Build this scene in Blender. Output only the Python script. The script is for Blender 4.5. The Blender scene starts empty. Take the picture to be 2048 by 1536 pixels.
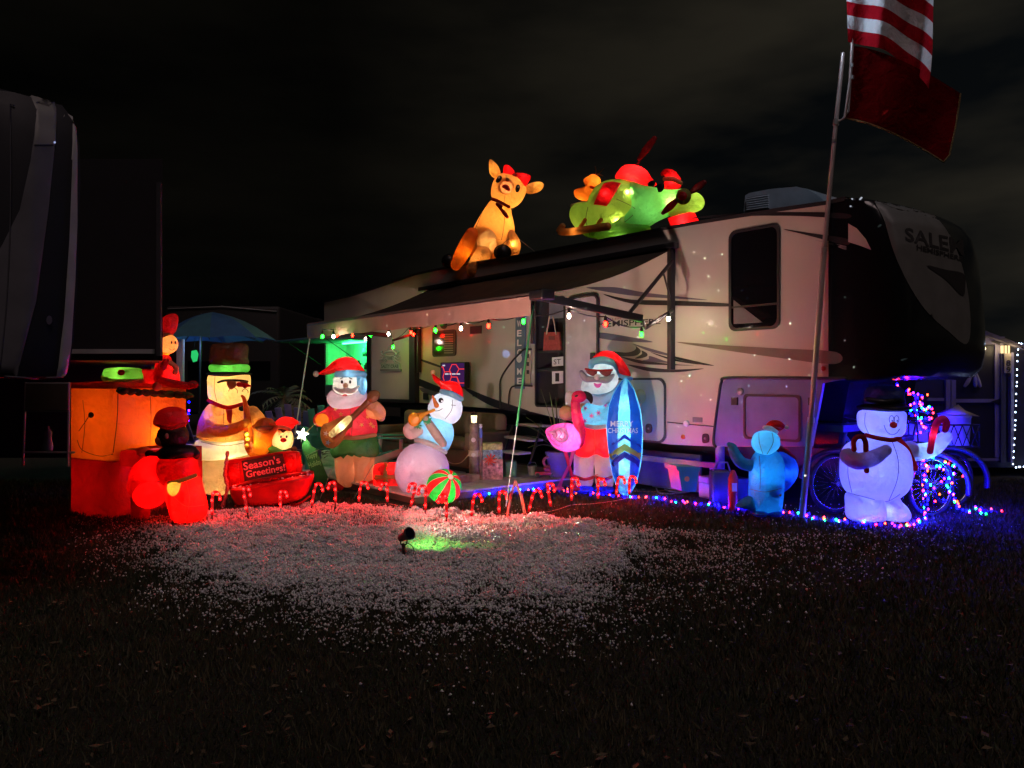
import bpy, bmesh, math, random
import numpy as np
from mathutils import Vector, Matrix, noise
from mathutils.bvhtree import BVHTree
from mathutils.geometry import delaunay_2d_cdt
random.seed(7); np.random.seed(7)
PI = math.pi
SC = bpy.context.scene
COL = SC.collection
F, CX, HY, CH = 1500.0, 1024.0, 760.0, 1.6      # focal length in photo pixels, centre, horizon row, camera height

# ------------------------------------------------------------------ camera, sky, added fill sun, exposure
cam = bpy.data.cameras.new('camera'); camo = bpy.data.objects.new('camera', cam); COL.objects.link(camo)
camo.location = (0, 0, CH); camo.rotation_euler = (PI/2, 0, 0)
cam.sensor_width = 36; cam.lens = F/2048*36; cam.shift_y = -(768-HY)/2048
cam.clip_start = 0.05; cam.clip_end = 800
SC.camera = camo
SC.view_settings.view_transform = 'Standard'; SC.view_settings.look = 'None'
SC.view_settings.exposure = 0; SC.view_settings.gamma = 1; SC.view_settings.use_curve_mapping = False
cy = SC.cycles
cy.use_denoising = True; cy.max_bounces = 8; cy.diffuse_bounces = 4; cy.glossy_bounces = 3; cy.transmission_bounces = 5
cy.transparent_max_bounces = 8; cy.caustics_reflective = False; cy.caustics_refractive = False
cy.sample_clamp_indirect = 6; cy.sample_clamp_direct = 40
cy.use_light_tree = True

def world():
    w = bpy.data.worlds.new('World'); SC.world = w; w.use_nodes = True
    nt = w.node_tree; nd = nt.nodes; lk = nt.links; nd.clear()
    out = nd.new('ShaderNodeOutputWorld'); bg = nd.new('ShaderNodeBackground')
    tc = nd.new('ShaderNodeTexCoord'); mp = nd.new('ShaderNodeMapping'); mp.inputs['Scale'].default_value = (1.0, 1.0, 3.2)
    mp.inputs['Location'].default_value = (0.35, 0.1, 0.0)
    nz = nd.new('ShaderNodeTexNoise'); nz.inputs['Scale'].default_value = 2.1; nz.inputs['Detail'].default_value = 5; nz.inputs['Roughness'].default_value = 0.5
    lk.new(tc.outputs['Generated'], mp.inputs['Vector']); lk.new(mp.outputs[0], nz.inputs['Vector'])
    # town glow: night clouds are brighter to the right of the street (+X) and fade to black on the left
    sx = nd.new('ShaderNodeSeparateXYZ'); lk.new(tc.outputs['Generated'], sx.inputs[0])
    mr = nd.new('ShaderNodeMapRange'); mr.inputs['From Min'].default_value = -0.22; mr.inputs['From Max'].default_value = 0.62
    mr.inputs['To Min'].default_value = 0.10; mr.inputs['To Max'].default_value = 1.0
    lk.new(sx.outputs['X'], mr.inputs['Value'])
    cr = nd.new('ShaderNodeValToRGB'); lk.new(nz.outputs['Fac'], cr.inputs[0])
    cr.color_ramp.elements[0].position = 0.38; cr.color_ramp.elements[0].color = (0.0025, 0.0032, 0.0038, 1)
    cr.color_ramp.elements[1].position = 0.64; cr.color_ramp.elements[1].color = (0.0235, 0.0205, 0.0145, 1)
    mx = nd.new('ShaderNodeVectorMath'); mx.operation = 'SCALE'
    lk.new(cr.outputs[0], mx.inputs[0]); lk.new(mr.outputs[0], mx.inputs['Scale'])
    lk.new(mx.outputs[0], bg.inputs['Color']); bg.inputs['Strength'].default_value = 1.0
    lk.new(bg.outputs[0], out.inputs[0])
world()

ml = bpy.data.lights.new('night_fill', 'SUN'); ml.energy = .40; ml.angle = math.radians(25); ml.color = (1, .74, .74)  # added fill sun that lifts foam and lawn, not a visible source
mo = bpy.data.objects.new('night_fill', ml); COL.objects.link(mo); mo.rotation_euler = Vector((-.20, .50, -.85)).to_track_quat('-Z', 'Y').to_euler()

# ------------------------------------------------------------------ geometry helpers
def W(px, py, D):
    return Vector(((px-CX)/F*D, D, CH+(HY-py)/F*D))
def ray(px, py):
    return Vector(((px-CX)/F, 1.0, (HY-py)/F))
CAM = Vector((0, 0, CH))
class Frame:
    """a vertical plane the parts of one thing are laid out in: o = a point, ang = turn about z (0 faces the camera)"""
    def __init__(s, o, ang=0.0):
        s.o = Vector(o); s.r = Vector((math.cos(ang), math.sin(ang), 0)); s.n = Vector((math.sin(ang), -math.cos(ang), 0)); s.z = Vector((0, 0, 1))
    def at(s, px, py, d=0.0):
        r = ray(px, py); o = s.o + s.n*d
        t = (o-CAM).dot(s.n)/r.dot(s.n)
        return CAM + r*t
    def uz(s, px, py, d=0.0):
        p = s.at(px, py, d)-s.o
        return (p.dot(s.r), p.z+s.o.z)
    def pt(s, u, z, d=0.0):
        p = s.o + s.r*u + s.n*d
        return Vector((p.x, p.y, z))
def cat_closed(P, k=6):
    n = len(P); out = []
    for i in range(n):
        p0, p1, p2, p3 = P[i-1], P[i], P[(i+1) % n], P[(i+2) % n]
        for j in range(k):
            t = j/k; t2 = t*t; t3 = t2*t
            out.append(tuple(0.5*((2*b)+(-a+c)*t+(2*a-5*b+4*c-d)*t2+(-a+3*b-3*c+d)*t3) for a, b, c, d in zip(p0, p1, p2, p3)))
    return out
def cat_open(P, k=6):
    Q = [P[0]]+list(P)+[P[-1]]; out = []
    for i in range(1, len(Q)-2):
        p0, p1, p2, p3 = Q[i-1], Q[i], Q[i+1], Q[i+2]
        for j in range(k):
            t = j/k; t2 = t*t; t3 = t2*t
            out.append(tuple(0.5*((2*b)+(-a+c)*t+(2*a-5*b+4*c-d)*t2+(-a+3*b-3*c+d)*t3) for a, b, c, d in zip(p0, p1, p2, p3)))
    out.append(tuple(P[-1])); return out

def raw(name, V, FA, mat, parent=None, smooth=True, origin=None):
    o = origin if origin is not None else (Vector(parent.get('_o', (0, 0, 0))) if parent else Vector((0, 0, 0)))
    o = Vector(o)
    me = bpy.data.meshes.new(name)
    me.from_pydata([tuple(Vector(v)-o) for v in V], [], FA)
    if mat: me.materials.append(mat)
    if smooth: me.polygons.foreach_set('use_smooth', [True]*len(me.polygons))
    me.update()
    ob = bpy.data.objects.new(name, me); COL.objects.link(ob)
    if parent: ob.parent = parent
    else: ob.location = o
    ob['_o'] = tuple(o)
    return ob
def fixn(ob, sharp=True, ang=40):
    bm = bmesh.new(); bm.from_mesh(ob.data)
    bmesh.ops.recalc_face_normals(bm, faces=bm.faces)
    if sharp:
        for e in bm.edges:
            if len(e.link_faces) == 2 and e.calc_face_angle(0) > math.radians(ang): e.smooth = False
    bm.to_mesh(ob.data); bm.free(); return ob
def tag(o, label=None, cat=None, group=None, kind=None):
    if label: o['label'] = label
    if cat: o['category'] = cat
    if group: o['group'] = group
    if kind: o['kind'] = kind
    return o
def thing(name, label, cat, o, group=None):
    e = bpy.data.objects.new(name, None); COL.objects.link(e); e.location = o; e.empty_display_size = .1
    e['_o'] = tuple(o); return tag(e, label, cat, group)

def puff(name, fr, pts, t, mat, parent, d=0.0, k=6, rings=9, pw=2.4, cen=None, flat=1.0, back=True, smoothp=True):
    P = cat_closed(pts, k) if smoothp else [tuple(map(float, p)) for p in pts]
    cx = sum(p[0] for p in P)/len(P) if cen is None else cen[0]; cyy = sum(p[1] for p in P)/len(P) if cen is None else cen[1]
    P3 = [fr.at(x, y, d) for x, y in P]; C = fr.at(cx, cyy, d); n = len(P)
    V, FA = list(P3), []
    for side in ((1, -1) if back else (1,)):
        prev = list(range(n))
        for j in range(1, rings):
            s = math.cos(PI/2*j/rings); off = t*(1-s**pw)**0.5*side
            base = len(V); V += [C+(p-C)*s+fr.n*off for p in P3]; cur = list(range(base, base+n))
            for i in range(n):
                q = (prev[i], prev[(i+1) % n], cur[(i+1) % n], cur[i]); FA.append(q if side > 0 else q[::-1])
            prev = cur
        c = len(V); V.append(C+fr.n*t*side)
        for i in range(n):
            q = (prev[i], prev[(i+1) % n], c); FA.append(q if side > 0 else q[::-1])
    return fixn(raw(name, V, FA, mat, parent), sharp=False)

def tube3(name, pts, radii, mat, parent, seg=10, closed=False, caps=True, smooth=True, flat=None, origin=None):
    n = len(pts); pts = [Vector(p) for p in pts]; V, FA = [], []
    T = []
    for i in range(n):
        a = pts[(i-1) % n] if closed or i > 0 else pts[0]; b = pts[(i+1) % n] if closed or i < n-1 else pts[-1]
        v = (b-a); T.append(v.normalized() if v.length > 1e-9 else Vector((0, 0, 1)))
    up = Vector((0, 1, 0)) if abs(T[0].y) < .9 else Vector((1, 0, 0))
    X = (up-T[0]*up.dot(T[0])).normalized(); rows = []
    def ring(c, X, Y, r): 
        b = len(V)
        for s in range(seg):
            a = 2*PI*s/seg; V.append(c+X*(math.cos(a)*r*(flat or 1))+Y*(math.sin(a)*r))
        rows.append(b)
    for i in range(n):
        X = (X-T[i]*X.dot(T[i])); X = X.normalized() if X.length > 1e-6 else T[i].orthogonal().normalized()
        Y = T[i].cross(X); r = radii[i] if hasattr(radii, '__len__') else radii
        if caps and not closed and i == 0 and seg > 5:
            for a in (.25, .55, .85): ring(pts[0]-T[0]*r*math.cos(a*PI/2)*.98, X, Y, r*math.sin(a*PI/2))
        ring(pts[i], X, Y, r)
        if caps and not closed and i == n-1 and seg > 5:
            for a in (.85, .55, .25): ring(pts[i]+T[i]*r*math.cos(a*PI/2)*.98, X, Y, r*math.sin(a*PI/2))
    R = len(rows)
    for i in range(R if closed else R-1):
        a, b = rows[i], rows[(i+1) % R]
        for s in range(seg): FA.append((a+s, a+(s+1) % seg, b+(s+1) % seg, b+s))
    if not closed and caps:
        FA.append(tuple(rows[0]+s for s in range(seg))[::-1]); FA.append(tuple(rows[-1]+s for s in range(seg)))
    return fixn(raw(name, V, FA, mat, parent, smooth, origin), sharp=False)
def tube(name, fr, pts, mat, parent, d=0.0, k=5, seg=14, flat=None, caps=True):
    """pts: (px, py, r_px[, extra depth])"""
    P = cat_open([tuple(p[:3])+((p[3] if len(p) > 3 else 0.0),) for p in pts], k)
    Q = [fr.at(p[0], p[1], d+p[3]) for p in P]
    R = [max(.002, p[2]*q.y/F) for p, q in zip(P, Q)]
    return tube3(name, Q, R, mat, parent, seg, flat=flat, caps=caps)
def ball(name, fr, x, y, rx, ry, mat, parent, d=0.0, t=None, rot=0.0, seg=24, rings=14, pw=2.0):
    C = fr.at(x, y, d); s = C.y/F; a, b = rx*s, ry*s; t = t if t is not None else (a+b)/2
    V, FA = [], []; c, sn = math.cos(-rot), math.sin(-rot)
    def P(u, w, dd): return C + fr.r*(u*c-w*sn) + fr.z*(u*sn+w*c) + fr.n*dd
    for i in range(1, rings):
        th = PI*i/rings
        for j in range(seg):
            ph = 2*PI*j/seg; V.append(P(a*math.sin(th)*math.cos(ph), b*math.cos(th), t*math.sin(th)*math.sin(ph)))
    top, bot = len(V), len(V)+1; V += [P(0, b, 0), P(0, -b, 0)]
    for i in range(rings-2):
        for j in range(seg): FA.append((i*seg+j, i*seg+(j+1) % seg, (i+1)*seg+(j+1) % seg, (i+1)*seg+j))
    for j in range(seg): FA.append((top, (j+1) % seg, j)); FA.append((bot, (rings-2)*seg+j, (rings-2)*seg+(j+1) % seg))
    return fixn(raw(name, V, FA, mat, parent), sharp=False)

_bv = {}
def bvh(obs):
    key = tuple(o.name for o in obs)
    if key not in _bv:
        V, FA = [], []
        for o in obs:
            b = len(V); off = Vector(o['_o'])
            V += [v.co+off for v in o.data.vertices]; FA += [tuple(b+i for i in p.vertices) for p in o.data.polygons]
        _bv[key] = BVHTree.FromPolygons(V, FA)
    return _bv[key]
def hit(bv, px, py, off):
    r = ray(px, py).normalized()
    l, nn, _, _ = bv.ray_cast(CAM, r)
    if l is None:
        l, nn, _, _ = bv.find_nearest(CAM+r*_lastd[0]); 
    else: _lastd[0] = (l-CAM).length
    if nn.dot(r) > 0: nn = -nn
    return l + nn*off
_lastd = [10.0]
def cdt(P, holes=(), step=None):
    pts = [Vector(p[:2]) for p in P]; n = len(pts); E = [(i, (i+1) % n) for i in range(n)]
    for h in holes:
        b = len(pts); m = len(h); pts += [Vector(q[:2]) for q in h]; E += [(b+i, b+(i+1) % m) for i in range(m)]
    if step:
        xs = [p.x for p in pts]; ys = [p.y for p in pts]
        y = min(ys)+step/2; r = 0
        while y < max(ys):
            x = min(xs)+(step/2 if r % 2 else step*.1)
            while x < max(xs): pts.append(Vector((x, y))); x += step
            y += step*.87; r += 1
    v, _, f, *_ = delaunay_2d_cdt(pts, E, [], 2 if holes else 1, 1e-5)
    if holes: return v, [t for t in f]
    return v, f
def inpoly(x, y, P):
    c = False; j = len(P)-1
    for i in range(len(P)):
        if (P[i][1] > y) != (P[j][1] > y) and x < (P[j][0]-P[i][0])*(y-P[i][1])/(P[j][1]-P[i][1])+P[i][0]: c = not c
        j = i
    return c
def decal(name, pts, on, mat, parent, off=.004, sm=True, k=5, step=None):
    """a thin printed or sewn patch laid on the surface of parts `on`"""
    P = cat_closed(pts, k) if sm else pts
    xs = [p[0] for p in P]; ys = [p[1] for p in P]
    step = step or max(1.2, max(max(xs)-min(xs), max(ys)-min(ys))/7)
    v, f = cdt(P, step=step); bv = bvh(on)
    _lastd[0] = (bv.find_nearest(CAM+ray(sum(xs)/len(xs), sum(ys)/len(ys))*10)[0]-CAM).length
    V = [hit(bv, p.x, p.y, off) for p in v]
    FA = [t for t in f if inpoly(sum(v[i].x for i in t)/len(t), sum(v[i].y for i in t)/len(t), P)]
    ob = raw(name, V, FA, mat, parent)
    return ob
def disc(name, x, y, rx, ry, on, mat, parent, off=.004, rot=0.0, n=14):
    c, s = math.cos(rot), math.sin(rot)
    return decal(name, [(x+rx*math.cos(a)*c-ry*math.sin(a)*s, y+rx*math.cos(a)*s+ry*math.sin(a)*c) for a in [2*PI*i/n for i in range(n)]], on, mat, parent, off, sm=False)
def seam(name, pts, w, on, mat, parent, off=.002, k=5):
    P = cat_open(pts, k); bv = bvh(on)
    Q = [hit(bv, x, y, off) for x, y in P]
    return tube3(name, Q, w*Q[0].y/F/2, mat, parent, seg=5)
def flower(x, y, r, n, on, mat, parent, off=.004, rot=0.0, inner=.4, name='flower'):
    P = []
    for i in range(n*2):
        a = PI*i/n+rot; q = r if i % 2 == 0 else r*inner; P.append((x+q*math.cos(a), y+q*math.sin(a)))
    return decal(name, P, on, mat, parent, off, sm=False)
def textmesh(s, extrude=0.0, bold=0.0, spacing=1.0):
    cu = bpy.data.curves.new('t', 'FONT'); cu.body = s; cu.extrude = extrude; cu.offset = bold; cu.space_character = spacing; cu.resolution_u = 3
    ob = bpy.data.objects.new('t', cu); COL.objects.link(ob)
    dg = bpy.context.evaluated_depsgraph_get(); me = bpy.data.meshes.new_from_object(ob.evaluated_get(dg))
    bpy.data.objects.remove(ob); bpy.data.curves.remove(cu)
    V = [tuple(v.co) for v in me.vertices]; FA = [tuple(p.vertices) for p in me.polygons]; bpy.data.meshes.remove(me)
    x0 = min(v[0] for v in V); x1 = max(v[0] for v in V); y0 = min(v[1] for v in V); y1 = max(v[1] for v in V)
    return [((v[0]-x0)/(x1-x0), (v[1]-y0)/(y1-y0), v[2]) for v in V], FA
def text(name, s, quad, on, mat, parent, off=.004, bold=0.0, arch=0.0):
    """quad: px corners bottom-left, bottom-right, top-right, top-left; laid on the surface"""
    V, FA = textmesh(s, 0, bold); bv = bvh(on); bl, br, tr, tl = [Vector(q) for q in quad]; O = []
    for x, y, _ in V:
        p = (bl*(1-x)+br*x)*(1-y)+(tl*(1-x)+tr*x)*y; O.append(hit(bv, p.x, p.y-arch*math.sin(PI*x), off))
    return raw(name, O, FA, mat, parent, smooth=False)

def box3(name, c, X, Y, Z, mat, parent=None, bev=0.0, seg=2, origin=None):
    """box with centre c and half-extent vectors X, Y, Z"""
    c, X, Y, Z = map(Vector, (c, X, Y, Z)); bm = bmesh.new()
    vs = [bm.verts.new(c+X*a+Y*b+Z*d) for a in (-1, 1) for b in (-1, 1) for d in (-1, 1)]
    for q in ((0, 1, 3, 2), (4, 6, 7, 5), (0, 4, 5, 1), (2, 3, 7, 6), (0, 2, 6, 4), (1, 5, 7, 3)): bm.faces.new([vs[i] for i in q])
    bmesh.ops.recalc_face_normals(bm, faces=bm.faces)
    if bev: bmesh.ops.bevel(bm, geom=bm.edges[:], offset=bev, segments=seg, profile=.5, affect='EDGES')
    bm.verts.index_update(); V = [v.co.copy() for v in bm.verts]; FA = [tuple(v.index for v in f.verts) for f in bm.faces]; bm.free()
    ob = raw(name, V, FA, mat, parent, smooth=bool(bev), origin=origin)
    return fixn(ob, ang=50) if bev else ob
def boxw(name, x0, x1, y0, y1, z0, z1, mat, parent=None, bev=0.0, rz=0.0, piv=None, origin=None):
    c = Vector(((x0+x1)/2, (y0+y1)/2, (z0+z1)/2)); R = Matrix.Rotation(rz, 3, 'Z')
    if piv is not None: pv = Vector(piv); c = pv + R@(c-pv)
    return box3(name, c, R@Vector(((x1-x0)/2, 0, 0)), R@Vector((0, (y1-y0)/2, 0)), (0, 0, (z1-z0)/2), mat, parent, bev, origin=origin)
def bar(name, a, b, r, mat, parent=None, seg=8, origin=None):
    return tube3(name, [a, b], [r, r], mat, parent, seg=seg, origin=origin)
def prism(name, P3, ext, mat, parent=None, smooth=False, origin=None):
    """planar outline P3 (world) pushed along vector ext"""
    P3 = [Vector(p) for p in P3]; ext = Vector(ext); n = len(P3)
    nn = Vector((0, 0, 0))
    for i in range(n): nn += P3[i].cross(P3[(i+1) % n])
    nn.normalize(); ax = (P3[1]-P3[0]).normalized(); ay = nn.cross(ax)
    v, f = cdt([((p-P3[0]).dot(ax), (p-P3[0]).dot(ay)) for p in P3])
    V = [P3[0]+ax*q.x+ay*q.y for q in v]; m = len(V); V2 = V+[p+ext for p in V]
    FA = [tuple(t) for t in f]+[tuple(i+m for i in t)[::-1] for t in f]
    b = len(V2); V2 += P3+[p+ext for p in P3]
    for i in range(n): FA.append((b+i, b+(i+1) % n, b+n+(i+1) % n, b+n+i))
    ob = raw(name, V2, FA, mat, parent, smooth=False, origin=origin)
    bm = bmesh.new(); bm.from_mesh(ob.data); bmesh.ops.remove_doubles(bm, verts=bm.verts, dist=1e-5); bmesh.ops.recalc_face_normals(bm, faces=bm.faces); bm.to_mesh(ob.data); bm.free()
    return ob
def lathe(name, c, prof, mat, parent=None, seg=24, axis=(0, 0, 1), origin=None, smooth=True, sy=1.0):
    c = Vector(c); A = Vector(axis).normalized(); X = A.orthogonal().normalized(); Y = A.cross(X); V, FA = [], []
    for r, h in prof:
        for s in range(seg):
            a = 2*PI*s/seg; V.append(c+A*h+X*r*math.cos(a)+Y*r*math.sin(a)*sy)
    for i in range(len(prof)-1):
        for s in range(seg): FA.append((i*seg+s, i*seg+(s+1) % seg, (i+1)*seg+(s+1) % seg, (i+1)*seg+s))
    if prof[0][0] > 1e-4: FA.append(tuple(range(seg))[::-1])
    if prof[-1][0] > 1e-4: FA.append(tuple((len(prof)-1)*seg+s for s in range(seg)))
    ob = raw(name, V, FA, mat, parent, smooth, origin)
    bm = bmesh.new(); bm.from_mesh(ob.data); bmesh.ops.remove_doubles(bm, verts=bm.verts, dist=1e-5); bm.to_mesh(ob.data); bm.free()
    return fixn(ob, ang=45)
def lamp(parent, p, power, col, r=.04, name='lamp_light', kind='POINT', **kw):
    l = bpy.data.lights.new(name, kind); l.energy = power; l.color = col; l.shadow_soft_size = r
    for a, b in kw.items(): setattr(l, a, b)
    o = bpy.data.objects.new(name, l); COL.objects.link(o)
    off = Vector(parent['_o']) if parent else Vector((0, 0, 0))
    o.location = Vector(p)-off
    if parent: o.parent = parent
    return o

# ------------------------------------------------------------------ materials
_m = {}
def nodes(name):
    m = bpy.data.materials.new(name); m.use_nodes = True; nt = m.node_tree; nt.nodes.clear()
    return m, nt, nt.nodes, nt.links, nt.nodes.new('ShaderNodeOutputMaterial')
def pbr(name, col, rough=.5, metal=0.0, var=.12, scale=6.0, bump=.0, bscale=60.0, coat=0.0, spec=.5, trans=0.0):
    if name in _m: return _m[name]
    m, nt, nd, lk, out = nodes(name); b = nd.new('ShaderNodeBsdfPrincipled'); lk.new(b.outputs[0], out.inputs[0])
    tc = nd.new('ShaderNodeTexCoord'); nz = nd.new('ShaderNodeTexNoise'); nz.inputs['Scale'].default_value = scale; nz.inputs['Detail'].default_value = 6
    lk.new(tc.outputs['Object'], nz.inputs['Vector'])
    cr = nd.new('ShaderNodeValToRGB'); cr.color_ramp.elements[0].position = .3; cr.color_ramp.elements[1].position = .7
    cr.color_ramp.elements[0].color = tuple(c*(1-var) for c in col)+(1,); cr.color_ramp.elements[1].color = tuple(min(1, c*(1+var)) for c in col)+(1,)
    lk.new(nz.outputs['Fac'], cr.inputs[0]); lk.new(cr.outputs[0], b.inputs['Base Color'])
    b.inputs['Roughness'].default_value = rough; b.inputs['Metallic'].default_value = metal; b.inputs['Coat Weight'].default_value = coat
    b.inputs['Specular IOR Level'].default_value = spec; b.inputs['Transmission Weight'].default_value = trans
    if bump:
        n2 = nd.new('ShaderNodeTexNoise'); n2.inputs['Scale'].default_value = bscale; n2.inputs['Detail'].default_value = 4; lk.new(tc.outputs['Object'], n2.inputs['Vector'])
        bp = nd.new('ShaderNodeBump'); bp.inputs['Strength'].default_value = bump; bp.inputs['Distance'].default_value = .02
        lk.new(n2.outputs['Fac'], bp.inputs['Height']); lk.new(bp.outputs[0], b.inputs['Normal'])
    _m[name] = m; return m
def fab(name, col, tr=.6, wr=.5, gs=.05):
    """thin nylon of an inflatable: the lamps inside shine through it"""
    if name in _m: return _m[name]
    m, nt, nd, lk, out = nodes(name)
    tc = nd.new('ShaderNodeTexCoord')
    n1 = nd.new('ShaderNodeTexNoise'); n1.inputs['Scale'].default_value = 5; n1.inputs['Detail'].default_value = 5; n1.inputs['Distortion'].default_value = .8
    lk.new(tc.outputs['Object'], n1.inputs['Vector'])
    n2 = nd.new('ShaderNodeTexNoise'); n2.inputs['Scale'].default_value = 22; n2.inputs['Detail'].default_value = 3; lk.new(tc.outputs['Object'], n2.inputs['Vector'])
    ad = nd.new('ShaderNodeMath'); ad.operation = 'MULTIPLY_ADD'; ad.inputs[1].default_value = .25
    lk.new(n2.outputs['Fac'], ad.inputs[0]); lk.new(n1.outputs['Fac'], ad.inputs[2])
    bp = nd.new('ShaderNodeBump'); bp.inputs['Strength'].default_value = wr; bp.inputs['Distance'].default_value = .12; lk.new(ad.outputs[0], bp.inputs['Height'])
    cr = nd.new('ShaderNodeValToRGB'); cr.color_ramp.elements[0].position = .3; cr.color_ramp.elements[1].position = .7
    cr.color_ramp.elements[0].color = tuple(c*.86 for c in col)+(1,); cr.color_ramp.elements[1].color = tuple(col)+(1,)
    lk.new(n1.outputs['Fac'], cr.inputs[0])
    df = nd.new('ShaderNodeBsdfDiffuse'); ts = nd.new('ShaderNodeBsdfTranslucent'); gl = nd.new('ShaderNodeBsdfGlossy'); gl.inputs['Roughness'].default_value = .38
    gl.inputs['Color'].default_value = (.6, .6, .6, 1)
    for x in (df, ts): lk.new(cr.outputs[0], x.inputs['Color'])
    for x in (df, ts, gl): lk.new(bp.outputs[0], x.inputs['Normal'])
    m1 = nd.new('ShaderNodeMixShader'); m1.inputs[0].default_value = tr; lk.new(df.outputs[0], m1.inputs[1]); lk.new(ts.outputs[0], m1.inputs[2])
    m2 = nd.new('ShaderNodeMixShader'); m2.inputs[0].default_value = gs; lk.new(m1.outputs[0], m2.inputs[1]); lk.new(gl.outputs[0], m2.inputs[2])
    lk.new(m2.outputs[0], out.inputs[0]); _m[name] = m; return m
def emit(name, col, s):
    if name in _m: return _m[name]
    m, nt, nd, lk, out = nodes(name); e = nd.new('ShaderNodeEmission'); e.inputs[0].default_value = tuple(col)+(1,); e.inputs[1].default_value = s
    lk.new(e.outputs[0], out.inputs[0]); _m[name] = m; return m
def glass(name, col=(.004, .004, .006), rough=.06):
    return pbr(name, col, rough=rough, var=.05, spec=.35)

WHITE = fab('nylon_white', (.86, .86, .84)); RED = fab('nylon_red', (.80, .012, .016), .62); SHIRT = fab('nylon_rose', (.75, .05, .09), .5)
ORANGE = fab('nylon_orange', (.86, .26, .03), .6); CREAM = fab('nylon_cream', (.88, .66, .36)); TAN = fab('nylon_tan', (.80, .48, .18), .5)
PEACH = fab('nylon_peach', (.86, .45, .24), .5); BROWN = fab('nylon_brown', (.34, .13, .05), .4); BLACKF = fab('nylon_black', (.012, .011, .012), .2, .2)
GREENF = fab('nylon_green', (.16, .62, .10), .6); LIME = fab('nylon_lime', (.48, .66, .16), .6); DGREEN = fab('nylon_dark_green', (.05, .16, .05), .45)
CYAN = fab('nylon_cyan', (.16, .62, .86), .6); BLUE = fab('nylon_blue', (.02, .20, .80), .6); NAVY = fab('nylon_navy', (.02, .05, .42), .5)
SKYB = fab('nylon_sky_blue', (.30, .66, .85), .55); PINK = fab('nylon_pink', (.90, .12, .42), .55); HOT = fab('nylon_hot_pink', (.88, .03, .16), .5)
OLIVE = fab('nylon_olive', (.34, .30, .06), .5); GOLD = fab('nylon_gold', (.85, .40, .03), .5); DRED = fab('nylon_dark_red', (.42, .006, .01), .5)
GREYF = fab('nylon_grey', (.40, .38, .44), .4); TURQ = fab('nylon_turquoise', (.04, .42, .62), .5)
INK = pbr('black_print', (.015, .013, .013), .6, var=.1); WPRINT = pbr('white_print', (.8, .8, .78), .6, var=.03); RPRINT = pbr('red_print', (.7, .02, .02), .6, var=.05)
PPRINT = pbr('pink_print', (.75, .08, .35), .6, var=.05); YPRINT = pbr('yellow_print', (.8, .55, .12), .6, var=.05); SEAM = pbr('seam_thread', (.12, .08, .05), .7)
METAL = pbr('grey_metal', (.35, .35, .36), .35, .8); STEEL = pbr('brushed_steel', (.6, .58, .56), .3, .9); BLACK = pbr('black_plastic', (.012, .012, .013), .45)
RUBBER = pbr('tyre_rubber', (.015, .015, .016), .8); WOOD = pbr('weathered_wood', (.22, .15, .09), .75, var=.35, scale=14, bump=.4)

# ------------------------------------------------------------------ ground, foam snow, grass
def ground():
    m, nt, nd, lk, out = nodes('lawn_soil'); b = nd.new('ShaderNodeBsdfPrincipled'); lk.new(b.outputs[0], out.inputs[0])
    tc = nd.new('ShaderNodeTexCoord'); n1 = nd.new('ShaderNodeTexNoise'); n1.inputs['Scale'].default_value = 1.3; n1.inputs['Detail'].default_value = 8
    n2 = nd.new('ShaderNodeTexNoise'); n2.inputs['Scale'].default_value = 45; n2.inputs['Detail'].default_value = 6
    for n in (n1, n2): lk.new(tc.outputs['Object'], n.inputs['Vector'])
    c1 = nd.new('ShaderNodeValToRGB'); c1.color_ramp.elements[0].position = .35; c1.color_ramp.elements[1].position = .65
    c1.color_ramp.elements[0].color = (.014, .016, .006, 1); c1.color_ramp.elements[1].color = (.030, .020, .011, 1); lk.new(n1.outputs['Fac'], c1.inputs[0])
    c2 = nd.new('ShaderNodeValToRGB'); c2.color_ramp.elements[0].position = .35; c2.color_ramp.elements[0].color = (.35, .35, .35, 1); c2.color_ramp.elements[1].position = .7; lk.new(n2.outputs['Fac'], c2.inputs[0])
    mx = nd.new('ShaderNodeMix'); mx.data_type = 'RGBA'; mx.blend_type = 'MULTIPLY'; mx.inputs[0].default_value = 1
    lk.new(c1.outputs[0], mx.inputs[6]); lk.new(c2.outputs[0], mx.inputs[7]); lk.new(mx.outputs[2], b.inputs['Base Color']); b.inputs['Roughness'].default_value = .95
    bp = nd.new('ShaderNodeBump'); bp.inputs['Strength'].default_value = .8; bp.inputs['Distance'].default_value = .03; lk.new(n2.outputs['Fac'], bp.inputs['Height']); lk.new(bp.outputs[0], b.inputs['Normal'])
    V = []; FA = []; xs = list(np.linspace(-15, 15, 121)); ys = list(np.linspace(1, 17, 65))
    for y in ys:
        for x in xs: V.append((x, y, .018*noise.noise(Vector((x*.9, y*.9, 0)))+.008*noise.noise(Vector((x*4, y*4, 3)))-.01))
    nx = len(xs)
    for j in range(len(ys)-1):
        for i in range(nx-1): FA.append((j*nx+i, j*nx+i+1, (j+1)*nx+i+1, (j+1)*nx+i))
    tag(raw('lawn', V, FA, m), kind='structure')
    tag(raw('ground', [(-300, -100, -.035), (300, -100, -.035), (300, 500, -.035), (-300, 500, -.035)], [(0, 1, 2, 3)], m, smooth=False), kind='structure')
ground()

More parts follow.
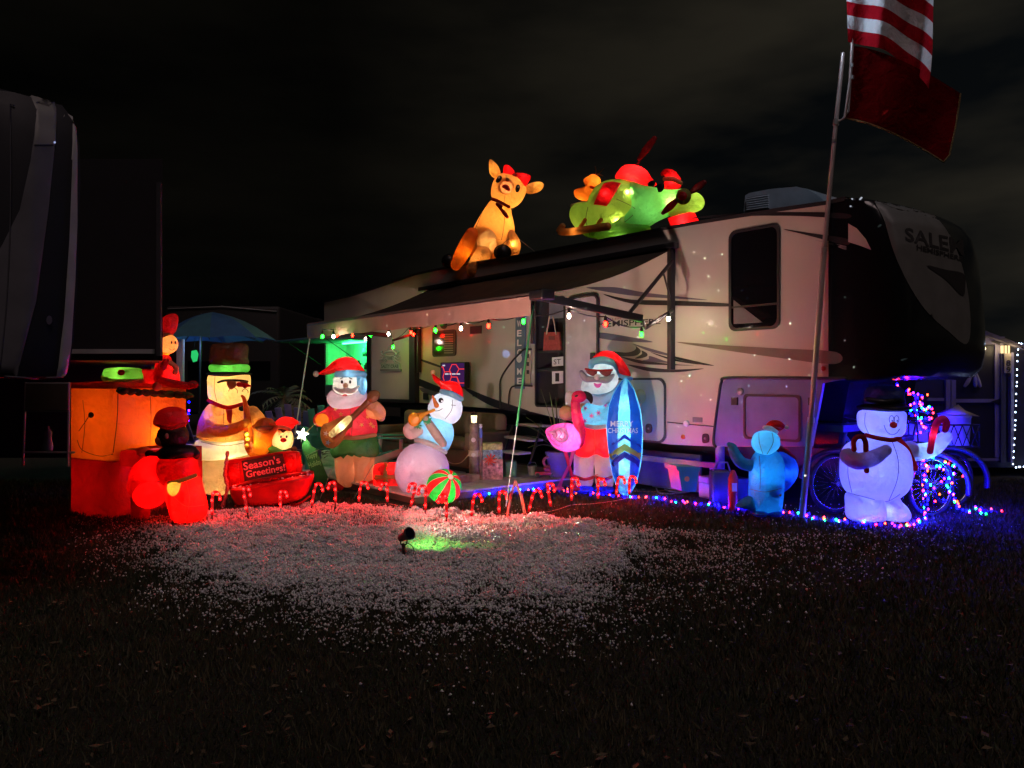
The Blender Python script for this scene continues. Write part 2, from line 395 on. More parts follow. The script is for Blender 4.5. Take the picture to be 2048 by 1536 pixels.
def npmesh(name, V, FI, mat, per=3, smooth=True):
    me = bpy.data.meshes.new(name); nv = len(V); nf = len(FI)
    me.vertices.add(nv); me.vertices.foreach_set('co', V.astype(np.float32).ravel())
    me.loops.add(nf*per); me.loops.foreach_set('vertex_index', FI.astype(np.int32).ravel())
    me.polygons.add(nf); me.polygons.foreach_set('loop_start', np.arange(0, nf*per, per, dtype=np.int32))
    me.polygons.foreach_set('use_smooth', np.full(nf, smooth)); me.materials.append(mat); me.update(calc_edges=True)
    ob = bpy.data.objects.new(name, me); COL.objects.link(ob); ob['_o'] = (0, 0, 0); return ob
def px_of(X, Y): return CX+X/Y*F, HY+CH/Y*F

def foam_density(X, Y):
    px = CX+X/Y*F; py = HY+CH/Y*F
    top = np.interp(px, [150, 250, 360, 480, 620, 900, 1000, 1150, 1300, 1500, 1800], [1035, 1040, 1036, 1024, 1012, 1028, 1036, 1040, 1062, 1075, 1062])
    full = np.interp(px, [150, 330, 500, 800, 1150, 1350, 1600, 1850], [1040, 1100, 1165, 1185, 1170, 1085, 1040, 1000])
    end = np.interp(px, [100, 300, 600, 900, 1200, 1500, 1800, 2000], [1180, 1275, 1320, 1370, 1370, 1310, 1200, 1060])
    d = np.clip((end-py)/np.maximum(end-full, 10), 0, 1)**1.8+.006*(py < end+90)
    d = np.where(py < full, 1.0, d); d = d*(.80+.2*np.clip((full-py)/45, 0, 1))
    d = d*np.interp(px, [120, 280, 420, 1150, 1320, 1550, 1900, 1990], [0, .35, 1, 1, .52, .22, .10, 0])
    return np.where(py < top, np.clip(1-(top-py)/9, 0, 1)*d*.5+.012*(px > 900), d)
def foam():
    rg = np.random.default_rng(3); N = 1300000
    X = rg.uniform(-5.2, 5.6, N); Y = rg.uniform(3.1, 9.6, N)
    gx, gy = np.arange(-5.4, 5.8, .035), np.arange(3.0, 9.8, .035)
    G = np.array([[noise.noise(Vector((a*2.1, b*2.1, 0)))*.6+noise.noise(Vector((a*8, b*8, 5)))*.75 for a in gx] for b in gy])
    cl = G[((Y-3.0)/.035).astype(int), ((X+5.4)/.035).astype(int)]
    d = foam_density(X, Y)
    keep = rg.random(N) < d*np.clip(.62+1.5*cl, np.clip((d-.35)/.65, 0, 1)*.45, 1)*(.36+.56*np.clip((d-.25)/.75, 0, 1)**1.4)
    X, Y, d, cl = X[keep], Y[keep], d[keep], cl[keep]; n = len(X)
    if n > 235000:
        s = rg.permutation(n)[:235000]; X, Y, d, cl = X[s], Y[s], d[s], cl[s]; n = 235000
    B = np.array([(1, 0, 0), (-1, 0, 0), (0, 1, 0), (0, -1, 0), (0, 0, 1), (0, 0, -1)], float)
    T = np.array([(0, 2, 4), (2, 1, 4), (1, 3, 4), (3, 0, 4), (2, 0, 5), (1, 2, 5), (3, 1, 5), (0, 3, 5)])
    sc = (.0035+.0085*rg.random(n)**1.8)*(.88+.55*np.clip((d-.3)/.7, 0, 1))
    V = B[None]*sc[:, None, None]*rg.uniform(.6, 1.4, (n, 1, 3))
    V = V+rg.normal(0, .2, V.shape)*sc[:, None, None]
    a = rg.uniform(0, 6.28, n); c, s = np.cos(a)[:, None], np.sin(a)[:, None]
    x = V[:, :, 0]*c-V[:, :, 1]*s; y = V[:, :, 0]*s+V[:, :, 1]*c
    z = V[:, :, 2]+(sc*.6+np.where(d > .6, rg.uniform(0, .045, n)*np.clip(.7+1.6*cl, 0, 2), rg.uniform(.0, .022, n)))[:, None]
    V = np.stack([x+X[:, None], y+Y[:, None], z], 2).reshape(-1, 3)
    FI = (T[None]+(np.arange(n)*len(B))[:, None, None]).reshape(-1, 3)
    m = pbr('foam_snow', (.80, .79, .80), .9, var=.1, scale=25)
    tag(npmesh('foam_snow', V, FI, m), 'white artificial foam flakes scattered over the front lawn', 'artificial snow', kind='stuff')
foam()
def grass():
    rg = np.random.default_rng(5); N = 270000
    Y = 2.4+9.5*rg.random(N)**.8; X = rg.uniform(-1.05, 1.05, N)*Y
    ins = (X-2.37)*(.632)+(Y-10)*(-.775); dd = (X-2.37)*(-.775)+(Y-10)*(-.632)
    ok = ~((ins < -1.85) & (dd < 3.3)) & (dd > -.1) | (ins > 1.9)
    X, Y = X[ok], Y[ok]; n = len(X); h = rg.uniform(.018, .05, n)*(1+.5*(Y > 8)); w = rg.uniform(.0025, .005, n)*(.7+Y/9); a = rg.uniform(0, 6.28, n); lx, ly = rg.normal(0, .5, n)*h, rg.normal(0, .5, n)*h
    V = np.empty((n, 3, 3)); ca, sa = np.cos(a)*w, np.sin(a)*w
    V[:, 0] = np.stack([X-ca, Y-sa, -.012+0*X], 1); V[:, 1] = np.stack([X+ca, Y+sa, -.012+0*X], 1); V[:, 2] = np.stack([X+lx, Y+ly, h], 1)
    FI = np.arange(n*3).reshape(-1, 3)
    m, nt, nd, lk, out = nodes('grass_blade'); b = nd.new('ShaderNodeBsdfPrincipled'); lk.new(b.outputs[0], out.inputs[0]); b.inputs['Roughness'].default_value = .7
    g = nd.new('ShaderNodeNewGeometry'); tc = nd.new('ShaderNodeTexCoord'); nz = nd.new('ShaderNodeTexNoise'); nz.inputs['Scale'].default_value = 1.6; lk.new(tc.outputs['Object'], nz.inputs['Vector'])
    ad = nd.new('ShaderNodeMath'); ad.operation = 'MULTIPLY_ADD'; ad.inputs[1].default_value = .4; lk.new(g.outputs['Random Per Island'], ad.inputs[0]); lk.new(nz.outputs['Fac'], ad.inputs[2])
    cr = nd.new('ShaderNodeValToRGB'); cr.color_ramp.elements[0].position = .45; cr.color_ramp.elements[0].color = (.016, .028, .007, 1); cr.color_ramp.elements[1].position = .85; cr.color_ramp.elements[1].color = (.070, .056, .024, 1)
    lk.new(ad.outputs[0], cr.inputs[0]); lk.new(cr.outputs[0], b.inputs['Base Color'])
    tag(npmesh('grass', V.reshape(-1, 3), FI, m, smooth=False), 'short dry lawn grass around and under the foam snow', 'grass', kind='stuff')
grass()

def litter():
    rg = random.Random(21); V = []; FA = []
    for i in range(900):
        Y = rg.uniform(3.0, 9.0); X = rg.uniform(-.72, .72)*Y; a = rg.uniform(0, 6.28); L_ = rg.uniform(.012, .032); w = L_*rg.uniform(.25, .6); z = rg.uniform(.012, .045); c, s = math.cos(a), math.sin(a); b = len(V)
        V += [(X+L_*c, Y+L_*s, z), (X-w*s, Y+w*c, z+rg.uniform(-.006, .012)), (X-L_*c, Y-L_*s, z+rg.uniform(-.004, .008)), (X+w*s, Y-w*c, z)]; FA.append((b, b+1, b+2, b+3))
    tag(raw('leaf_litter', V, FA, pbr('dead_leaf', (.11, .075, .04), .8, var=.5, scale=3), smooth=False), 'small dead leaves scattered over the lawn', 'leaves', kind='stuff')
litter()

# ------------------------------------------------------------------ the large fifth wheel camper
RV = Frame((2.37, 10.0, 0), math.atan2(-.775, .632))
FIB = pbr('camper_fibreglass', (.48, .44, .39), .38, var=.07, scale=1.3, coat=.15); DTRIM = pbr('dark_trim', (.02, .018, .02), .45)
GR1 = pbr('graphic_grey', (.10, .09, .13), .45, var=.05); GR2 = pbr('graphic_black', (.018, .016, .02), .4); GR3 = pbr('graphic_bronze', (.16, .11, .09), .45)
GR4 = pbr('graphic_silver', (.36, .33, .33), .4); BLACKGEL = pbr('black_gelcoat', (.006, .006, .008), .22, coat=.2)
NIGHT = glass('dark_window_glass'); WPLAST = pbr('white_plastic', (.72, .72, .74), .5, var=.04)
rv = thing('travel_trailer', 'large beige fifth wheel camper with black nose, awning out and inflatables on its roof', 'camper', RV.pt(-4, 0, 0))
def wp(pts, off=0.0): return [RV.at(x, y, off) for x, y in pts]
def wpoly(name, pts, off, th, mat, par=rv, sm=False, k=5):
    P = cat_closed(pts, k) if sm else pts
    return prism(name, wp(P, off), -RV.n*th, mat, par)
def rrect(q, r=.05, n=5):
    """px corner quad -> rounded rectangle in wall coordinates (u, z)"""
    c = [RV.uz(x, y) for x, y in q]; u0 = (c[0][0]+c[3][0])/2; u1 = (c[1][0]+c[2][0])/2; z1 = (c[0][1]+c[1][1])/2; z0 = (c[2][1]+c[3][1])/2; P = []
    for cx, cz, a0 in ((u1-r, z1-r, 0), (u0+r, z1-r, 90), (u0+r, z0+r, 180), (u1-r, z0+r, 270)):
        for i in range(n+1):
            a = math.radians(a0+90*i/n); P.append((cx+r*math.cos(a), cz+r*math.sin(a)))
    return P
def uzpoly(name, P, off, th, mat, par=rv): return prism(name, [RV.pt(u, z, off) for u, z in P], -RV.n*th, mat, par)
def ring(name, P, w, off, th, mat, par=rv):
    cu = sum(p[0] for p in P)/len(P); cz = sum(p[1] for p in P)/len(P); hu = max(p[0] for p in P)-cu; hz = max(p[1] for p in P)-cz
    I = [(cu+(u-cu)*(1-w/hu), cz+(z-cz)*(1-w/hz)) for u, z in P]; n = len(P)
    V = [RV.pt(u, z, off) for u, z in P]+[RV.pt(u, z, off) for u, z in I]+[RV.pt(u, z, off-th) for u, z in P]+[RV.pt(u, z, off-th) for u, z in I]; FA = []
    for i in range(n):
        j = (i+1) % n; FA += [(i, j, n+j, n+i), (i, 2*n+i, 2*n+j, j), (n+i, n+j, 3*n+j, 3*n+i)]
    return fixn(raw(name, V, FA, mat, par, smooth=False))
top = [(648, 603), (700, 592), (742, 579), (835, 547), (905, 532), (1040, 511), (1380, 447), (1560, 418), (1650, 405), (1692, 396)]
bot = [(1692, 757), (1646, 766), (1622, 893), (1430, 893), (1340, 889), (1235, 874), (1180, 852), (1061, 823), (820, 804), (735, 800), (650, 793)]
outl = [RV.uz(x, y) for x, y in top+bot]
kq = [(652, 684), (733, 683), (733, 770), (652, 770)]; dq = [(1071, 598), (1131, 592), (1131, 818), (1071, 812)]
kr = rrect(kq, .03, 2); dr = rrect(dq, .06, 3)
def sidewall():
    v, f = cdt(outl, holes=[kr, dr], step=None); V = [RV.pt(p.x, p.y, 0) for p in v]; n = len(V); V += [RV.pt(p.x, p.y, -.05) for p in v]
    FA = []
    for t in f:
        cxm = sum(v[i].x for i in t)/len(t); cz = sum(v[i].y for i in t)/len(t)
        if not inpoly(cxm, cz, outl) or inpoly(cxm, cz, kr) or inpoly(cxm, cz, dr): continue
        FA.append(tuple(t)); FA.append(tuple(i+n for i in t)[::-1])
    for P in (outl, kr, dr):
        b = len(V); m = len(P); V += [RV.pt(u, z, 0) for u, z in P]+[RV.pt(u, z, -.05) for u, z in P]
        for i in range(m): FA.append((b+i, b+(i+1) % m, b+m+(i+1) % m, b+m+i))
    return raw('side_wall', V, FA, FIB, rv, smooth=False)
wall = sidewall()
rt = [RV.uz(x, y) for x, y in top]
prism('far_body', [RV.pt(u, z, -.62) for u, z in outl], -RV.n*1.82, BLACKGEL, rv)
V = []; FA = []
for i, (u, z) in enumerate(rt): V += [RV.pt(u, z+.012, .03), RV.pt(u, z+.03, -.3), RV.pt(u, z+.035, -1.3), RV.pt(u, z+.0, -2.46), RV.pt(u, z-.035, .03), RV.pt(u, z-.05, -2.46)]
for i in range(len(rt)-1):
    a, b = i*6, (i+1)*6
    for s in range(3): FA.append((a+s, a+s+1, b+s+1, b+s))
    FA.append((a+4, a, b, b+4)); FA.append((a+3, a+5, b+5, b+3))
raw('roof', V, FA, DTRIM, rv, smooth=False)
box3('floor_pan', RV.pt(-4.6, 1.04, -1.3), RV.r*6.6, RV.n*1.1, (0, 0, .04), BLACK, rv)
box3('chassis_beam', RV.pt(-4.2, .62, -.9), RV.r*5.9, RV.n*.05, (0, 0, .12), BLACK, rv)
box3('dark_skirt', RV.pt(-5.1, .52, -2.3), RV.r*6.2, RV.n*.02, (0, 0, .5), BLACK, rv)
# nose cap
def nose():
    Z = [(1.60, 2.40, .15), (1.64, 2.46, .34), (1.75, 2.48, .44), (1.95, 2.50, .47), (2.3, 2.49, .47), (2.7, 2.47, .45), (3.05, 2.45, .42), (3.3, 2.42, .37), (3.45, 2.38, .30), (3.55, 2.34, .2), (3.60, 2.26, .1), (3.615, 2.15, .02)]
    V = []; FA = []; m = 25
    for z, ub, B in Z:
        V.append(RV.pt(1.93, z, .004))
        for j in range(m):
            v = j/(m-1); e = (1-abs(2*v-1)**2.4)**(1/2.2); V.append(RV.pt(min(ub, 2.3)+(ub-min(ub, 2.3))*(1-v*.25)+B*e, z, .004-2.448*v))
        V.append(RV.pt(1.93, z, -2.444))
    n = m+2
    for i in range(len(Z)-1):
        for j in range(n-1): FA.append((i*n+j, i*n+j+1, (i+1)*n+j+1, (i+1)*n+j))
    FA.append(tuple(range(n))[::-1]); FA.append(tuple((len(Z)-1)*n+j for j in range(n)))
    return fixn(raw('nose_cap', V, FA, BLACKGEL, rv), ang=35)
nose_o = nose()
CAPW = pbr('cap_white', (.13, .13, .12), .45)
decal('front_panel', [(1750, 398), (1800, 396), (1848, 413), (1898, 470), (1928, 550), (1940, 640), (1932, 688), (1895, 662), (1850, 620), (1812, 560), (1786, 500), (1768, 440)], [nose_o], CAPW, rv, .006, step=6)
text('nose_lettering', 'SALEM', [(1810, 482), (1926, 512), (1924, 480), (1808, 455)], [nose_o], INK, rv, .012, bold=.02)
text('nose_lettering', 'HEMISPHERE', [(1832, 500), (1924, 524), (1924, 514), (1832, 489)], [nose_o], INK, rv, .012, bold=.02)
decal('nose_graphic', [(1852, 532), (1890, 540), (1925, 548), (1928, 575), (1922, 592), (1890, 560)], [nose_o], INK, rv, .012)
decal('nose_graphic', [(1697, 447), (1714, 457), (1732, 478), (1743, 500), (1722, 492), (1697, 484)], [nose_o], FIB, rv, .006, sm=False)
for x, y in ((1706, 398), (1722, 399), (1703, 413)): disc('marker_lamp', x, y, 2, 1.6, [nose_o], emit('marker_glint', (.8, .85, 1), .5), rv, .02)
# graphics on the wall
def gfx(pts, mat, off=.004, sm=True): return wpoly('graphic_stripe', pts, off, .003, mat, sm=sm)
gfx([(1172, 575), (1215, 574), (1242, 576), (1290, 585), (1350, 592), (1416, 600), (1345, 597), (1270, 592), (1215, 584)], GR1)
gfx([(1206, 588), (1262, 599), (1345, 601), (1458, 607), (1458, 613), (1345, 611), (1262, 607)], GR2)
gfx([(1198, 665), (1250, 672), (1306, 684), (1250, 683), (1198, 676)], GR1)
gfx([(1225, 703), (1252, 705), (1268, 701), (1272, 694), (1265, 688), (1278, 697), (1281, 704), (1272, 711), (1252, 713), (1225, 711)], GR2)
gfx([(1283, 701), (1293, 706), (1294, 712), (1284, 716), (1270, 717), (1278, 712), (1284, 707)], GR2)
gfx([(1300, 712), (1330, 722), (1345, 726), (1305, 724), (1285, 721), (1297, 718)], GR1)
gfx([(1266, 688), (1290, 694), (1345, 710), (1345, 713), (1300, 703)], GR1); gfx([(1350, 713), (1390, 722), (1428, 731), (1400, 729), (1350, 717)], GR2)
gfx([(1300, 704), (1345, 717), (1400, 729), (1345, 721)], GR2, .006); gfx([(1240, 713), (1290, 722), (1345, 728), (1388, 731), (1330, 730), (1280, 727)], GR2, .007)
gfx([(1254, 729), (1300, 735), (1350, 739), (1408, 737), (1360, 744), (1300, 743)], GR2)
gfx([(1352, 684), (1440, 690), (1560, 697), (1672, 704), (1671, 728), (1560, 716), (1440, 699)], GR3)
gfx([(1375, 437), (1480, 426), (1600, 424), (1692, 427), (1692, 437), (1600, 432), (1480, 432)], GR2)
gfx([(1566, 458), (1620, 466), (1692, 477), (1692, 490), (1620, 472)], GR2); gfx([(1630, 480), (1692, 492), (1692, 500), (1665, 490)], GR4)
gfx([(822, 752), (870, 770), (905, 786), (870, 783), (822, 764)], GR2); gfx([(842, 718), (882, 732), (883, 736), (842, 722)], GR2)
gfx([(848, 787), (900, 805), (860, 800)], GR4); gfx([(928, 775), (985, 797), (1062, 824), (1000, 818), (955, 797)], GR2); gfx([(845, 775), (900, 795), (880, 798), (845, 784)], GR1)
text('wall_lettering', 'HEMISPHERE', [(1198, 655), (1322, 648), (1322, 637), (1198, 642)], [wall], INK, rv, .01, bold=.012)
text('wall_lettering', 'SALEM', [(1213, 641), (1243, 639), (1243, 635), (1213, 637)], [wall], pbr('maroon_print', (.25, .03, .03)), rv, .01)
# windows
def window(q, r, w=.035, glassm=NIGHT, name='window'):
    P = rrect(q, r); f = ring(name, P, w, .022, .03, DTRIM); g = uzpoly('pane', P, .008, .006, glassm, par=f); return f
bw = window([(1459, 458), (1565, 450), (1557, 658), (1459, 663)], .10)
c = rrect([(1459, 458), (1565, 450), (1557, 658), (1459, 663)], .1); us = [p[0] for p in c]; zs = [p[1] for p in c]
wpoly('window_reflection', [(1467, 600), (1525, 645), (1467, 648)], .012, .003, pbr('reflection_grey', (.11, .10, .12)), par=bw)  # reflection on the pane painted as a paler grey triangle
box3('window_rail', RV.pt((min(us)+max(us))/2, RV.uz(1500, 612)[1], .014), RV.r*((max(us)-min(us))/2-.04), RV.n*.006, (0, 0, .012), DTRIM, bw)
sw = window([(866, 662), (913, 659), (913, 713), (866, 713)], .07, .03, pbr('smoked_glass', (.06, .07, .06), .1, spec=.6), 'window')
for i in range(9): wpoly('blind_slat', [(888, 668+i*4.6), (906, 667.6+i*4.6), (906, 669.6+i*4.6), (888, 670+i*4.6)], .013, .003, pbr('blind', (.25, .26, .24)), par=sw)
wpoly('vent_cover', [(940, 653), (962, 651), (962, 667), (940, 668)], .02, .018, DTRIM); wpoly('speaker_cover', [(880, 646), (885, 643), (890, 645), (892, 652), (887, 658), (881, 654)], .03, .028, DTRIM, sm=True)
# rear slide panel, trims
wpoly('slide_out', [(741, 655), (818, 648), (818, 800), (741, 800)], .09, .088, FIB)
for q in ([(733, 655), (741, 654), (741, 803), (733, 803)], [(818, 648), (829, 647), (829, 806), (818, 806)]): wpoly('trim_strip', q, .115, .113, DTRIM)
wpoly('lower_trim', [(741, 797), (818, 799), (818, 806), (741, 804)], .1, .098, DTRIM)
for q in ([(846, 786), (856, 787), (856, 800), (846, 799)], [(945, 786), (952, 786), (952, 793), (945, 793)], [(957, 786), (961, 789), (957, 795), (954, 790)]): wpoly('utility_cover', q, .02, .018, DTRIM)
# kitchen recess at the rear with green light
GW = pbr('kitchen_wall', (.6, .62, .6), .5)
def recess(name, P, dep, mat, par=rv):
    n = len(P); V = [RV.pt(u, z, -.04) for u, z in P]+[RV.pt(u, z, -dep) for u, z in P]
    return raw(name, V, [(i, (i+1) % n, n+(i+1) % n, n+i) for i in range(n)]+[tuple(range(n, 2*n))], mat, par, smooth=False)
rk = recess('kitchen_recess', kr, .55, GW)
ku = [p[0] for p in kr]; kz = [p[1] for p in kr]
box3('shelf', RV.pt((min(ku)+max(ku))/2, min(kz)+.35, -.38), RV.r*((max(ku)-min(ku))/2-.01), RV.n*.15, (0, 0, .012), GW, rk)
for i, (a, h) in enumerate(((.2, .14), (.5, .2), (.85, .12), (1.15, .22), (1.5, .16))):
    lathe('bottle', RV.pt(min(ku)+a, min(kz)+.365, -.3), [(.05, 0), (.05, h*.6), (.02, h*.8), (.02, h)], DTRIM, rk, seg=10)
box3('microwave', RV.pt(max(ku)-.45, max(kz)-.25, -.4), RV.r*.28, RV.n*.12, (0, 0, .1), DTRIM, rk, .01)
box3('light_strip', RV.pt(max(ku)-.8, max(kz)-.03, -.12), RV.r*.6, RV.n*.02, (0, 0, .012), emit('green_strip', (.05, 1, .25), 14), rk)
lamp(rk, RV.pt((min(ku)+max(ku))/2, max(kz)-.15, -.2), 34, (.02, 1, .16), .1)
box3('hatch_door', RV.pt(-10.25, max(kz)+.02, .6), RV.r*1.25, RV.n*.58, (0, 0, .02), pbr('hatch_skin', (.12, .20, .22)), rv, .005)
bar('hatch_strut', RV.pt(-9.1, max(kz), .9), RV.pt(-9.1, max(kz)-.55, .02), .008, BLACK, rv); bar('hatch_strut', RV.pt(-11.2, max(kz), .9), RV.pt(-11.2, max(kz)-.55, .02), .008, BLACK, rv)
# doorway and open door
DK = pbr('cabin_interior', (.05, .045, .05), .7); rd = recess('door_recess', dr, .5, DK)
ring('door_frame', dr, .03, .02, .05, DTRIM)
def inpx(q, off): return [RV.at(x, y, off) for x, y in q]
prism('interior_panel', inpx([(1074, 602), (1129, 597), (1129, 635), (1074, 640)], -.3), -RV.n*.02, pbr('interior_blue', (.25, .27, .36)), rd)
for y in (701, 738): prism('screen_rail', inpx([(1070, y), (1132, y-1), (1132, y+4), (1070, y+5)], -.02), -RV.n*.02, DTRIM, rd)
for q in ([(1076, 705), (1090, 705), (1090, 735), (1076, 735)], [(1076, 744), (1098, 744), (1098, 775), (1076, 775)]): prism('cabinet_door', inpx(q, -.35), -RV.n*.02, pbr('cabinet', (.10, .09, .09)), rd)
prism('name_board', inpx([(1104, 715), (1126, 713), (1126, 731), (1104, 733)], -.05), -RV.n*.015, WPLAST, rd)
text('board_print', 'ST', [(1108, 729), (1122, 728), (1122, 718), (1108, 719)], [bpy.data.objects['name_board']], INK, rd, .006)
prism('letter_board', inpx([(1104, 743), (1125, 742), (1125, 766), (1104, 768)], -.05), -RV.n*.015, WPLAST, rd)
text('board_print', 'I', [(1111, 763), (1119, 763), (1119, 746), (1111, 746)], [bpy.data.objects['letter_board']], INK, rd, .006, bold=.03)
dp = wpoly('door', [(1134, 602), (1136, 597), (1190, 592), (1193, 596), (1193, 832), (1134, 822)], .05, .04, pbr('door_skin', (.52, .45, .46), .4))
P = rrect([(1136, 599), (1197, 590), (1197, 836), (1136, 826)], .10); 
def edgebar(name, pts, r, mat, par=rv, off=.06): return tube3(name, [RV.at(x, y, off) for x, y in cat_open(pts, 5)], r, mat, par, seg=8)
edgebar('door_edge', [(1138, 598), (1160, 593), (1185, 590), (1193, 595), (1195, 610), (1195, 700), (1195, 830)], .022, DTRIM)
box3('door_handle', RV.at(1185, 712, .075), RV.r*.045, RV.n*.015, (0, 0, .05), DTRIM, dp, .008)
# basement doors, covers
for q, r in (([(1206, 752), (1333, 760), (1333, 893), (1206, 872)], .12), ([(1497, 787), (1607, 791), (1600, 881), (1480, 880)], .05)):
    P = rrect(q, r); b_ = ring('hatch_frame', P, .03, .024, .012, DTRIM); uzpoly('hatch_panel', P, .012, .004, FIB if r > .1 else pbr('compartment_silver_blue_lit', (.14, .17, .38), .35), b_)  # smaller hatch: silver with the blue light spill mixed into its colour
edgebar('panel_seam', [(1335, 844), (1380, 849), (1428, 853)], .006, DTRIM, off=.004)
P2 = [(1690, 757), (1560, 756), (1455, 756), (1443, 764), (1438, 790), (1430, 850), (1427, 884), (1431, 893)]
wpoly('front_compartment', [(1690, 758), (1456, 757), (1444, 765), (1439, 790), (1431, 850), (1428, 884), (1431, 892), (1622, 892), (1646, 767), (1690, 758)][:-1], .006, .004, pbr('compartment_silver_blue_lit', (.14, .17, .38), .35))  # silver panel, blue LED light painted into the base colour
edgebar('compartment_seal', P2, .018, DTRIM, off=.01)
for x, y in ((1297, 857), (1410, 877)): 
    l_ = wpoly('lock_plate', [(x-5, y-8), (x+5, y-8), (x+6, y+7), (x-5, y+8)], .02, .018, DTRIM, sm=True); lathe('lock_core', RV.at(x, y, .02), [(.014, 0), (.012, .01)], METAL, l_, 10, RV.n)
lathe('power_inlet', RV.at(1374, 847, .0), [(.04, .002), (.04, .03), (.025, .035)], WPLAST, rv, 16, RV.n)
wpoly('info_plate', [(1385, 834), (1404, 835), (1404, 845), (1385, 844)], .01, .008, pbr('plate_grey', (.2, .2, .2)))
lathe('side_marker', RV.at(1367, 874, .0), [(.03, .002), (.03, .02), (.012, .035)], pbr('amber_lens', (.7, .12, .02), .3), rv, 14, RV.n)
lathe('side_marker', RV.at(1648, 737, .0), [(.028, .002), (.028, .02), (.012, .03)], pbr('red_lens', (.4, .02, .01), .3), rv, 14, RV.n)
for x in (1462, 1616): wpoly('door_catch', [(x, 795), (x+12, 795), (x+12, 810), (x, 810)], .03, .028, DTRIM)
lathe('catch_lamp', RV.at(1482, 783, 0), [(.045, .002), (.045, .03), (.02, .045)], METAL, rv, 14, RV.n)
box3('yellow_board', RV.at(1345, 922, -.25), RV.r*.75, RV.n*.03, (0, 0, .035), pbr('yellow_wood', (.45, .36, .12)), rv)
lathe('landing_leg', RV.at(1440, 930, -.3)*1, [(.06, -.35), (.06, .35)], pbr('leg_grey', (.35, .33, .36)), rv, 12)
# air conditioner on the roof
acw = pbr('shroud_white', (.55, .57, .62), .5)
ac = prism('air_conditioner', [RV.at(x, y, -.55) for x, y in [(1487, 428), (1490, 391), (1498, 386), (1540, 378), (1592, 373), (1612, 377), (1632, 388), (1650, 403), (1655, 420)]], -RV.n*.75, acw, rv)
vt = [(1495, 395), (1536, 388), (1538, 419), (1492, 424)]
prism('vent_panel', [RV.at(x, y, -.54) for x, y in vt], -RV.n*.005, pbr('vent_grey', (.2, .2, .23)), ac)
for i in range(6): 
    f_ = i/6+.05; a_ = RV.at(1494, 397+26*f_, -.53); b_ = RV.at(1536, 390+28*f_, -.53); bar('vent_slat', a_, b_, .012, acw, ac, 6)
# awning
R0 = RV.pt(-.27, 2.52, 2.5); LEN = 6.1
def aw(u, d, z): return RV.pt(u, z, d)
V = []; FA = []; nu, nd_ = 28, 10
for i in range(nu+1):
    u = -.27-LEN*i/nu
    for j in range(nd_+1):
        t = j/nd_; d = .03+2.45*t; z = 3.38-(3.38-2.58)*t-.10*math.sin(PI*t)*(1+.25*math.sin(i*1.9))-.03*math.sin(PI*i/nu)*t; V.append(aw(u, d, z))
for i in range(nu):
    for j in range(nd_): a = i*(nd_+1)+j; FA.append((a, a+1, a+nd_+2, a+nd_+1))
AWN = pbr('awning_cloth', (.032, .018, .010), .85, var=.15, bump=.2, bscale=20)
awn = raw('awning_cloth', V, FA, AWN, rv)
V = []; FA = []; n = 90
for i in range(n+1):
    u = -.27-LEN*i/n; w_ = .012*math.sin(i*.9)+.008*math.sin(i*2.3)
    for j in range(5): V.append(aw(u, 2.56+w_*j/4+.006*random.random(), 2.56-.055*j-(.006*math.sin(i*.45) if j == 4 else 0)))
for i in range(n):
    for j in range(4): a = i*5+j; FA.append((a, a+1, a+6, a+5))
raw('valance', V, FA, pbr('valance_cloth', (.42, .25, .20), .85, var=.12, scale=3, bump=.3, bscale=9), rv)
bar('roller_tube', aw(-.25, 2.5, 2.57), aw(-.27-LEN-.05, 2.5, 2.57), .045, pbr('roller', (.25, .18, .15)), rv, 12)
box3('awning_case', aw(-3.4, .05, 3.42), RV.r*3.22, RV.n*.05, (0, 0, .04), DTRIM, rv, .01)
box3('roller_head', aw(-.17, 2.48, 2.57), RV.r*.12, RV.n*.10, (0, 0, .06), BLACK, rv, .02)
e0 = aw(-.17, 2.48, 2.55); e1 = RV.at(1284, 637, 1.05)
def arm(a, b, w, h, name='awning_arm', mat=DTRIM):
    a, b = Vector(a), Vector(b); v = b-a; L = v.length; X = v/L; Y = X.cross(Vector((0, 0, 1))); Y.normalize(); Z = X.cross(Y)
    return box3(name, (a+b)/2, X*L/2, Y*w, Z*h, mat, rv, .004)
arm(e0, e1, .022, .045); arm(e1+Vector((0, 0, -.02)), RV.at(1291, 656, .95), .015, .02); arm(RV.at(1291, 656, .95), RV.at(1346, 620, .07), .016, .022)
arm(RV.at(1346, 520, .08), RV.at(1258, 627, 1.2), .016, .022); arm(RV.at(1327, 547, .32), RV.at(1342, 602, .07), .01, .012)
box3('awning_post', RV.pt(RV.uz(1347, 600)[0], (RV.uz(1347, 497)[1]+RV.uz(1347, 739)[1])/2, .05), RV.r*.035, RV.n*.045, (0, 0, (RV.uz(1347, 497)[1]-RV.uz(1347, 739)[1])/2), DTRIM, rv, .006)
box3('awning_post', RV.pt(RV.uz(842, 700)[0], (RV.uz(842, 640)[1]+RV.uz(842, 745)[1])/2, .05), RV.r*.03, RV.n*.04, (0, 0, (RV.uz(842, 640)[1]-RV.uz(842, 745)[1])/2), DTRIM, rv, .006)
f0 = aw(-6.4, 2.48, 2.55); arm(f0, RV.at(775, 671, 1.0), .02, .04); arm(RV.at(785, 681, .9), RV.at(838, 664, .08), .015, .02)
box3('awning_post', RV.pt(-.33, 2.28, 2.48), RV.r*.02, RV.n*.02, (0, 0, .26), BLACK, rv, .004)
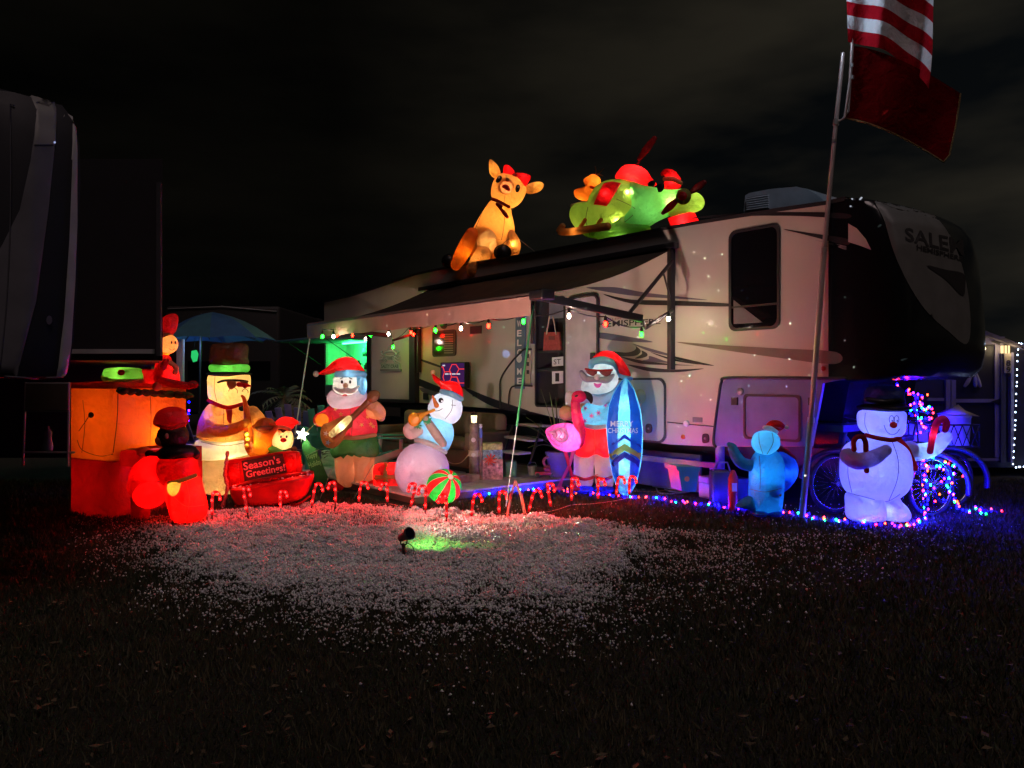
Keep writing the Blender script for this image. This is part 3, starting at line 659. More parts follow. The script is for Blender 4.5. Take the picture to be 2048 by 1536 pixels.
# entry rails and steps
edgebar('grab_rail', [(1000, 814), (1000, 785), (1002, 757), (1020, 728), (1040, 706), (1048, 699), (1062, 698)], .016, BLACK, off=.12)
edgebar('grab_rail', [(1017, 812), (1018, 790), (1022, 776), (1030, 772), (1045, 771), (1064, 772)], .014, BLACK, off=.12)
st = pbr('step_tread', (.30, .27, .27), .6, bump=.3)
for (x0, y0, x1, y1, d) in ((1033, 849, 1080, 853, .35), (1009, 874, 1062, 882, .65), (1000, 903, 1037, 908, .95)):
    a, b = RV.at(x0, y0, d), RV.at(x1, y1, d); box3('entry_step', (a+b)/2-RV.n*.12, (b-a)/2, RV.n*.13, (0, 0, .018), st, rv, .006)
for d, x in ((.5, 1003), (.5, 1060)): bar('step_rail', RV.at(x+22, 852, .3), RV.at(x, 925, 1.0), .018, BLACK, rv)

# ------------------------------------------------------------------ wooden deck in front of the camper
deck = tag(boxw('patio_deck', 0, 1, 0, 1, 0, .1, pbr('deck_base', (.10, .08, .07)), None, origin=(0, 0, 0)), kind='structure')
bpy.data.objects.remove(deck)
DU0, DU1, DD = -9.3, -2.0, 3.05
deck = tag(box3('patio_deck', RV.pt((DU0+DU1)/2, .045, DD/2-.3), RV.r*(DU1-DU0)/2, RV.n*(DD/2+.28), (0, 0, .045), pbr('deck_base', (.20, .17, .16), .8), None), kind='structure')
bdm = [pbr('deck_board_%d' % i, c, .6, var=.2, scale=9, bump=.25) for i, c in enumerate(((.62, .54, .55), (.54, .47, .48), (.66, .58, .59)))]
nb = 24; w_ = (DD+.3)/nb
me0 = None
for i in range(nb):
    d = -.28+w_*(i+.5)
    b_ = box3('deck_board', RV.pt((DU0+DU1)/2+random.uniform(-.004, .004), .102, d), RV.r*((DU1-DU0)/2+.01), RV.n*(w_/2-.004), (0, 0, .011+random.random()*.002), bdm[i % 3], deck)

# ================================================================== inflatables and the other things of the display
WARM = (1, .72, .34); COOL = (.80, .92, 1); AMBER = (1, .50, .12)
def fig(name, label, cat, px, D, ang=0.0, group=None, base=None, z=0.0):
    o = W(px, HY, D); o.z = z
    return thing(name, label, cat, o, group), Frame((o.x, o.y, 0), ang)
GI = 'glowing inflatables'
def L(t, fr, x, y, p, col=WARM, d=0.0, r=.05):
    if p >= 2 and d < .16: d += .09; r = .03
    return lamp(t, fr.at(x, y, d), p, col, r)
def tie(t, a, b): return tube3('tether', [a, b], .004, pbr('tether_cord', (.3, .28, .25), .7), t, seg=5)

# ---- snowman playing a saxophone
def sax_snowman():
    t, f = fig('inflatable_snowman', 'tall inflatable snowman in brown top hat and sunglasses playing an orange saxophone', 'inflatable', 448, 10.35, group=GI)
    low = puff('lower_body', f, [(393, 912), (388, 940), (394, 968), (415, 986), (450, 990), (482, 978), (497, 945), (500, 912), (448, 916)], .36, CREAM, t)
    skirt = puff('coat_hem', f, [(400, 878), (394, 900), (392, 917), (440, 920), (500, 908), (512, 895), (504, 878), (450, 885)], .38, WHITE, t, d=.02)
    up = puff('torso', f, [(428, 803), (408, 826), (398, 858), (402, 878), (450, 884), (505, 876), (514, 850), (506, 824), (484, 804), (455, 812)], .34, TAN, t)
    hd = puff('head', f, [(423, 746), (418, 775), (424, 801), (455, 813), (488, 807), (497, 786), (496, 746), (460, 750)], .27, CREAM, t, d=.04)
    hat = puff('top_hat', f, [(426, 692), (440, 687), (480, 686), (493, 691), (492, 715), (490, 730), (428, 730), (424, 712)], .24, fab('nylon_umber', (.055, .026, .015), .4), t, k=4, pw=4)
    band = puff('hat_band', f, [(425, 729), (458, 731), (493, 729), (492, 744), (458, 747), (426, 744)], .255, GREENF, t, k=4, pw=4)
    ball('hat_brim', f, 459, 748, 44, 6, BLACKF, t, t=.33)
    tube('sunglasses_frame', f, [(436, 765, 2), (450, 761, 2.4), (480, 761, 2.4), (495, 763, 2)], BLACKF, t, d=.29)
    for P in ([(454, 762), (470, 762), (472, 772), (463, 779), (456, 774)], [(482, 762), (495, 763), (495, 773), (490, 777), (483, 771)]): puff('sunglasses_lens', f, P, .02, BROWN, t, d=.30, rings=4)
    for cx_, cr_ in ((466, 9), (490, 6)): seam('cheek_line', [(cx_+cr_*math.cos(a), 784-cr_*math.sin(a)) for a in (-.3, .3, .9, 1.6, 2.3, 3.0)], 1.4, [hd], SEAM, t)
    tube('carrot_nose', f, [(478, 769, 5), (490, 770, 4), (502, 772, 1, .05)], RED, t, d=.31)
    tube('scarf', f, [(417, 801, 3.5), (436, 810, 4, .12), (458, 815, 4, .16), (484, 808, 3.5, .1)], RED, t, d=.2)
    decal('scarf_end', [(452, 814), (463, 814), (464, 830), (462, 847), (455, 841), (453, 828)], [up], RPRINT, t, .01)
    disc('coat_button', 483, 817, 6, 6, [up], INK, t, .006)
    tube('arm', f, [(418, 828, 13, -.05), (415, 848, 14, .05), (440, 862, 13, .2), (470, 857, 11, .34), (492, 846, 9, .4)], GOLD, t, d=.12)
    tube('arm', f, [(505, 824, 13), (520, 846, 14, .05), (515, 868, 12, .2), (498, 872, 10, .32)], TAN, t, d=.02)
    for a, b in (((448, 818), (452, 884)), ): seam('seam', [a, (447, 850), b], 1.0, [up], SEAM, t)
    seam('seam', [(402, 884), (450, 892), (503, 882)], 1.2, [up, skirt], SEAM, t); seam('seam', [(430, 752), (429, 780), (434, 803)], 1, [hd], SEAM, t)
    sx = tube('saxophone', f, [(484, 792, 2.5), (489, 800, 4), (494, 830, 6), (497, 862, 8), (500, 890, 11), (512, 903, 15), (524, 892, 17), (528, 872, 20), (531, 858, 24)], ORANGE, t, d=.46)
    ball('saxophone_bell', f, 530, 856, 21, 9, BROWN, t, d=.5, t=.13)
    tube('bell_rim', f, [(506, 853, 2.4), (520, 846, 2.4), (540, 847, 2.4), (554, 853, 2.4)], ORANGE, t, d=.55); tube('bell_rim', f, [(506, 853, 2.4), (520, 864, 2.4, .06), (540, 864, 2.4, .06), (554, 853, 2.4)], ORANGE, t, d=.55)
    for x, y in ((492, 868), (494, 880), (493, 892)): ball('sax_key', f, x, y, 4.5, 4.5, pbr('key_yellow', (.8, .6, .05)), t, d=.62)
    L(t, f, 460, 902, 16, (1, .75, .3), .1); L(t, f, 455, 850, 9, AMBER, 0); L(t, f, 456, 780, 10, (1, .68, .28), 0); L(t, f, 445, 955, 4, (1, .62, .3), 0); L(t, f, 520, 885, 2.5, (1, .6, .1), .48, .02); L(t, f, 460, 712, 1.6, (1, .4, .15), 0); L(t, f, 458, 738, 3, (.8, 1, .6), 0); L(t, f, 500, 852, .5, AMBER, .42, .01); L(t, f, 450, 860, .5, AMBER, .30, .02); L(t, f, 515, 850, 1.0, AMBER, .07, .02)
    L(t, f, 497, 872, 2.4, (1, .85, .3), .66, .03)
sax_snowman()

# ---- little penguin behind the red sleigh
def penguin():
    t, f = fig('inflatable_penguin', 'small inflatable penguin with red Santa hat peeking over the red sleigh', 'inflatable', 565, 10.0, group=GI)
    bd = puff('body', f, [(540, 900), (536, 925), (540, 960), (560, 972), (590, 970), (602, 950), (600, 920), (592, 898), (566, 894)], .2, BLACKF, t)
    hd = ball('head', f, 567, 876, 20.5, 22, BLACKF, t, d=-.08, t=.14)
    fc = puff('face', f, [(567, 866), (558, 860), (549, 864), (545, 880), (549, 894), (566, 901), (581, 896), (586, 880), (583, 865), (576, 860)], .155, CREAM, t, d=.03)
    ht = puff('santa_hat', f, [(550, 854), (553, 842), (566, 834), (583, 835), (598, 845), (590, 851), (583, 858), (566, 855)], .12, RED, t, d=.02)
    tube('hat_trim', f, [(550, 856, 3.6), (564, 854, 3.8), (580, 859, 3.6)], PEACH, t, d=.13); ball('pompom', f, 598, 846, 4, 4, WHITE, t)
    for x in (562, 573): disc('eye', x, 873.5, 2, 2.8, [fc], INK, t, .004)
    ball('beak', f, 567, 880, 6, 4.5, RED, t, d=.19, t=.04)
    puff('scarf', f, [(538, 895), (552, 892), (568, 903), (560, 908), (542, 905)], .12, GREENF, t, d=.1)
    for x in (579, 588): ball('flipper', f, x, 903-(x-579)*.4, 6, 7, BROWN, t, d=.2)
    L(t, f, 566, 882, 1.99, (1, .78, .42), .10, .02); L(t, f, 570, 846, 1.6, WARM, .02); L(t, f, 560, 925, 1.2, WARM, 0)
penguin()

# ---- red metal sleigh
def sleigh():
    t, f = fig('season_sleigh', 'red metal sleigh with a black chalk board reading season greetings', 'sleigh', 535, 9.65)
    red = pbr('red_enamel', (.55, .012, .015), .35, var=.25, scale=5, bump=.15, bscale=30); dk = pbr('chalk_board', (.03, .035, .03), .7)
    bk = prism('sleigh_back', [f.at(x, y, 0) for x, y in cat_closed([(451, 930), (456, 921), (500, 914), (560, 904), (592, 903), (600, 912), (600, 952), (560, 966), (500, 975), (462, 980), (455, 960)], 4)], -f.n*.05, red, t)
    for q in ([(456, 930), (478, 926), (480, 968), (462, 972)], [(570, 908), (592, 906), (594, 948), (574, 953)]): puff('lit_panel', f, q, .03, RED, t, d=.02, smoothp=False, rings=4, back=False)
    bd = prism('chalk_board', [f.at(x, y, .06) for x, y in [(483, 922), (564, 908), (573, 945), (489, 963)]], -f.n*.03, dk, t)
    P_ = pbr('chalk_pink', (.75, .35, .40), .8)
    text('chalk_lettering', "Season's", [(488, 941), (562, 926), (558, 911), (486, 925)], [bd], P_, t, .006, bold=.02)
    text('chalk_lettering', "Greetings!", [(494, 960), (572, 945), (569, 927), (491, 942)], [bd], P_, t, .006, bold=.02)
    Pt = cat_closed([(462, 978), (475, 972), (540, 958), (600, 948), (622, 946), (627, 952), (620, 975), (604, 997), (560, 1008), (510, 1013), (478, 1010), (468, 998)], 4)
    puff('sleigh_tub', f, Pt, .22, red, t, d=.22, smoothp=False, pw=5)
    rim = tube('tub_rim', f, [(462, 976, 4), (500, 966, 5, .04), (560, 954, 5, .05), (624, 945, 4)], DRED, t, d=.30)
    rg = random.Random(2)
    for i in range(70):
        x = rg.uniform(466, 622); ball('snow_clump', f, x, 975-(x-466)*.19+rg.uniform(-3, 4), rg.uniform(1.6, 3.6), rg.uniform(1.2, 2.4), pbr('snow_clump', (.8, .7, .7), .9), t, d=.34+rg.uniform(-.03, .03), seg=6, rings=4)
    tube('sleigh_runner', f, [(470, 1012, 2.2), (520, 1017, 2.2), (590, 1010, 2.2), (620, 992, 2)], red, t, d=.30)
    P = cat_open([(455, 905, 0), (452, 930, .1), (450, 950, .1), (455, 975, .15), (449, 1000, .2), (440, 1030, .25)], 5)
    tube3('tinsel_garland', [f.at(x, y, d+.08) for x, y, d in P], [.022+.006*math.sin(i*2.1) for i in range(len(P))], pbr('tinsel', (.5, .10, .10), .3, .3, var=.4, scale=60, bump=1), t, 6)
    lamp(t, f.at(470, 948, .35), 4.5, (1, .03, .015), .05); lamp(t, f.at(583, 930, .35), 3.5, (1, .03, .015), .05)
    for x, y in ((468, 950), (583, 930)): lamp(t, f.at(x, y, .028), .25, (1, .1, .05), .01)
sleigh()

# ---- green holiday tag with lit star
def tree_tag():
    t, f = fig('holiday_tag', 'tilted dark green Happy Holiday tree board topped with a bright star', 'sign', 628, 11.0)
    gm = pbr('board_green', (.03, .12, .04), .6, var=.3, scale=12)
    b = prism('tag_board', [f.at(x, y, 0) for x, y in [(603, 892), (612, 876), (622, 892), (632, 898), (655, 955), (646, 969), (628, 962)]], -f.n*.03, gm, t)
    text('tag_lettering', 'Happy', [(616, 922), (636, 914), (633, 903), (612, 911)], [b], pbr('tag_print', (.35, .55, .3), .7), t, .006)
    text('tag_lettering', 'Holiday', [(620, 940), (645, 930), (641, 917), (616, 926)], [b], pbr('tag_print', (.35, .55, .3), .7), t, .006)
    for a, c in (((601, 893), (604, 869)), ((611, 912), (638, 899))): bar('wire_edge', f.at(*a, .02), f.at(*c, .02), .004, METAL, t, 5)
    S = [(604+ (13 if i % 2 == 0 else 6)*math.sin(PI*i/5+.2), 869-(13 if i % 2 == 0 else 6)*math.cos(PI*i/5+.2)) for i in range(10)]
    prism('lit_star', [f.at(x, y, .05) for x, y in S], -f.n*.03, emit('star_white', (1, .95, .62), 9), t)
    lamp(t, f.at(606, 876, .12), 5, (.5, 1, .35), .03)
    bar('guy_cord', f.at(609, 868, 0), f.at(640, 838, -.2), .004, pbr('cord_yellow', (.5, .45, .2)), t, 5); bar('guy_cord', f.at(600, 872, 0), f.at(585, 879, 0), .004, pbr('cord_yellow', (.5, .45, .2)), t, 5)
    bar('tag_stake', f.at(640, 962, -.02), f.at(650, 985, -.02), .012, WOOD, t)
tree_tag()

# ---- Santa with the ukulele
def uke_santa():
    t, f = fig('inflatable_santa', 'inflatable Santa in a pink flowered shirt and grass skirt strumming a ukulele', 'inflatable', 705, 11.0, group=GI)
    for P in ([(674, 905), (672, 935), (678, 970), (690, 974), (705, 970), (708, 930), (708, 905)], [(710, 905), (710, 940), (713, 970), (730, 974), (744, 968), (747, 930), (748, 905)]): puff('leg', f, P, .24, PEACH, t, k=4)
    for x0 in (668, 745): puff('slipper', f, [(x0-16, 972), (x0-6, 962), (x0+10, 962), (x0+20, 974), (x0+12, 982), (x0-10, 983)], .22, RED, t, d=.1)
    puff('grass_skirt', f, [(665, 878), (662, 905), (672, 916), (678, 906), (690, 917), (697, 907), (708, 912), (716, 903), (728, 914), (738, 905), (748, 914), (757, 908), (755, 880), (748, 868), (700, 870)], .36, DGREEN, t, k=2)
    up = puff('shirt', f, [(664, 812), (654, 830), (660, 855), (668, 874), (710, 878), (750, 872), (752, 842), (738, 815), (700, 808)], .36, SHIRT, t)
    tube('shirt_hem', f, [(672, 872, 4), (705, 876, 4.5, .1), (750, 870, 4)], PEACH, t, d=.26)
    for x, y in ((671, 819), (682, 829), (735, 834), (741, 848), (723, 850), (746, 853), (690, 860)): flower(x, y, 5, 5, [up], YPRINT, t, .006, x)
    bd = puff('beard', f, [(668, 778), (656, 790), (656, 803), (668, 816), (690, 821), (712, 816), (729, 804), (733, 788), (727, 778), (712, 786), (694, 790), (679, 785)], .30, fab('nylon_beard', (.72, .66, .70), .45), t, d=.07, cen=(694, 800))
    fc = puff('face', f, [(671, 752), (668, 768), (669, 782), (682, 790), (705, 790), (720, 782), (722, 766), (720, 751), (696, 748)], .30, WHITE, t, d=.08)
    hr = puff('side_hair', f, [(716, 752), (729, 752), (732, 775), (728, 790), (719, 782)], .22, SKYB, t, d=.16)
    ht = puff('santa_hat', f, [(638, 748), (655, 735), (672, 720), (690, 714), (708, 717), (722, 732), (729, 747), (700, 745), (672, 742), (655, 749)], .28, RED, t, d=.04)
    ball('pompom', f, 632, 748, 6, 6, WHITE, t); tube('hat_fur', f, [(675, 749, 7), (700, 747, 7.5, .06), (727, 749, 7)], SKYB, t, d=.26)
    tube('moustache', f, [(669, 776, 2), (682, 782, 4.5, .05), (692, 780, 5, .06), (704, 782, 4.5, .05), (718, 772, 1.5)], WHITE, t, d=.38)
    for x in (684, 700): disc('eye', x, 764, 2.2, 3.4, [fc], INK, t, .004)
    for x, r in ((683, -.4), (701, .4)): disc('eyebrow', x, 757, 4, 1.2, [fc], SEAM, t, .004, rot=r)
    ball('nose', f, 691, 771, 5, 5, CREAM, t, d=.42, t=.05); disc('mouth', 690, 788, 5, 3.6, [bd, fc], RPRINT, t, .03)
    tube('arm', f, [(664, 822, 12), (650, 834, 13), (640, 840, 14, .12)], SHIRT, t, d=.12); ball('hand', f, 644, 840, 13, 13, ORANGE, t, d=.36)
    tube('arm', f, [(742, 825, 11), (760, 828, 12, .1), (752, 815, 12, .2), (738, 808, 11, .28)], PEACH, t, d=.16); ball('cuff', f, 762, 836, 8, 7, CREAM, t, d=.2)
    ub = puff('ukulele_body', f, [(641, 872), (645, 850), (660, 844), (672, 838), (690, 832), (704, 838), (704, 852), (694, 862), (686, 880), (668, 896), (650, 892)], .10, BROWN, t, d=.46)
    tube('ukulele_neck', f, [(668, 872, 6.5), (690, 848, 6.5), (712, 828, 6), (738, 802, 6)], BROWN, t, d=.56)
    tube('lit_fretboard', f, [(664, 868, 7), (683, 852, 8), (697, 838, 7)], fab('nylon_butter', (.95, .85, .5), .8), t, d=.62)
    puff('ukulele_head', f, [(734, 800), (736, 786), (746, 780), (758, 783), (760, 793), (752, 803), (742, 806)], .07, BROWN, t, d=.56)
    for x, y in ((652, 867), (656, 885)): flower(x, y, 6, 5, [ub], WPRINT if y < 870 else pbr('blue_print', (.3, .5, .8)), t, .006)
    seam('seam', [(700, 818), (704, 845), (703, 872)], 1.2, [up], SEAM, t); seam('seam', [(664, 830), (668, 850), (668, 870)], 1.1, [up], SEAM, t)
    L(t, f, 683, 853, 1.6, (1, .9, .55), .64, .015); L(t, f, 695, 768, 8, (1, .93, .75), .02); L(t, f, 725, 770, 1.2, COOL, .18, .02); L(t, f, 695, 804, 1.95, (1, .88, .88), .12, .03); L(t, f, 690, 802, 1.6, (1, .85, .85), .10, .03); L(t, f, 708, 890, 2.6, (.8, 1, .5), 0); L(t, f, 755, 822, .9, (1, .6, .4), .2, .02); L(t, f, 668, 862, .5, WARM, .46, .02); L(t, f, 652, 828, .8, (1, .5, .4), .12, .02); L(t, f, 698, 730, 3.5, (1, .6, .5), .02); L(t, f, 705, 845, 5, (1, .55, .4), 0); L(t, f, 700, 749, .4, COOL, .3, .01)
    L(t, f, 690, 935, 1.2, (1, .6, .5), 0); L(t, f, 730, 935, 1.2, (1, .6, .5), 0); L(t, f, 665, 862, .8, WARM, .46); L(t, f, 645, 842, .8, WARM, .36)
uke_santa()
for nm, A_, B_, D_ in (('inflatable_santa', (705, 935), (652, 1006), 10.4),):
    for a_, b_ in (((745, 930), (708, 1000)), ((668, 930), (640, 996))):
        p_, q_ = W(a_[0], a_[1], 10.75), W(b_[0], b_[1], 10.0); q_.z = .02
        tc_ = tube3('tether_cord', [p_, q_], .004, pbr('tether_cord', (.3, .28, .25), .7), None, 5, origin=q_); tag(tc_, 'thin pale tether cord running from the %s leg of the ukulele Santa to the ground' % ('right' if a_[0] > 700 else 'left'), 'cord')

# ---- red gift and beach ball
def gift():
    t, f = fig('inflatable_gift', 'red inflatable gift box with olive ribbon beside the grass skirt Santa', 'inflatable', 778, 10.75, group=GI)
    b = puff('gift_box', f, [(750, 930), (775, 926), (803, 928), (806, 955), (803, 978), (778, 982), (752, 980), (748, 955)], .25, RED, t, pw=5, k=4)
    decal('ribbon', [(768, 927), (776, 927), (775, 955), (779, 981), (770, 981), (766, 955)], [b], OLIVE, t, .01, sm=False); decal('ribbon', [(750, 949), (803, 947), (803, 957), (750, 960)], [b], OLIVE, t, .014, sm=False)
    L(t, f, 785, 950, 20, (1, .3, .2), 0)
    t, f = fig('beach_ball', 'inflatable beach ball with red and green stripes and white cap', 'inflatable', 888, 9.75, group=GI)
    C = f.at(888, 973, 0); R = 35*C.y/F; A = Vector((.42, -.62, .62)).normalized(); X = A.orthogonal().normalized(); Y = A.cross(X)
    for k in range(12):
        V = []; FA = []; a0 = 2*PI*k/12
        for i in range(13):
            th = PI*i/12
            for j in range(4):
                ph = a0+2*PI/12*j/3; V.append(C+(A*math.cos(th)+(X*math.cos(ph)+Y*math.sin(ph))*math.sin(th))*R)
        for i in range(12):
            for j in range(3): a = i*4+j; FA.append((a, a+1, a+5, a+4))
        raw('stripe', V, FA, RED if k % 2 else fab('nylon_ball_green', (.02, .50, .05), .6), t)
        tube3('seam', [C+(A*math.cos(PI*i/12)+(X*math.cos(a0)+Y*math.sin(a0))*math.sin(PI*i/12))*R*1.004 for i in range(1, 12)], .003, pbr('seam_pale', (.7, .6, .4)), t, 5)
    lathe('valve_cap', C+A*R*.985, [(R*.17, 0), (R*.15, .012), (.001, .02)], WPLAST, t, 16, A)
    lamp(t, C+Vector((.03, -.05, -.06)), 4, (1, .9, .8), .03)
gift()

# ---- trumpet snowman
def trumpet_snowman():
    t, f = fig('inflatable_snowman', 'white inflatable snowman in a blue sweater blowing a golden horn', 'inflatable', 848, 10.1, group=GI)
    low = ball('lower_body', f, 844, 941, 55, 57, fab('nylon_lilac', (.82, .66, .74), .45), t, t=.37)
    up = puff('sweater', f, [(834, 878), (838, 850), (850, 836), (872, 832), (895, 838), (906, 855), (907, 875), (898, 898), (888, 904), (868, 896)], .27, SKYB, t, d=.03)
    tube('sweater_hem', f, [(833, 880, 5), (850, 884, 5.5, .12), (872, 893, 5.5, .12), (890, 904, 5)], WHITE, t, d=.14)
    hd = puff('head', f, [(862, 800), (875, 788), (898, 785), (918, 796), (925, 815), (920, 836), (904, 848), (882, 840), (864, 834), (856, 817)], .24, WHITE, t, d=.08)
    ht = puff('santa_hat', f, [(865, 748), (873, 754), (882, 762), (900, 762), (916, 766), (925, 780), (924, 797), (905, 790), (884, 782), (880, 772), (868, 762)], .18, RED, t, d=.08)
    ball('pompom', f, 866, 745, 5.5, 5.5, CREAM, t, d=.06); tube('hat_fur', f, [(884, 783, 5.5), (903, 788, 6, .08), (922, 798, 5.5)], SKYB, t, d=.20)
    tube('carrot_nose', f, [(873, 811, 5), (869, 801, 3.4, .03), (865, 791, 1, .05)], ORANGE, t, d=.33)
    for x, y, rx, ry in ((882, 801, 5, 5), (870, 800, 2.5, 4)): e = disc('eye', x, y, rx, ry, [hd], INK, t, .005)
    disc('eye_glint', 884, 803, 1.8, 1.8, [hd], WPRINT, t, .009)
    seam('smile', [(870, 822), (878, 821), (885, 817)], 1.3, [hd], INK, t); seam('seam', [(905, 800), (903, 820), (890, 838)], 1.2, [hd], SEAM, t); seam('seam', [(902, 810), (911, 811)], 1.2, [hd], SEAM, t)
    hb = tube('horn', f, [(868, 820, 3), (858, 824, 3.2), (848, 828, 4.5), (838, 834, 9), (830, 838, 14)], GOLD, t, d=.42); ball('horn_bell', f, 828, 839, 12, 14, fab('nylon_mustard', (.72, .33, .02), .4), t, d=.47, t=.04)
    tube('arm', f, [(886, 887, 8, -.05), (872, 868, 9), (860, 850, 8.5), (852, 838, 7)], fab('nylon_taupe', (.55, .46, .42), .4), t, d=.36)
    tube('arm', f, [(838, 862, 9), (822, 868, 11), (816, 858, 10), (826, 848, 8)], fab('nylon_blush', (.80, .62, .66), .45), t, d=.24)
    for x, y in ((856, 849), (862, 852), (843, 852), (836, 855), (850, 857)): flower(x, y, 6, 7, [up], pbr('leaf_green', (.03, .3, .12)), t, .16, x, name='wreath_leaf')
    L(t, f, 893, 815, 5, (.70, .90, 1), .05); L(t, f, 875, 862, 3, (.7, .9, 1), .02); L(t, f, 902, 773, 1.6, (1, .5, .4), .08); L(t, f, 840, 935, 2.6, (.95, .72, 1), 0); L(t, f, 834, 838, .3, WARM, .44, .01)
trumpet_snowman()

# ---- surf Santa and flamingo
def surf_santa():
    t, f = fig('inflatable_santa', 'inflatable beach Santa in sunglasses and red shorts holding a blue surfboard', 'inflatable', 1205, 10.55, group=GI)
    for P in ([(1151, 905), (1148, 940), (1147, 970), (1165, 975), (1184, 970), (1187, 935), (1187, 905)], [(1189, 905), (1190, 940), (1192, 970), (1210, 975), (1226, 970), (1224, 935), (1222, 905)]):
        l_ = puff('leg', f, P, .22, fab('nylon_shell', (.84, .60, .62), .45), t, k=4); decal('sandal_strap', [(P[0][0]-3, 949), (P[0][0]+18, 955), (P[6][0], 951), (P[6][0], 957), (P[0][0]+18, 961), (P[0][0]-3, 956)], [l_], RPRINT, t, .01)
    for x in (1166, 1207): ball('sandal', f, x, 978, 22, 8, NAVY, t, d=.05, t=.26)
    sh = puff('shorts', f, [(1162, 850), (1154, 880), (1150, 910), (1170, 916), (1190, 908), (1208, 916), (1226, 910), (1226, 880), (1224, 850), (1190, 848)], .33, RED, t)
    seam('seam', [(1189, 852), (1190, 885), (1188, 910)], 1.3, [sh], SEAM, t)
    up = puff('shirt', f, [(1163, 812), (1157, 835), (1164, 855), (1192, 860), (1224, 856), (1228, 830), (1236, 800), (1200, 800)], .33, CYAN, t)
    tube('shirt_hem', f, [(1165, 850, 4), (1192, 855, 4.5, .06), (1222, 851, 4)], WHITE, t, d=.25)
    for x, y in ((1171, 817), (1183, 832), (1197, 826), (1211, 811), (1170, 842), (1162, 830)): flower(x, y, 7, 6, [up], PPRINT, t, .006, x, .3)
    bd = puff('beard', f, [(1166, 786), (1172, 798), (1186, 813), (1202, 817), (1222, 802), (1233, 784), (1234, 774), (1215, 784), (1190, 788)], .26, fab('nylon_beard_blue', (.45, .58, .72), .45), t, d=.06)
    fc = puff('face', f, [(1184, 722), (1180, 742), (1168, 757), (1162, 778), (1175, 787), (1200, 789), (1222, 782), (1235, 764), (1235, 738), (1230, 722), (1205, 716)], .30, WHITE, t, d=.07, cen=(1200, 752)); ch = fc
    ht = puff('santa_hat', f, [(1184, 726), (1188, 712), (1205, 702), (1226, 704), (1243, 718), (1256, 738), (1261, 752), (1250, 754), (1236, 748), (1232, 728), (1208, 718)], .28, RED, t, d=.04)
    tube('hat_fur', f, [(1182, 732, 6), (1186, 724, 7, .05), (1206, 720, 7.5, .06), (1226, 727, 7, .02), (1233, 745, 5.5, -.05)], SKYB, t, d=.26); tube('hat_fur', f, [(1236, 748, 5), (1248, 754, 5), (1262, 757, 4)], SKYB, t, d=.16)
    tube('moustache', f, [(1163, 745, 5), (1172, 757, 7, .04), (1194, 759, 5, .05), (1214, 759, 7.5, .04), (1227, 750, 3)], GREYF, t, d=.38)
    tube('sunglasses_frame', f, [(1171, 738, 2), (1194, 741, 2), (1224, 740, 2)], DRED, t, d=.47)
    for P in ([(1172, 738), (1192, 740), (1193, 748), (1185, 752), (1175, 747)], [(1200, 741), (1222, 740), (1221, 749), (1212, 753), (1202, 748)]): puff('sunglasses_lens', f, P, .02, fab('nylon_smoke', (.25, .05, .06), .4), t, d=.46, rings=4)
    ball('nose', f, 1194, 754, 6, 6, WHITE, t, d=.5, t=.05); decal('mouth', [(1188, 765), (1195, 767), (1203, 765), (1200, 772), (1195, 774), (1190, 771)], [ch, bd], PPRINT, t, .02)
    tube('arm', f, [(1166, 818, 12), (1148, 828, 13, .08), (1134, 824, 13, .12)], PEACH, t, d=.0); ball('hand', f, 1132, 826, 14, 15, PEACH, t, d=.16)
    tube('held_glass', f, [(1137, 812, 6), (1138, 798, 8), (1139, 790, 8.5)], WHITE, t, d=.1); ball('hand', f, 1281, 793, 12, 15, fab('nylon_olive_glove', (.55, .50, .30), .4), t, d=-.08)
    tube('arm', f, [(1236, 812, 12, -.05), (1262, 815, 12, -.1), (1278, 800, 10, -.1)], PEACH, t, d=.0)
    sb = puff('surfboard', f, [(1248, 757), (1232, 775), (1218, 810), (1213, 850), (1216, 895), (1224, 945), (1236, 980), (1248, 991), (1262, 986), (1276, 955), (1284, 910), (1285, 865), (1281, 820), (1268, 778), (1256, 760)], .16, fab('nylon_board', (.16, .66, .92), .65), t, d=.40, pw=3, cen=(1249, 875))
    for P in ([(1247, 760), (1232, 776), (1219, 811), (1214, 850), (1217, 895), (1225, 944), (1236, 977), (1239, 970), (1237, 930), (1235, 870), (1237, 815), (1242, 780)], [(1255, 761), (1267, 780), (1279, 820), (1284, 866), (1282, 909), (1274, 954), (1262, 980), (1258, 972), (1260, 930), (1261, 870), (1260, 820), (1255, 782)]): decal('board_panel', P, [sb], BLUE, t, .003, sm=False, step=5)
    decal('board_outline', [(1225, 886), (1249, 868), (1280, 890), (1283, 899), (1249, 877), (1217, 896)], [sb], NAVY, t, .008, sm=False)
    decal('board_chevron', [(1217, 908), (1249, 887), (1281, 906), (1279, 920), (1249, 901), (1219, 922)], [sb], LIME, t, .009, sm=False)
    decal('board_chevron', [(1219, 923), (1249, 903), (1279, 921), (1277, 935), (1249, 915), (1222, 936)], [sb], NAVY, t, .008, sm=False)
    tp = pbr('board_print', (.55, .8, .95), .6)
    text('board_lettering', 'MERRY', [(1222, 853), (1266, 853), (1266, 842), (1222, 842)], [sb], tp, t, .012, bold=.01)
    text('board_lettering', 'CHRISTMAS', [(1217, 866), (1275, 866), (1275, 856), (1217, 856)], [sb], tp, t, .012, bold=.01)
    L(t, f, 1247, 868, 8, (.8, .95, 1), .42, .04); L(t, f, 1247, 810, 3, (.8, .95, 1), .42, .03); L(t, f, 1248, 930, 3.5, (.7, .85, 1), .40, .03)
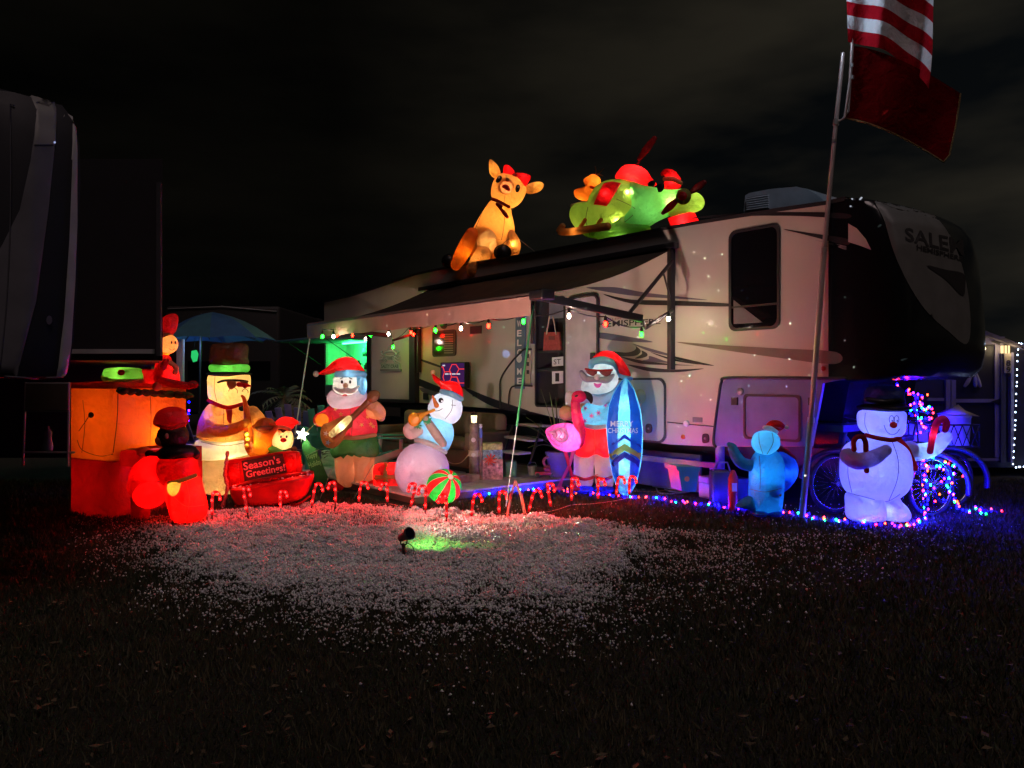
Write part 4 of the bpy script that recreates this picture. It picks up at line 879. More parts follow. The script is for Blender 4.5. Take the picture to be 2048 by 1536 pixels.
    L(t, f, 1202, 750, 7, (.62, .92, 1), .06); L(t, f, 1200, 800, 1.0, (.6, .85, 1), .08, .03); L(t, f, 1190, 838, 8, (.8, .95, 1), 0); L(t, f, 1190, 885, 12, (1, .45, .4), 0); L(t, f, 1222, 715, 3, (1, .6, .5), .04); L(t, f, 1168, 940, .8, (1, .8, .8), 0); L(t, f, 1208, 940, .8, (1, .8, .8), 0)
surf_santa()
def flamingo():
    t, f = fig('inflatable_flamingo', 'bright pink inflatable flamingo standing in front of the beach Santa', 'inflatable', 1135, 10.15, group=GI)
    bd = puff('body', f, [(1091, 862), (1102, 852), (1118, 847), (1138, 846), (1156, 855), (1167, 872), (1168, 888), (1155, 899), (1134, 904), (1112, 897), (1098, 881)], .2, PINK, t)
    tube('neck', f, [(1160, 888, 7), (1163, 868, 9), (1157, 845, 11), (1152, 822, 10), (1151, 803, 9), (1156, 792, 9)], HOT, t, d=.08)
    hd = ball('head', f, 1158, 793, 15, 12, HOT, t, d=.1, t=.12)
    tube('beak', f, [(1170, 789, 7), (1178, 793, 7), (1182, 802, 4), (1182, 807, 1)], BLACKF, t, d=.1)
    disc('eye', 1153, 792, 3.4, 1.8, [hd], INK, t, .004, -.3)
    wg = puff('wing', f, [(1097, 864), (1108, 860), (1120, 855), (1132, 859), (1138, 871), (1133, 882), (1120, 886), (1112, 881), (1106, 876), (1104, 869)], .05, fab('nylon_pale_pink', (.9, .45, .72), .65), t, d=.20, rings=5); L(t, f, 1121, 871, .16, (1, .8, 1), .22, .01)
    for P in ([(1110, 862), (1114, 870), (1110, 876)], [(1118, 860), (1123, 868), (1118, 874), (1124, 880)], [(1128, 863), (1130, 872), (1125, 878)]): seam('wing_feather', P, 1.6, [wg], PPRINT, t, .004)
    for P in ([(1094, 862), (1102, 866)], [(1095, 868), (1104, 873)], [(1100, 877), (1110, 884)], [(1106, 886), (1120, 892)]): seam('tail_feather', P, 2, [bd], PPRINT, t, .004)
    tube('leg', f, [(1130, 900, 4), (1138, 930, 3.4), (1146, 960, 3), (1150, 975, 4)], HOT, t); tube('leg', f, [(1148, 898, 4), (1138, 932, 3.4), (1124, 960, 3), (1119, 974, 4)], PINK, t)
    ball('foot', f, 1118, 977, 10, 4, PINK, t); ball('foot', f, 1151, 978, 10, 4, HOT, t)
    L(t, f, 1140, 875, 8, (1, .7, .9), 0); L(t, f, 1156, 835, .6, (1, .5, .6), .08, .01); L(t, f, 1158, 793, .6, (1, .5, .6), .1, .01)
flamingo()

# ---- blue creature seen from behind
def blue_creature():
    t, f = fig('inflatable_creature', 'plain blue inflatable seen from behind with one arm raised and a Santa hat', 'inflatable', 1533, 8.6, group=GI)
    bd = puff('body', f, [(1512, 905), (1502, 930), (1500, 970), (1500, 1010), (1505, 1026), (1530, 1030), (1556, 1027), (1563, 1000), (1566, 960), (1566, 925), (1554, 903), (1530, 900)], .24, TURQ, t)
    hd = puff('head', f, [(1511, 868), (1528, 861), (1545, 864), (1556, 873), (1556, 892), (1544, 905), (1528, 910), (1512, 903), (1505, 888)], .2, CYAN, t, d=.05)
    seam('seam', [(1518, 866), (1519, 885), (1526, 908)], 1.3, [hd], SEAM, t); seam('seam', [(1544, 866), (1546, 885), (1534, 908)], 1.3, [hd], SEAM, t)
    puff('santa_hat', f, [(1534, 852), (1540, 843), (1552, 840), (1562, 844), (1568, 852), (1560, 861), (1546, 858)], .12, RED, t); tube('hat_fur', f, [(1529, 855, 4), (1540, 856, 4.5), (1553, 864, 4)], WHITE, t, d=.1); ball('pompom', f, 1573, 855, 5, 4.5, WHITE, t)
    tube('arm', f, [(1506, 932, 12), (1484, 926, 12), (1472, 912, 11), (1464, 895, 9), (1458, 889, 5)], TURQ, t); ball('hand', f, 1463, 891, 9, 4, fab('nylon_teal', (.03, .38, .35), .5), t)
    tube('arm', f, [(1562, 915, 12), (1580, 928, 13), (1583, 948, 12), (1574, 968, 9), (1562, 980, 7, .1)], BLUE, t, d=-.03)
    puff('red_sack', f, [(1556, 890), (1570, 896), (1584, 908), (1592, 920), (1578, 916), (1562, 904)], .1, DRED, t, d=-.1)
    puff('tail', f, [(1504, 994), (1490, 996), (1476, 1006), (1472, 1014), (1490, 1018), (1512, 1022)], .1, TURQ, t, d=.05)
    for x in (1518, 1548): ball('foot', f, x, 1026, 16, 7, BLUE, t, d=.06, t=.14)
    tube('hand_wreath', f, [(1558, 972, 4), (1547, 974, 5), (1541, 983, 5), (1548, 991, 5), (1559, 990, 4)], OLIVE, t, d=.2)
    seam('seam', [(1500, 978), (1530, 984), (1564, 976)], 1.2, [bd], SEAM, t); seam('seam', [(1519, 912), (1521, 950), (1520, 978)], 1.2, [bd], SEAM, t)
    L(t, f, 1530, 885, 1.7, (.3, .7, 1), .05); L(t, f, 1530, 950, 3, (.1, .4, 1), 0); L(t, f, 1535, 1005, 1.6, (.15, .4, 1), 0); L(t, f, 1583, 945, 1.0, (.2, .3, 1), -.03, .02)
blue_creature()

# ---- snowman with black hat at the right
def cane_snowman():
    t, f = fig('inflatable_snowman', 'white inflatable snowman in dark bowler hat holding a big red candy cane', 'inflatable', 1753, 8.4, group=GI)
    for P in ([(1697, 985), (1694, 1012), (1697, 1036), (1716, 1043), (1750, 1043), (1768, 1038), (1766, 1010), (1760, 985), (1730, 990)], [(1762, 985), (1768, 1008), (1768, 1036), (1786, 1043), (1808, 1042), (1815, 1030), (1806, 1010), (1790, 995), (1784, 985)]): puff('foot', f, P, .22, WHITE, t)
    bd = puff('body', f, [(1735, 873), (1708, 882), (1690, 900), (1685, 935), (1687, 965), (1700, 988), (1735, 1000), (1772, 1004), (1800, 990), (1814, 968), (1818, 930), (1812, 895), (1795, 877), (1765, 870)], .36, WHITE, t)
    hd = puff('head', f, [(1724, 822), (1722, 850), (1733, 867), (1760, 876), (1786, 877), (1800, 865), (1803, 840), (1800, 820), (1760, 818)], .27, WHITE, t, d=.05, pw=3)
    ball('hat_brim', f, 1768, 815, 49, 9, BLACKF, t, d=.03, t=.32); puff('hat_crown', f, [(1735, 812), (1735, 785), (1745, 772), (1775, 769), (1798, 775), (1802, 795), (1802, 812), (1770, 815)], .24, fab('nylon_slate', (.06, .08, .14), .3), t)
    tube('hat_ribbon', f, [(1735, 800, 6), (1768, 804, 6, .06), (1801, 800, 6)], BLACKF, t, d=.18)
    tube('scarf', f, [(1732, 870, 4), (1755, 876, 4.5, .1), (1785, 880, 4.5, .1), (1800, 874, 4)], DRED, t, d=.2)
    tube('scarf_end', f, [(1796, 878, 5, -.02), (1812, 896, 6), (1820, 915, 7), (1828, 935, 8)], RED, t, d=.2)
    tube('arm', f, [(1696, 912, 16, -.1), (1715, 922, 17, .05), (1745, 916, 16, .12), (1772, 900, 11, .14)], fab('nylon_mauve', (.46, .38, .48), .4), t, d=.34)
    tube('small_cane', f, [(1708, 899, 5), (1707, 884, 5), (1714, 874, 5), (1725, 874, 5), (1731, 885, 5), (1732, 905, 5), (1733, 942, 5)], DRED, t, d=.44)
    ball('shoulder', f, 1820, 900, 16, 18, WHITE, t, d=0.0, t=.14)
    tube('arm', f, [(1808, 905, 18), (1840, 904, 17, .03), (1868, 896, 15, .05), (1884, 880, 14, .05), (1892, 874, 12, .05)], WHITE, t, d=.02)
    tube('large_cane', f, [(1860, 903, 6), (1864, 880, 6), (1869, 858, 6.5), (1876, 843, 7), (1887, 838, 7), (1893, 848, 7), (1890, 860, 6)], HOT, t, d=.26)
    for x in (1783, 1793): seam('eye_line', [(x+4.6*math.cos(a), 839+7.5*math.sin(a)) for a in [2*PI*i/10 for i in range(11)]], 1.2, [hd], INK, t); disc('pupil', x+.5, 842, 1.4, 1.8, [hd], INK, t, .009)
    ball('nose', f, 1787, 850, 6.5, 6.2, RED, t, d=.34, t=.05)
    seam('smile', [(1768, 850), (1773, 862), (1783, 869), (1793, 866), (1799, 858)], 1.3, [hd], INK, t)
    for P in ([(1783, 880), (1796, 920), (1794, 960), (1778, 1000)], [(1697, 985), (1735, 995), (1772, 1003), (1800, 988)], [(1700, 905), (1696, 945), (1704, 985)]): seam('seam', P, 1.2, [bd], SEAM, t)
    seam('seam', [(1731, 826), (1730, 848), (1738, 868)], 1, [hd], SEAM, t)
    Bl = (.13, .16, 1); L(t, f, 1760, 848, 6.5, Bl, .03); L(t, f, 1750, 930, 17, Bl, 0); L(t, f, 1772, 792, .6, Bl, 0); L(t, f, 1735, 1018, 3, Bl, 0); L(t, f, 1790, 1022, 2, Bl, 0); L(t, f, 1850, 902, 1.6, (.25, .55, 1), .02, .02); L(t, f, 1876, 888, .8, Bl, .05, .02); L(t, f, 1740, 918, .5, Bl, .45, .02); L(t, f, 1866, 870, .3, (1, .3, .4), .26, .01)
cane_snowman()

# ---- reindeer doe sitting on the roof
def doe():
    o = W(975, HY, 14.1); o.z = 3.7
    t = thing('inflatable_reindeer', 'seated golden reindeer inflatable with red bow leaning on the camper roof', 'inflatable', o, GI); f = Frame((o.x, o.y, 0), 0.0)
    AM = fab('nylon_fawn', (.88, .50, .16), .6)
    bd = puff('body', f, [(988, 398), (968, 420), (950, 450), (938, 475), (934, 495), (942, 520), (960, 540), (1005, 538), (1024, 515), (1030, 490), (1029, 455), (1024, 430), (1018, 412)], .36, AM, t)
    by = puff('belly', f, [(978, 452), (958, 468), (950, 490), (955, 512), (975, 520), (992, 512), (1002, 490), (996, 462)], .30, CREAM, t, d=.12)
    hd = puff('head', f, [(1005, 347), (990, 358), (983, 375), (984, 396), (1000, 408), (1020, 416), (1040, 406), (1052, 384), (1048, 364), (1030, 351)], .3, AM, t, d=.05)
    for P in ([(978, 322), (984, 320), (996, 332), (1001, 346), (997, 356), (988, 356), (979, 345)], [(1050, 374), (1062, 366), (1080, 364), (1088, 370), (1080, 382), (1062, 388), (1052, 385)]): e = puff('ear', f, P, .1, AM, t); 
    puff('bow', f, [(1008, 332), (1018, 331), (1030, 345), (1026, 356), (1008, 350)], .09, RED, t, d=.16); puff('bow', f, [(1030, 347), (1050, 347), (1062, 354), (1053, 370), (1048, 372), (1030, 358)], .09, RED, t, d=.16); ball('bow_knot', f, 1029, 352, 6, 6, RED, t, d=.2)
    mz = ball('muzzle', f, 1013, 376, 13, 13, PEACH, t, d=.3, t=.16); decal('mouth', [(1004, 373), (1010, 369), (1018, 373), (1019, 382), (1011, 379)], [mz], RPRINT, t, .006)
    ball('nose', f, 1015, 360, 4, 4.5, BROWN, t, d=.38)
    for x, y, r in ((998, 359, .7), (1035, 377, .2)): disc('eye', x, y, 4.5, 8, [hd], INK, t, .006, r); disc('eye_glint', x+1, y-3, 1.3, 2, [hd], WPRINT, t, .012, r)
    tube('collar', f, [(985, 398, 3), (1000, 404, 3, .1), (1018, 414, 3)], DRED, t, d=.27); tube('ribbon_tail', f, [(994, 408, 3), (1002, 418, 3), (1010, 428, 4), (1015, 434, 3)], DRED, t, d=.36); ball('ribbon_knot', f, 999, 411, 7, 4.5, DRED, t, d=.38, rot=.5)
    tube('leg', f, [(945, 470, 15), (932, 492, 15), (920, 515, 14), (912, 530, 11)], ORANGE, t, d=.22); ball('hoof', f, 898, 522, 15, 14, BLACKF, t, d=.1); tube('leg', f, [(968, 505, 16), (955, 525, 16), (945, 540, 14)], AM, t, d=.3)
    tube('leg', f, [(1018, 470, 13), (1030, 490, 12), (1028, 510, 8)], AM, t, d=.15); ball('hoof', f, 1005, 505, 18, 16, BLACKF, t, d=.33); ball('tail', f, 1032, 511, 5, 7, CREAM, t)
    for P in ([(965, 425), (952, 455), (946, 480)], [(1010, 420), (1008, 450), (1003, 480)], [(1030, 470), (1012, 482), (1002, 492)]): seam('seam', P, 1.2, [bd], SEAM, t)
    seam('seam', [(1012, 350), (1013, 365)], 1, [hd], SEAM, t); seam('seam', [(1010, 390), (1008, 408)], 1, [hd], SEAM, t)
    L(t, f, 1020, 395, 13, (1, .56, .20), -.13); L(t, f, 1000, 448, 15, (1, .50, .15), 0); L(t, f, 985, 500, 5, (1, .55, .2), .05); L(t, f, 976, 488, 6, (1, .6, .22), .34, .03); L(t, f, 1013, 376, 1.6, (1, .5, .2), .36, .02); L(t, f, 928, 505, 1.8, (1, .5, .1), .22, .03); L(t, f, 958, 522, 2, (1, .55, .2), .3, .03); L(t, f, 1026, 488, 2, (1, .55, .2), .15, .03); L(t, f, 1018, 343, 1.0, (1, .4, .3), .16, .02); L(t, f, 1048, 358, 1.0, (1, .4, .3), .16, .02)
    for P in ((1055, 360), (1075, 372), (988, 340)): L(t, f, *P, 1.0, (1, .6, .2), 0, .02)
doe()
for i_, (a_, b_, w_) in enumerate((((940, 478), (905, 535), 'left'), ((1028, 470), (1075, 508), 'right'))):
    p_ = W(a_[0], a_[1], 14.0); q_ = W(b_[0], b_[1], 13.9); tc_ = tube3('tether_cord', [p_, q_], .006, pbr('tether_cord', (.3, .28, .25), .7), None, 5, origin=q_); tag(tc_, 'thin tether cord tying the %s side of the roof reindeer down' % w_, 'cord')

# ---- Santa's green helicopter on the roof
def heli():
    o = RV.pt(-1.1, 3.7, -1.1)
    t = thing('inflatable_helicopter', 'green inflatable helicopter with red rotor and Santa aboard on the camper roof', 'inflatable', o, GI); f = Frame((o.x, o.y, 0), math.atan2(-.775, .632)*.6)
    G2 = fab('nylon_leaf', (.42, .56, .12), .55); G3 = fab('nylon_fern', (.22, .58, .20), .55)
    bd = puff('cabin', f, [(1150, 415), (1178, 414), (1190, 392), (1205, 370), (1232, 360), (1262, 362), (1276, 372), (1274, 400), (1268, 425), (1245, 455), (1210, 476), (1175, 474), (1152, 455), (1143, 435)], .42, G2, t)
    nb = puff('front_hull', f, [(1262, 366), (1290, 372), (1330, 378), (1365, 378), (1375, 392), (1368, 408), (1345, 426), (1310, 442), (1276, 462), (1240, 470), (1250, 440), (1266, 415)], .32, G3, t, d=.02)
    puff('snout', f, [(1340, 415), (1370, 405), (1385, 390), (1394, 385), (1406, 395), (1408, 408), (1398, 420), (1372, 428), (1340, 433)], .18, LIME, t, d=.08)
    puff('belly', f, [(1170, 452), (1230, 450), (1265, 432), (1300, 455), (1278, 470), (1200, 480)], .3, LIME, t)
    hd = puff('rotor_hood', f, [(1233, 359), (1240, 342), (1252, 332), (1272, 331), (1290, 338), (1300, 352), (1312, 368), (1296, 372), (1270, 365)], .24, RED, t, d=.04)
    puff('door_panel', f, [(1187, 411), (1196, 388), (1208, 366), (1225, 363), (1242, 366), (1228, 390), (1213, 412)], .06, RED, t, d=.40, smoothp=False, rings=5); L(t, f, 1212, 388, 1.0, (1, .5, .4), .42, .02)
    for x0, y0, x1, y1 in ((1278, 318, 1309, 277), (1326, 426, 1354, 400), (1383, 384, 1408, 365)): tube('rotor_blade', f, [(x0, y0, 4), ((x0+x1)/2, (y0+y1)/2, 7.5), (x1, y1, 5)], DRED if y0 > 320 else RED, t, d=.30, flat=.5)
    bar('rotor_mast', f.at(1272, 336, .04), f.at(1281, 316, .2), .02, BLACKF, t)
    ball('propeller_hub', f, 1367, 393, 15.5, 16, OLIVE, t, d=.32, t=.1); ball('hub_centre', f, 1365, 392, 9, 9, RED, t, d=.40, t=.06)
    for P in ([(1298, 364), (1310, 361), (1308, 372), (1296, 372)], [(1315, 370), (1328, 368), (1326, 380), (1317, 384)]): puff('window', f, P, .04, BLACKF, t, d=.34, rings=4)
    tube('pilot_hat', f, [(1344, 374, 17), (1345, 362, 17), (1340, 350, 12), (1330, 345, 7), (1325, 348, 4)], RED, t, d=.12); tube('hat_fur', f, [(1329, 358, 4), (1345, 358, 5), (1362, 366, 4)], PEACH, t, d=.28)
    tube('landing_skid', f, [(1125, 452, 6), (1120, 463, 7), (1145, 463, 7.5), (1180, 458, 7.5), (1215, 453, 8)], fab('nylon_rust', (.55, .22, .05), .4), t, d=.42)
    for x in (1158, 1190): tube('skid_strut', f, [(x, 458, 4), (x+12, 440, 4)], ORANGE, t, d=.40)
    tube('tail_rim', f, [(1144, 412, 4), (1160, 408, 4), (1184, 405, 4)], PEACH, t, d=.22)
    r_ = puff('passenger_reindeer', f, [(1170, 360), (1180, 352), (1188, 348), (1199, 356), (1200, 370), (1195, 380), (1194, 402), (1170, 402), (1152, 396), (1149, 383), (1160, 387), (1175, 382), (1182, 372)], .14, ORANGE, t, d=.1)
    for P in ([(1190, 352, 1.2), (1192, 342, 1.1), (1190, 333, .8)], [(1193, 352, 1.2), (1200, 345, 1.1), (1207, 338, .8)], [(1196, 347, 1), (1206, 352, .8)]): tube('antler', f, P, BROWN, t, d=.12, seg=6)
    tube('reindeer_scarf', f, [(1182, 374, 3), (1190, 376, 3), (1197, 373, 3)], RED, t, d=.24)
    puff('red_base', f, [(1337, 438), (1388, 424), (1398, 443), (1343, 455)], .16, RED, t, smoothp=False, pw=5)
    for P in ([(1233, 398), (1255, 408), (1270, 417)], [(1228, 452), (1248, 445), (1266, 430)], [(1176, 414), (1172, 440), (1180, 470)]): seam('seam', P, 1.3, [bd, nb], SEAM, t)
    LG = (.95, 1, .35); L(t, f, 1256, 384, 4.5, LG, .15, .03); L(t, f, 1232, 440, 6, LG, .22, .03); L(t, f, 1175, 440, 2, LG, 0); L(t, f, 1340, 404, 4.5, LG, .12, .02); L(t, f, 1300, 415, 2.4, (.7, 1, .5), .05); L(t, f, 1240, 465, 1.6, (.7, 1, .5), .1); L(t, f, 1270, 348, 9, (1, .7, .5), .05)
    L(t, f, 1188, 394, 1.95, (1, .7, .25), .1, .02); L(t, f, 1190, 366, 1.9, (1, .6, .25), .1, .02); L(t, f, 1165, 393, 1.2, (1, .6, .25), .1, .02); L(t, f, 1345, 362, 2, (1, .5, .4), .12, .03); L(t, f, 1366, 440, 4, (1, .5, .4), 0, .03); L(t, f, 1390, 404, 1.6, LG, .08, .02); L(t, f, 1150, 462, .8, WARM, .42, .01)
heli()

# ---- piano with the two musicians
def piano():
    A = W(222, HY, 8.62); A.z = 0; B = W(142, HY, 9.0); B.z = 0; fr_dir = (W(372, HY, 9.55)-A); fr_dir.z = 0; C = A+fr_dir
    t = thing('inflatable_piano', 'big orange and red inflatable upright piano with a seated player and a figure on top', 'inflatable', A, GI)
    sd = (B-A); sd.z = 0; U = fr_dir.normalized(); S = sd.normalized(); Lf, Ls = fr_dir.length, sd.length
    def blob(name, a0, a1, s0, s1, z0, z1, mat, bul=.05, n=8):
        V = []; FA = []; idx = {}
        def P(i, j, k):
            key = (i, j, k)
            if key not in idx:
                x, y, z = i/n, j/n, k/n; bx = math.sin(PI*x); by = math.sin(PI*y); bz = math.sin(PI*z)
                p = A+U*(a0+(a1-a0)*x)+S*(s0+(s1-s0)*y); p.z = z0+(z1-z0)*z
                p += U*bul*(2*x-1)*by**.6*bz**.6*(1 if i in (0, n) else 0)+S*bul*(2*y-1)*bx**.6*bz**.6*(1 if j in (0, n) else 0)+Vector((0, 0, bul*(2*z-1)*(bx*by)**.6*(1 if k in (0, n) else 0)))
                idx[key] = len(V); V.append(p)
            return idx[key]
        for a in range(n):
            for b in range(n):
                for q in (0, n):
                    FA.append((P(q, a, b), P(q, a+1, b), P(q, a+1, b+1), P(q, a, b+1))); FA.append((P(a, q, b), P(a+1, q, b), P(a+1, q, b+1), P(a, q, b+1))); FA.append((P(a, b, q), P(a+1, b, q), P(a+1, b+1, q), P(a, b+1, q)))
        ob = fixn(raw(name, V, FA, mat, t), sharp=False); return ob
    up = blob('upper_case', 0, Lf, 0, Ls, .66, 1.52, ORANGE, .05); lo = blob('lower_case', .0, Lf-.02, .0, Ls, .0, .67, DRED, .05)
    tp = blob('piano_lid', -.02, Lf+.03, -.02, Ls, 1.50, 1.57, ORANGE, .02)
    f = Frame((A.x, A.y, 0), math.atan2(U.y, U.x)); f.o = A.copy(); seam('seam', [(236, 775), (234, 840), (226, 905)], 1.6, [up], INK, t); seam('seam', [(155, 880), (165, 900), (200, 912), (226, 908)], 1.4, [up, lo], INK, t)
    kb = blob('keyboard_shelf', .12, Lf-.05, -.36, .02, .60, .78, DRED, .04); kk = blob('key_bed', .16, Lf-.1, -.34, -.05, .785, .80, WPLAST, .0)
    for u in (.1, Lf-.2): blob('piano_leg', u, u+.14, -.38, -.22, 0, .6, RED, .03, 5)
    for i in range(9):
        a = f.at(243+i*16, 781+i*1.0, .06); puff('garland_leaf', Frame((a.x, a.y, 0), .3*i), [(CX+(a.x/a.y+dx)*F, HY+(CH-a.z-.0)/a.y*F*1+dy) for dx, dy in ((-.007, 0), (-.002, -6), (.006, -3), (.009, 3), (.002, 9), (-.004, 5))], .05, DGREEN, t)
    tube3('garland', [f.at(x, y, .07) for x, y in cat_open([(238, 778), (275, 782), (310, 786), (345, 789), (385, 792)], 5)], .022, DGREEN, t)
    seam('seam', [(166, 800), (170, 850), (164, 905)], 1.2, [up], SEAM, t); seam('seam', [(300, 790), (302, 840), (299, 895)], 1.2, [up], SEAM, t)
    for y0 in (0,): seam('seam', [(182, 826), (172, 842), (158, 862)], 1.5, [up], INK, t); disc('tether_patch', 183, 830, 6, 6, [up], INK, t, .006)
    # gift lying on the lid
    g = Frame(A+S*.3+U*.25, f.ang if hasattr(f, 'ang') else 0)
    gf = Frame((W(250, HY, 8.95).x, 8.95, 0), 0.0)
    puff('gift_box', gf, [(209, 745), (218, 736), (275, 736), (288, 748), (284, 762), (270, 768), (215, 762), (207, 755)], .14, GREENF, t, pw=4); puff('gift_base', gf, [(208, 750), (240, 757), (284, 758), (280, 766), (240, 768), (212, 763)], .15, CREAM, t, pw=4); ball('gift_bow', gf, 243, 745, 7, 6, RED, t, d=.13, t=.05)
    lamp(t, gf.at(245, 752), 2.5, WARM, .04)
    # doll seated on the lid: plain round head, red bonnet and dress
    h = Frame((W(335, HY, 9.05).x, 9.05, 0), 0.0)
    puff('doll_dress', h, [(322, 712), (338, 712), (342, 735), (355, 742), (356, 765), (335, 772), (300, 768), (286, 757), (282, 740), (300, 738), (318, 742)], .16, RED, t)
    hd = ball('doll_head', h, 335, 688, 20, 20, PEACH, t, t=.12); puff('doll_hair', h, [(314, 690), (315, 668), (330, 662), (344, 668), (334, 676), (324, 695), (318, 702)], .13, BROWN, t, d=.01)
    puff('doll_bonnet', h, [(315, 660), (322, 640), (340, 628), (354, 630), (354, 650), (346, 668), (330, 672), (318, 672)], .10, DRED, t)
    for x in (343, 350): disc('doll_eye', x, 685, 1.6, 3, [hd], INK, t, .004)
    seam('doll_smile', [(338, 697), (344, 700), (350, 697)], 1.2, [hd], INK, t); ball('doll_collar', h, 326, 706, 12, 6, GOLD, t, t=.1)
    tube('doll_arm', h, [(332, 722, 6), (322, 745, 6), (316, 768, 6)], RED, t, d=.12); ball('doll_hand', h, 314, 773, 9, 9, PEACH, t, d=.15); tube('doll_arm', h, [(340, 725, 5), (352, 735, 5), (350, 745, 5)], PEACH, t, d=.1)
    tube('doll_leg', h, [(325, 762, 8), (350, 768, 8), (378, 772, 7)], RED, t, d=.2); ball('doll_shoe', h, 386, 769, 11, 8, DRED, t, d=.2)
    lamp(t, h.at(333, 706), 2.2, (1, .75, .2), .03); lamp(t, h.at(336, 690), 1.6, (1, .55, .2), .03); lamp(t, h.at(335, 750), 2.4, (1, .5, .3), .03); lamp(t, h.at(336, 650), .7, (1, .4, .3), .02)
    # the player: plain rounded figure in red with a beret, seen from behind
    k = Frame((W(350, HY, 8.3).x, 8.3, 0), 0.0)
    bt = puff('player_coat_tail', k, [(338, 962), (360, 952), (390, 950), (400, 975), (410, 1012), (408, 1034), (385, 1044), (355, 1044), (345, 1020), (336, 985)], .26, RED, t)
    jk = puff('player_jacket', k, [(326, 915), (350, 910), (385, 912), (392, 935), (392, 955), (360, 962), (338, 970), (322, 955), (318, 930)], .24, RED, t)
    tube('player_belt', k, [(337, 966, 4), (360, 962, 4.5, .06), (391, 951, 4)], LIME, t, d=.17); puff('player_patch', k, [(337, 968), (358, 964), (360, 980), (352, 992), (340, 988)], .09, fab('nylon_amber', (.95, .6, .12), .7), t, d=.22, rings=5)
    puff('player_back', k, [(322, 898), (345, 890), (385, 892), (390, 912), (360, 920), (322, 916)], .2, BLACKF, t); hd = ball('player_head', k, 346, 872, 30, 27, fab('nylon_hair', (.05, .022, .012), .3), t, t=.17); ball('player_cheek', k, 326, 880, 13, 13, PEACH, t, d=.03, t=.12); ball('player_ear', k, 334, 872, 4, 6, PEACH, t, d=.16, t=.03)
    puff('player_beret', k, [(312, 838), (322, 820), (345, 813), (366, 820), (374, 838), (368, 851), (340, 857), (314, 852)], .2, DRED, t); tube('beret_band', k, [(313, 850, 3.5), (340, 856, 4, .06), (370, 848, 3.5)], RED, t, d=.14)
    tube('player_arm', k, [(330, 905, 9, 0), (312, 912, 9, -.08), (298, 908, 8, -.15)], BLACKF, t); ball('player_hand', k, 287, 903, 14, 10, PEACH, t, d=-.2, t=.08)
    tube('player_arm', k, [(383, 900, 8), (392, 908, 8), (388, 915, 7, -.1)], BLACKF, t)
    tube('player_leg', k, [(350, 940, 22), (318, 935, 26, -.05), (290, 945, 26, -.1), (280, 975, 24, -.1)], RED, t, d=0); ball('player_shoe', k, 300, 990, 30, 26, RED, t, d=.0, t=.2)
    seam('seam', [(372, 960), (378, 1000), (372, 1040)], 1.4, [bt], SEAM, t); seam('seam', [(340, 985), (370, 1012), (408, 1010)], 1.2, [bt], SEAM, t)
    lamp(t, k.at(372, 990), 26, (1, .12, .05), .06); lamp(t, k.at(355, 938), 9, (1, .15, .08), .05); lamp(t, k.at(300, 990), 5, (1, .12, .08), .04); lamp(t, k.at(312, 940, -.06), 5, (1, .12, .08), .04); lamp(t, k.at(345, 835), .8, (1, .4, .3), .03); lamp(t, k.at(348, 978, .23), 1.1, (1, .75, .3), .01)
    def IP(a, s, z): p = A+U*a+S*s; p.z = z; return p
    lamp(t, IP(Lf*.60, Ls*.18, .95), 12, (1, .36, .07), .06); lamp(t, IP(Lf*.25, Ls*.4, 1.2), 2.6, (1, .34, .07), .08); lamp(t, IP(Lf*.4, Ls*.5, .35), 11, (1, .25, .12), .08); lamp(t, IP(Lf*.4, Ls*.5, 1.535), 1.6, (1, .35, .1), .01); lamp(t, IP(Lf*.3, -.18, .69), 2.5, (1, .3, .15), .04)
piano()

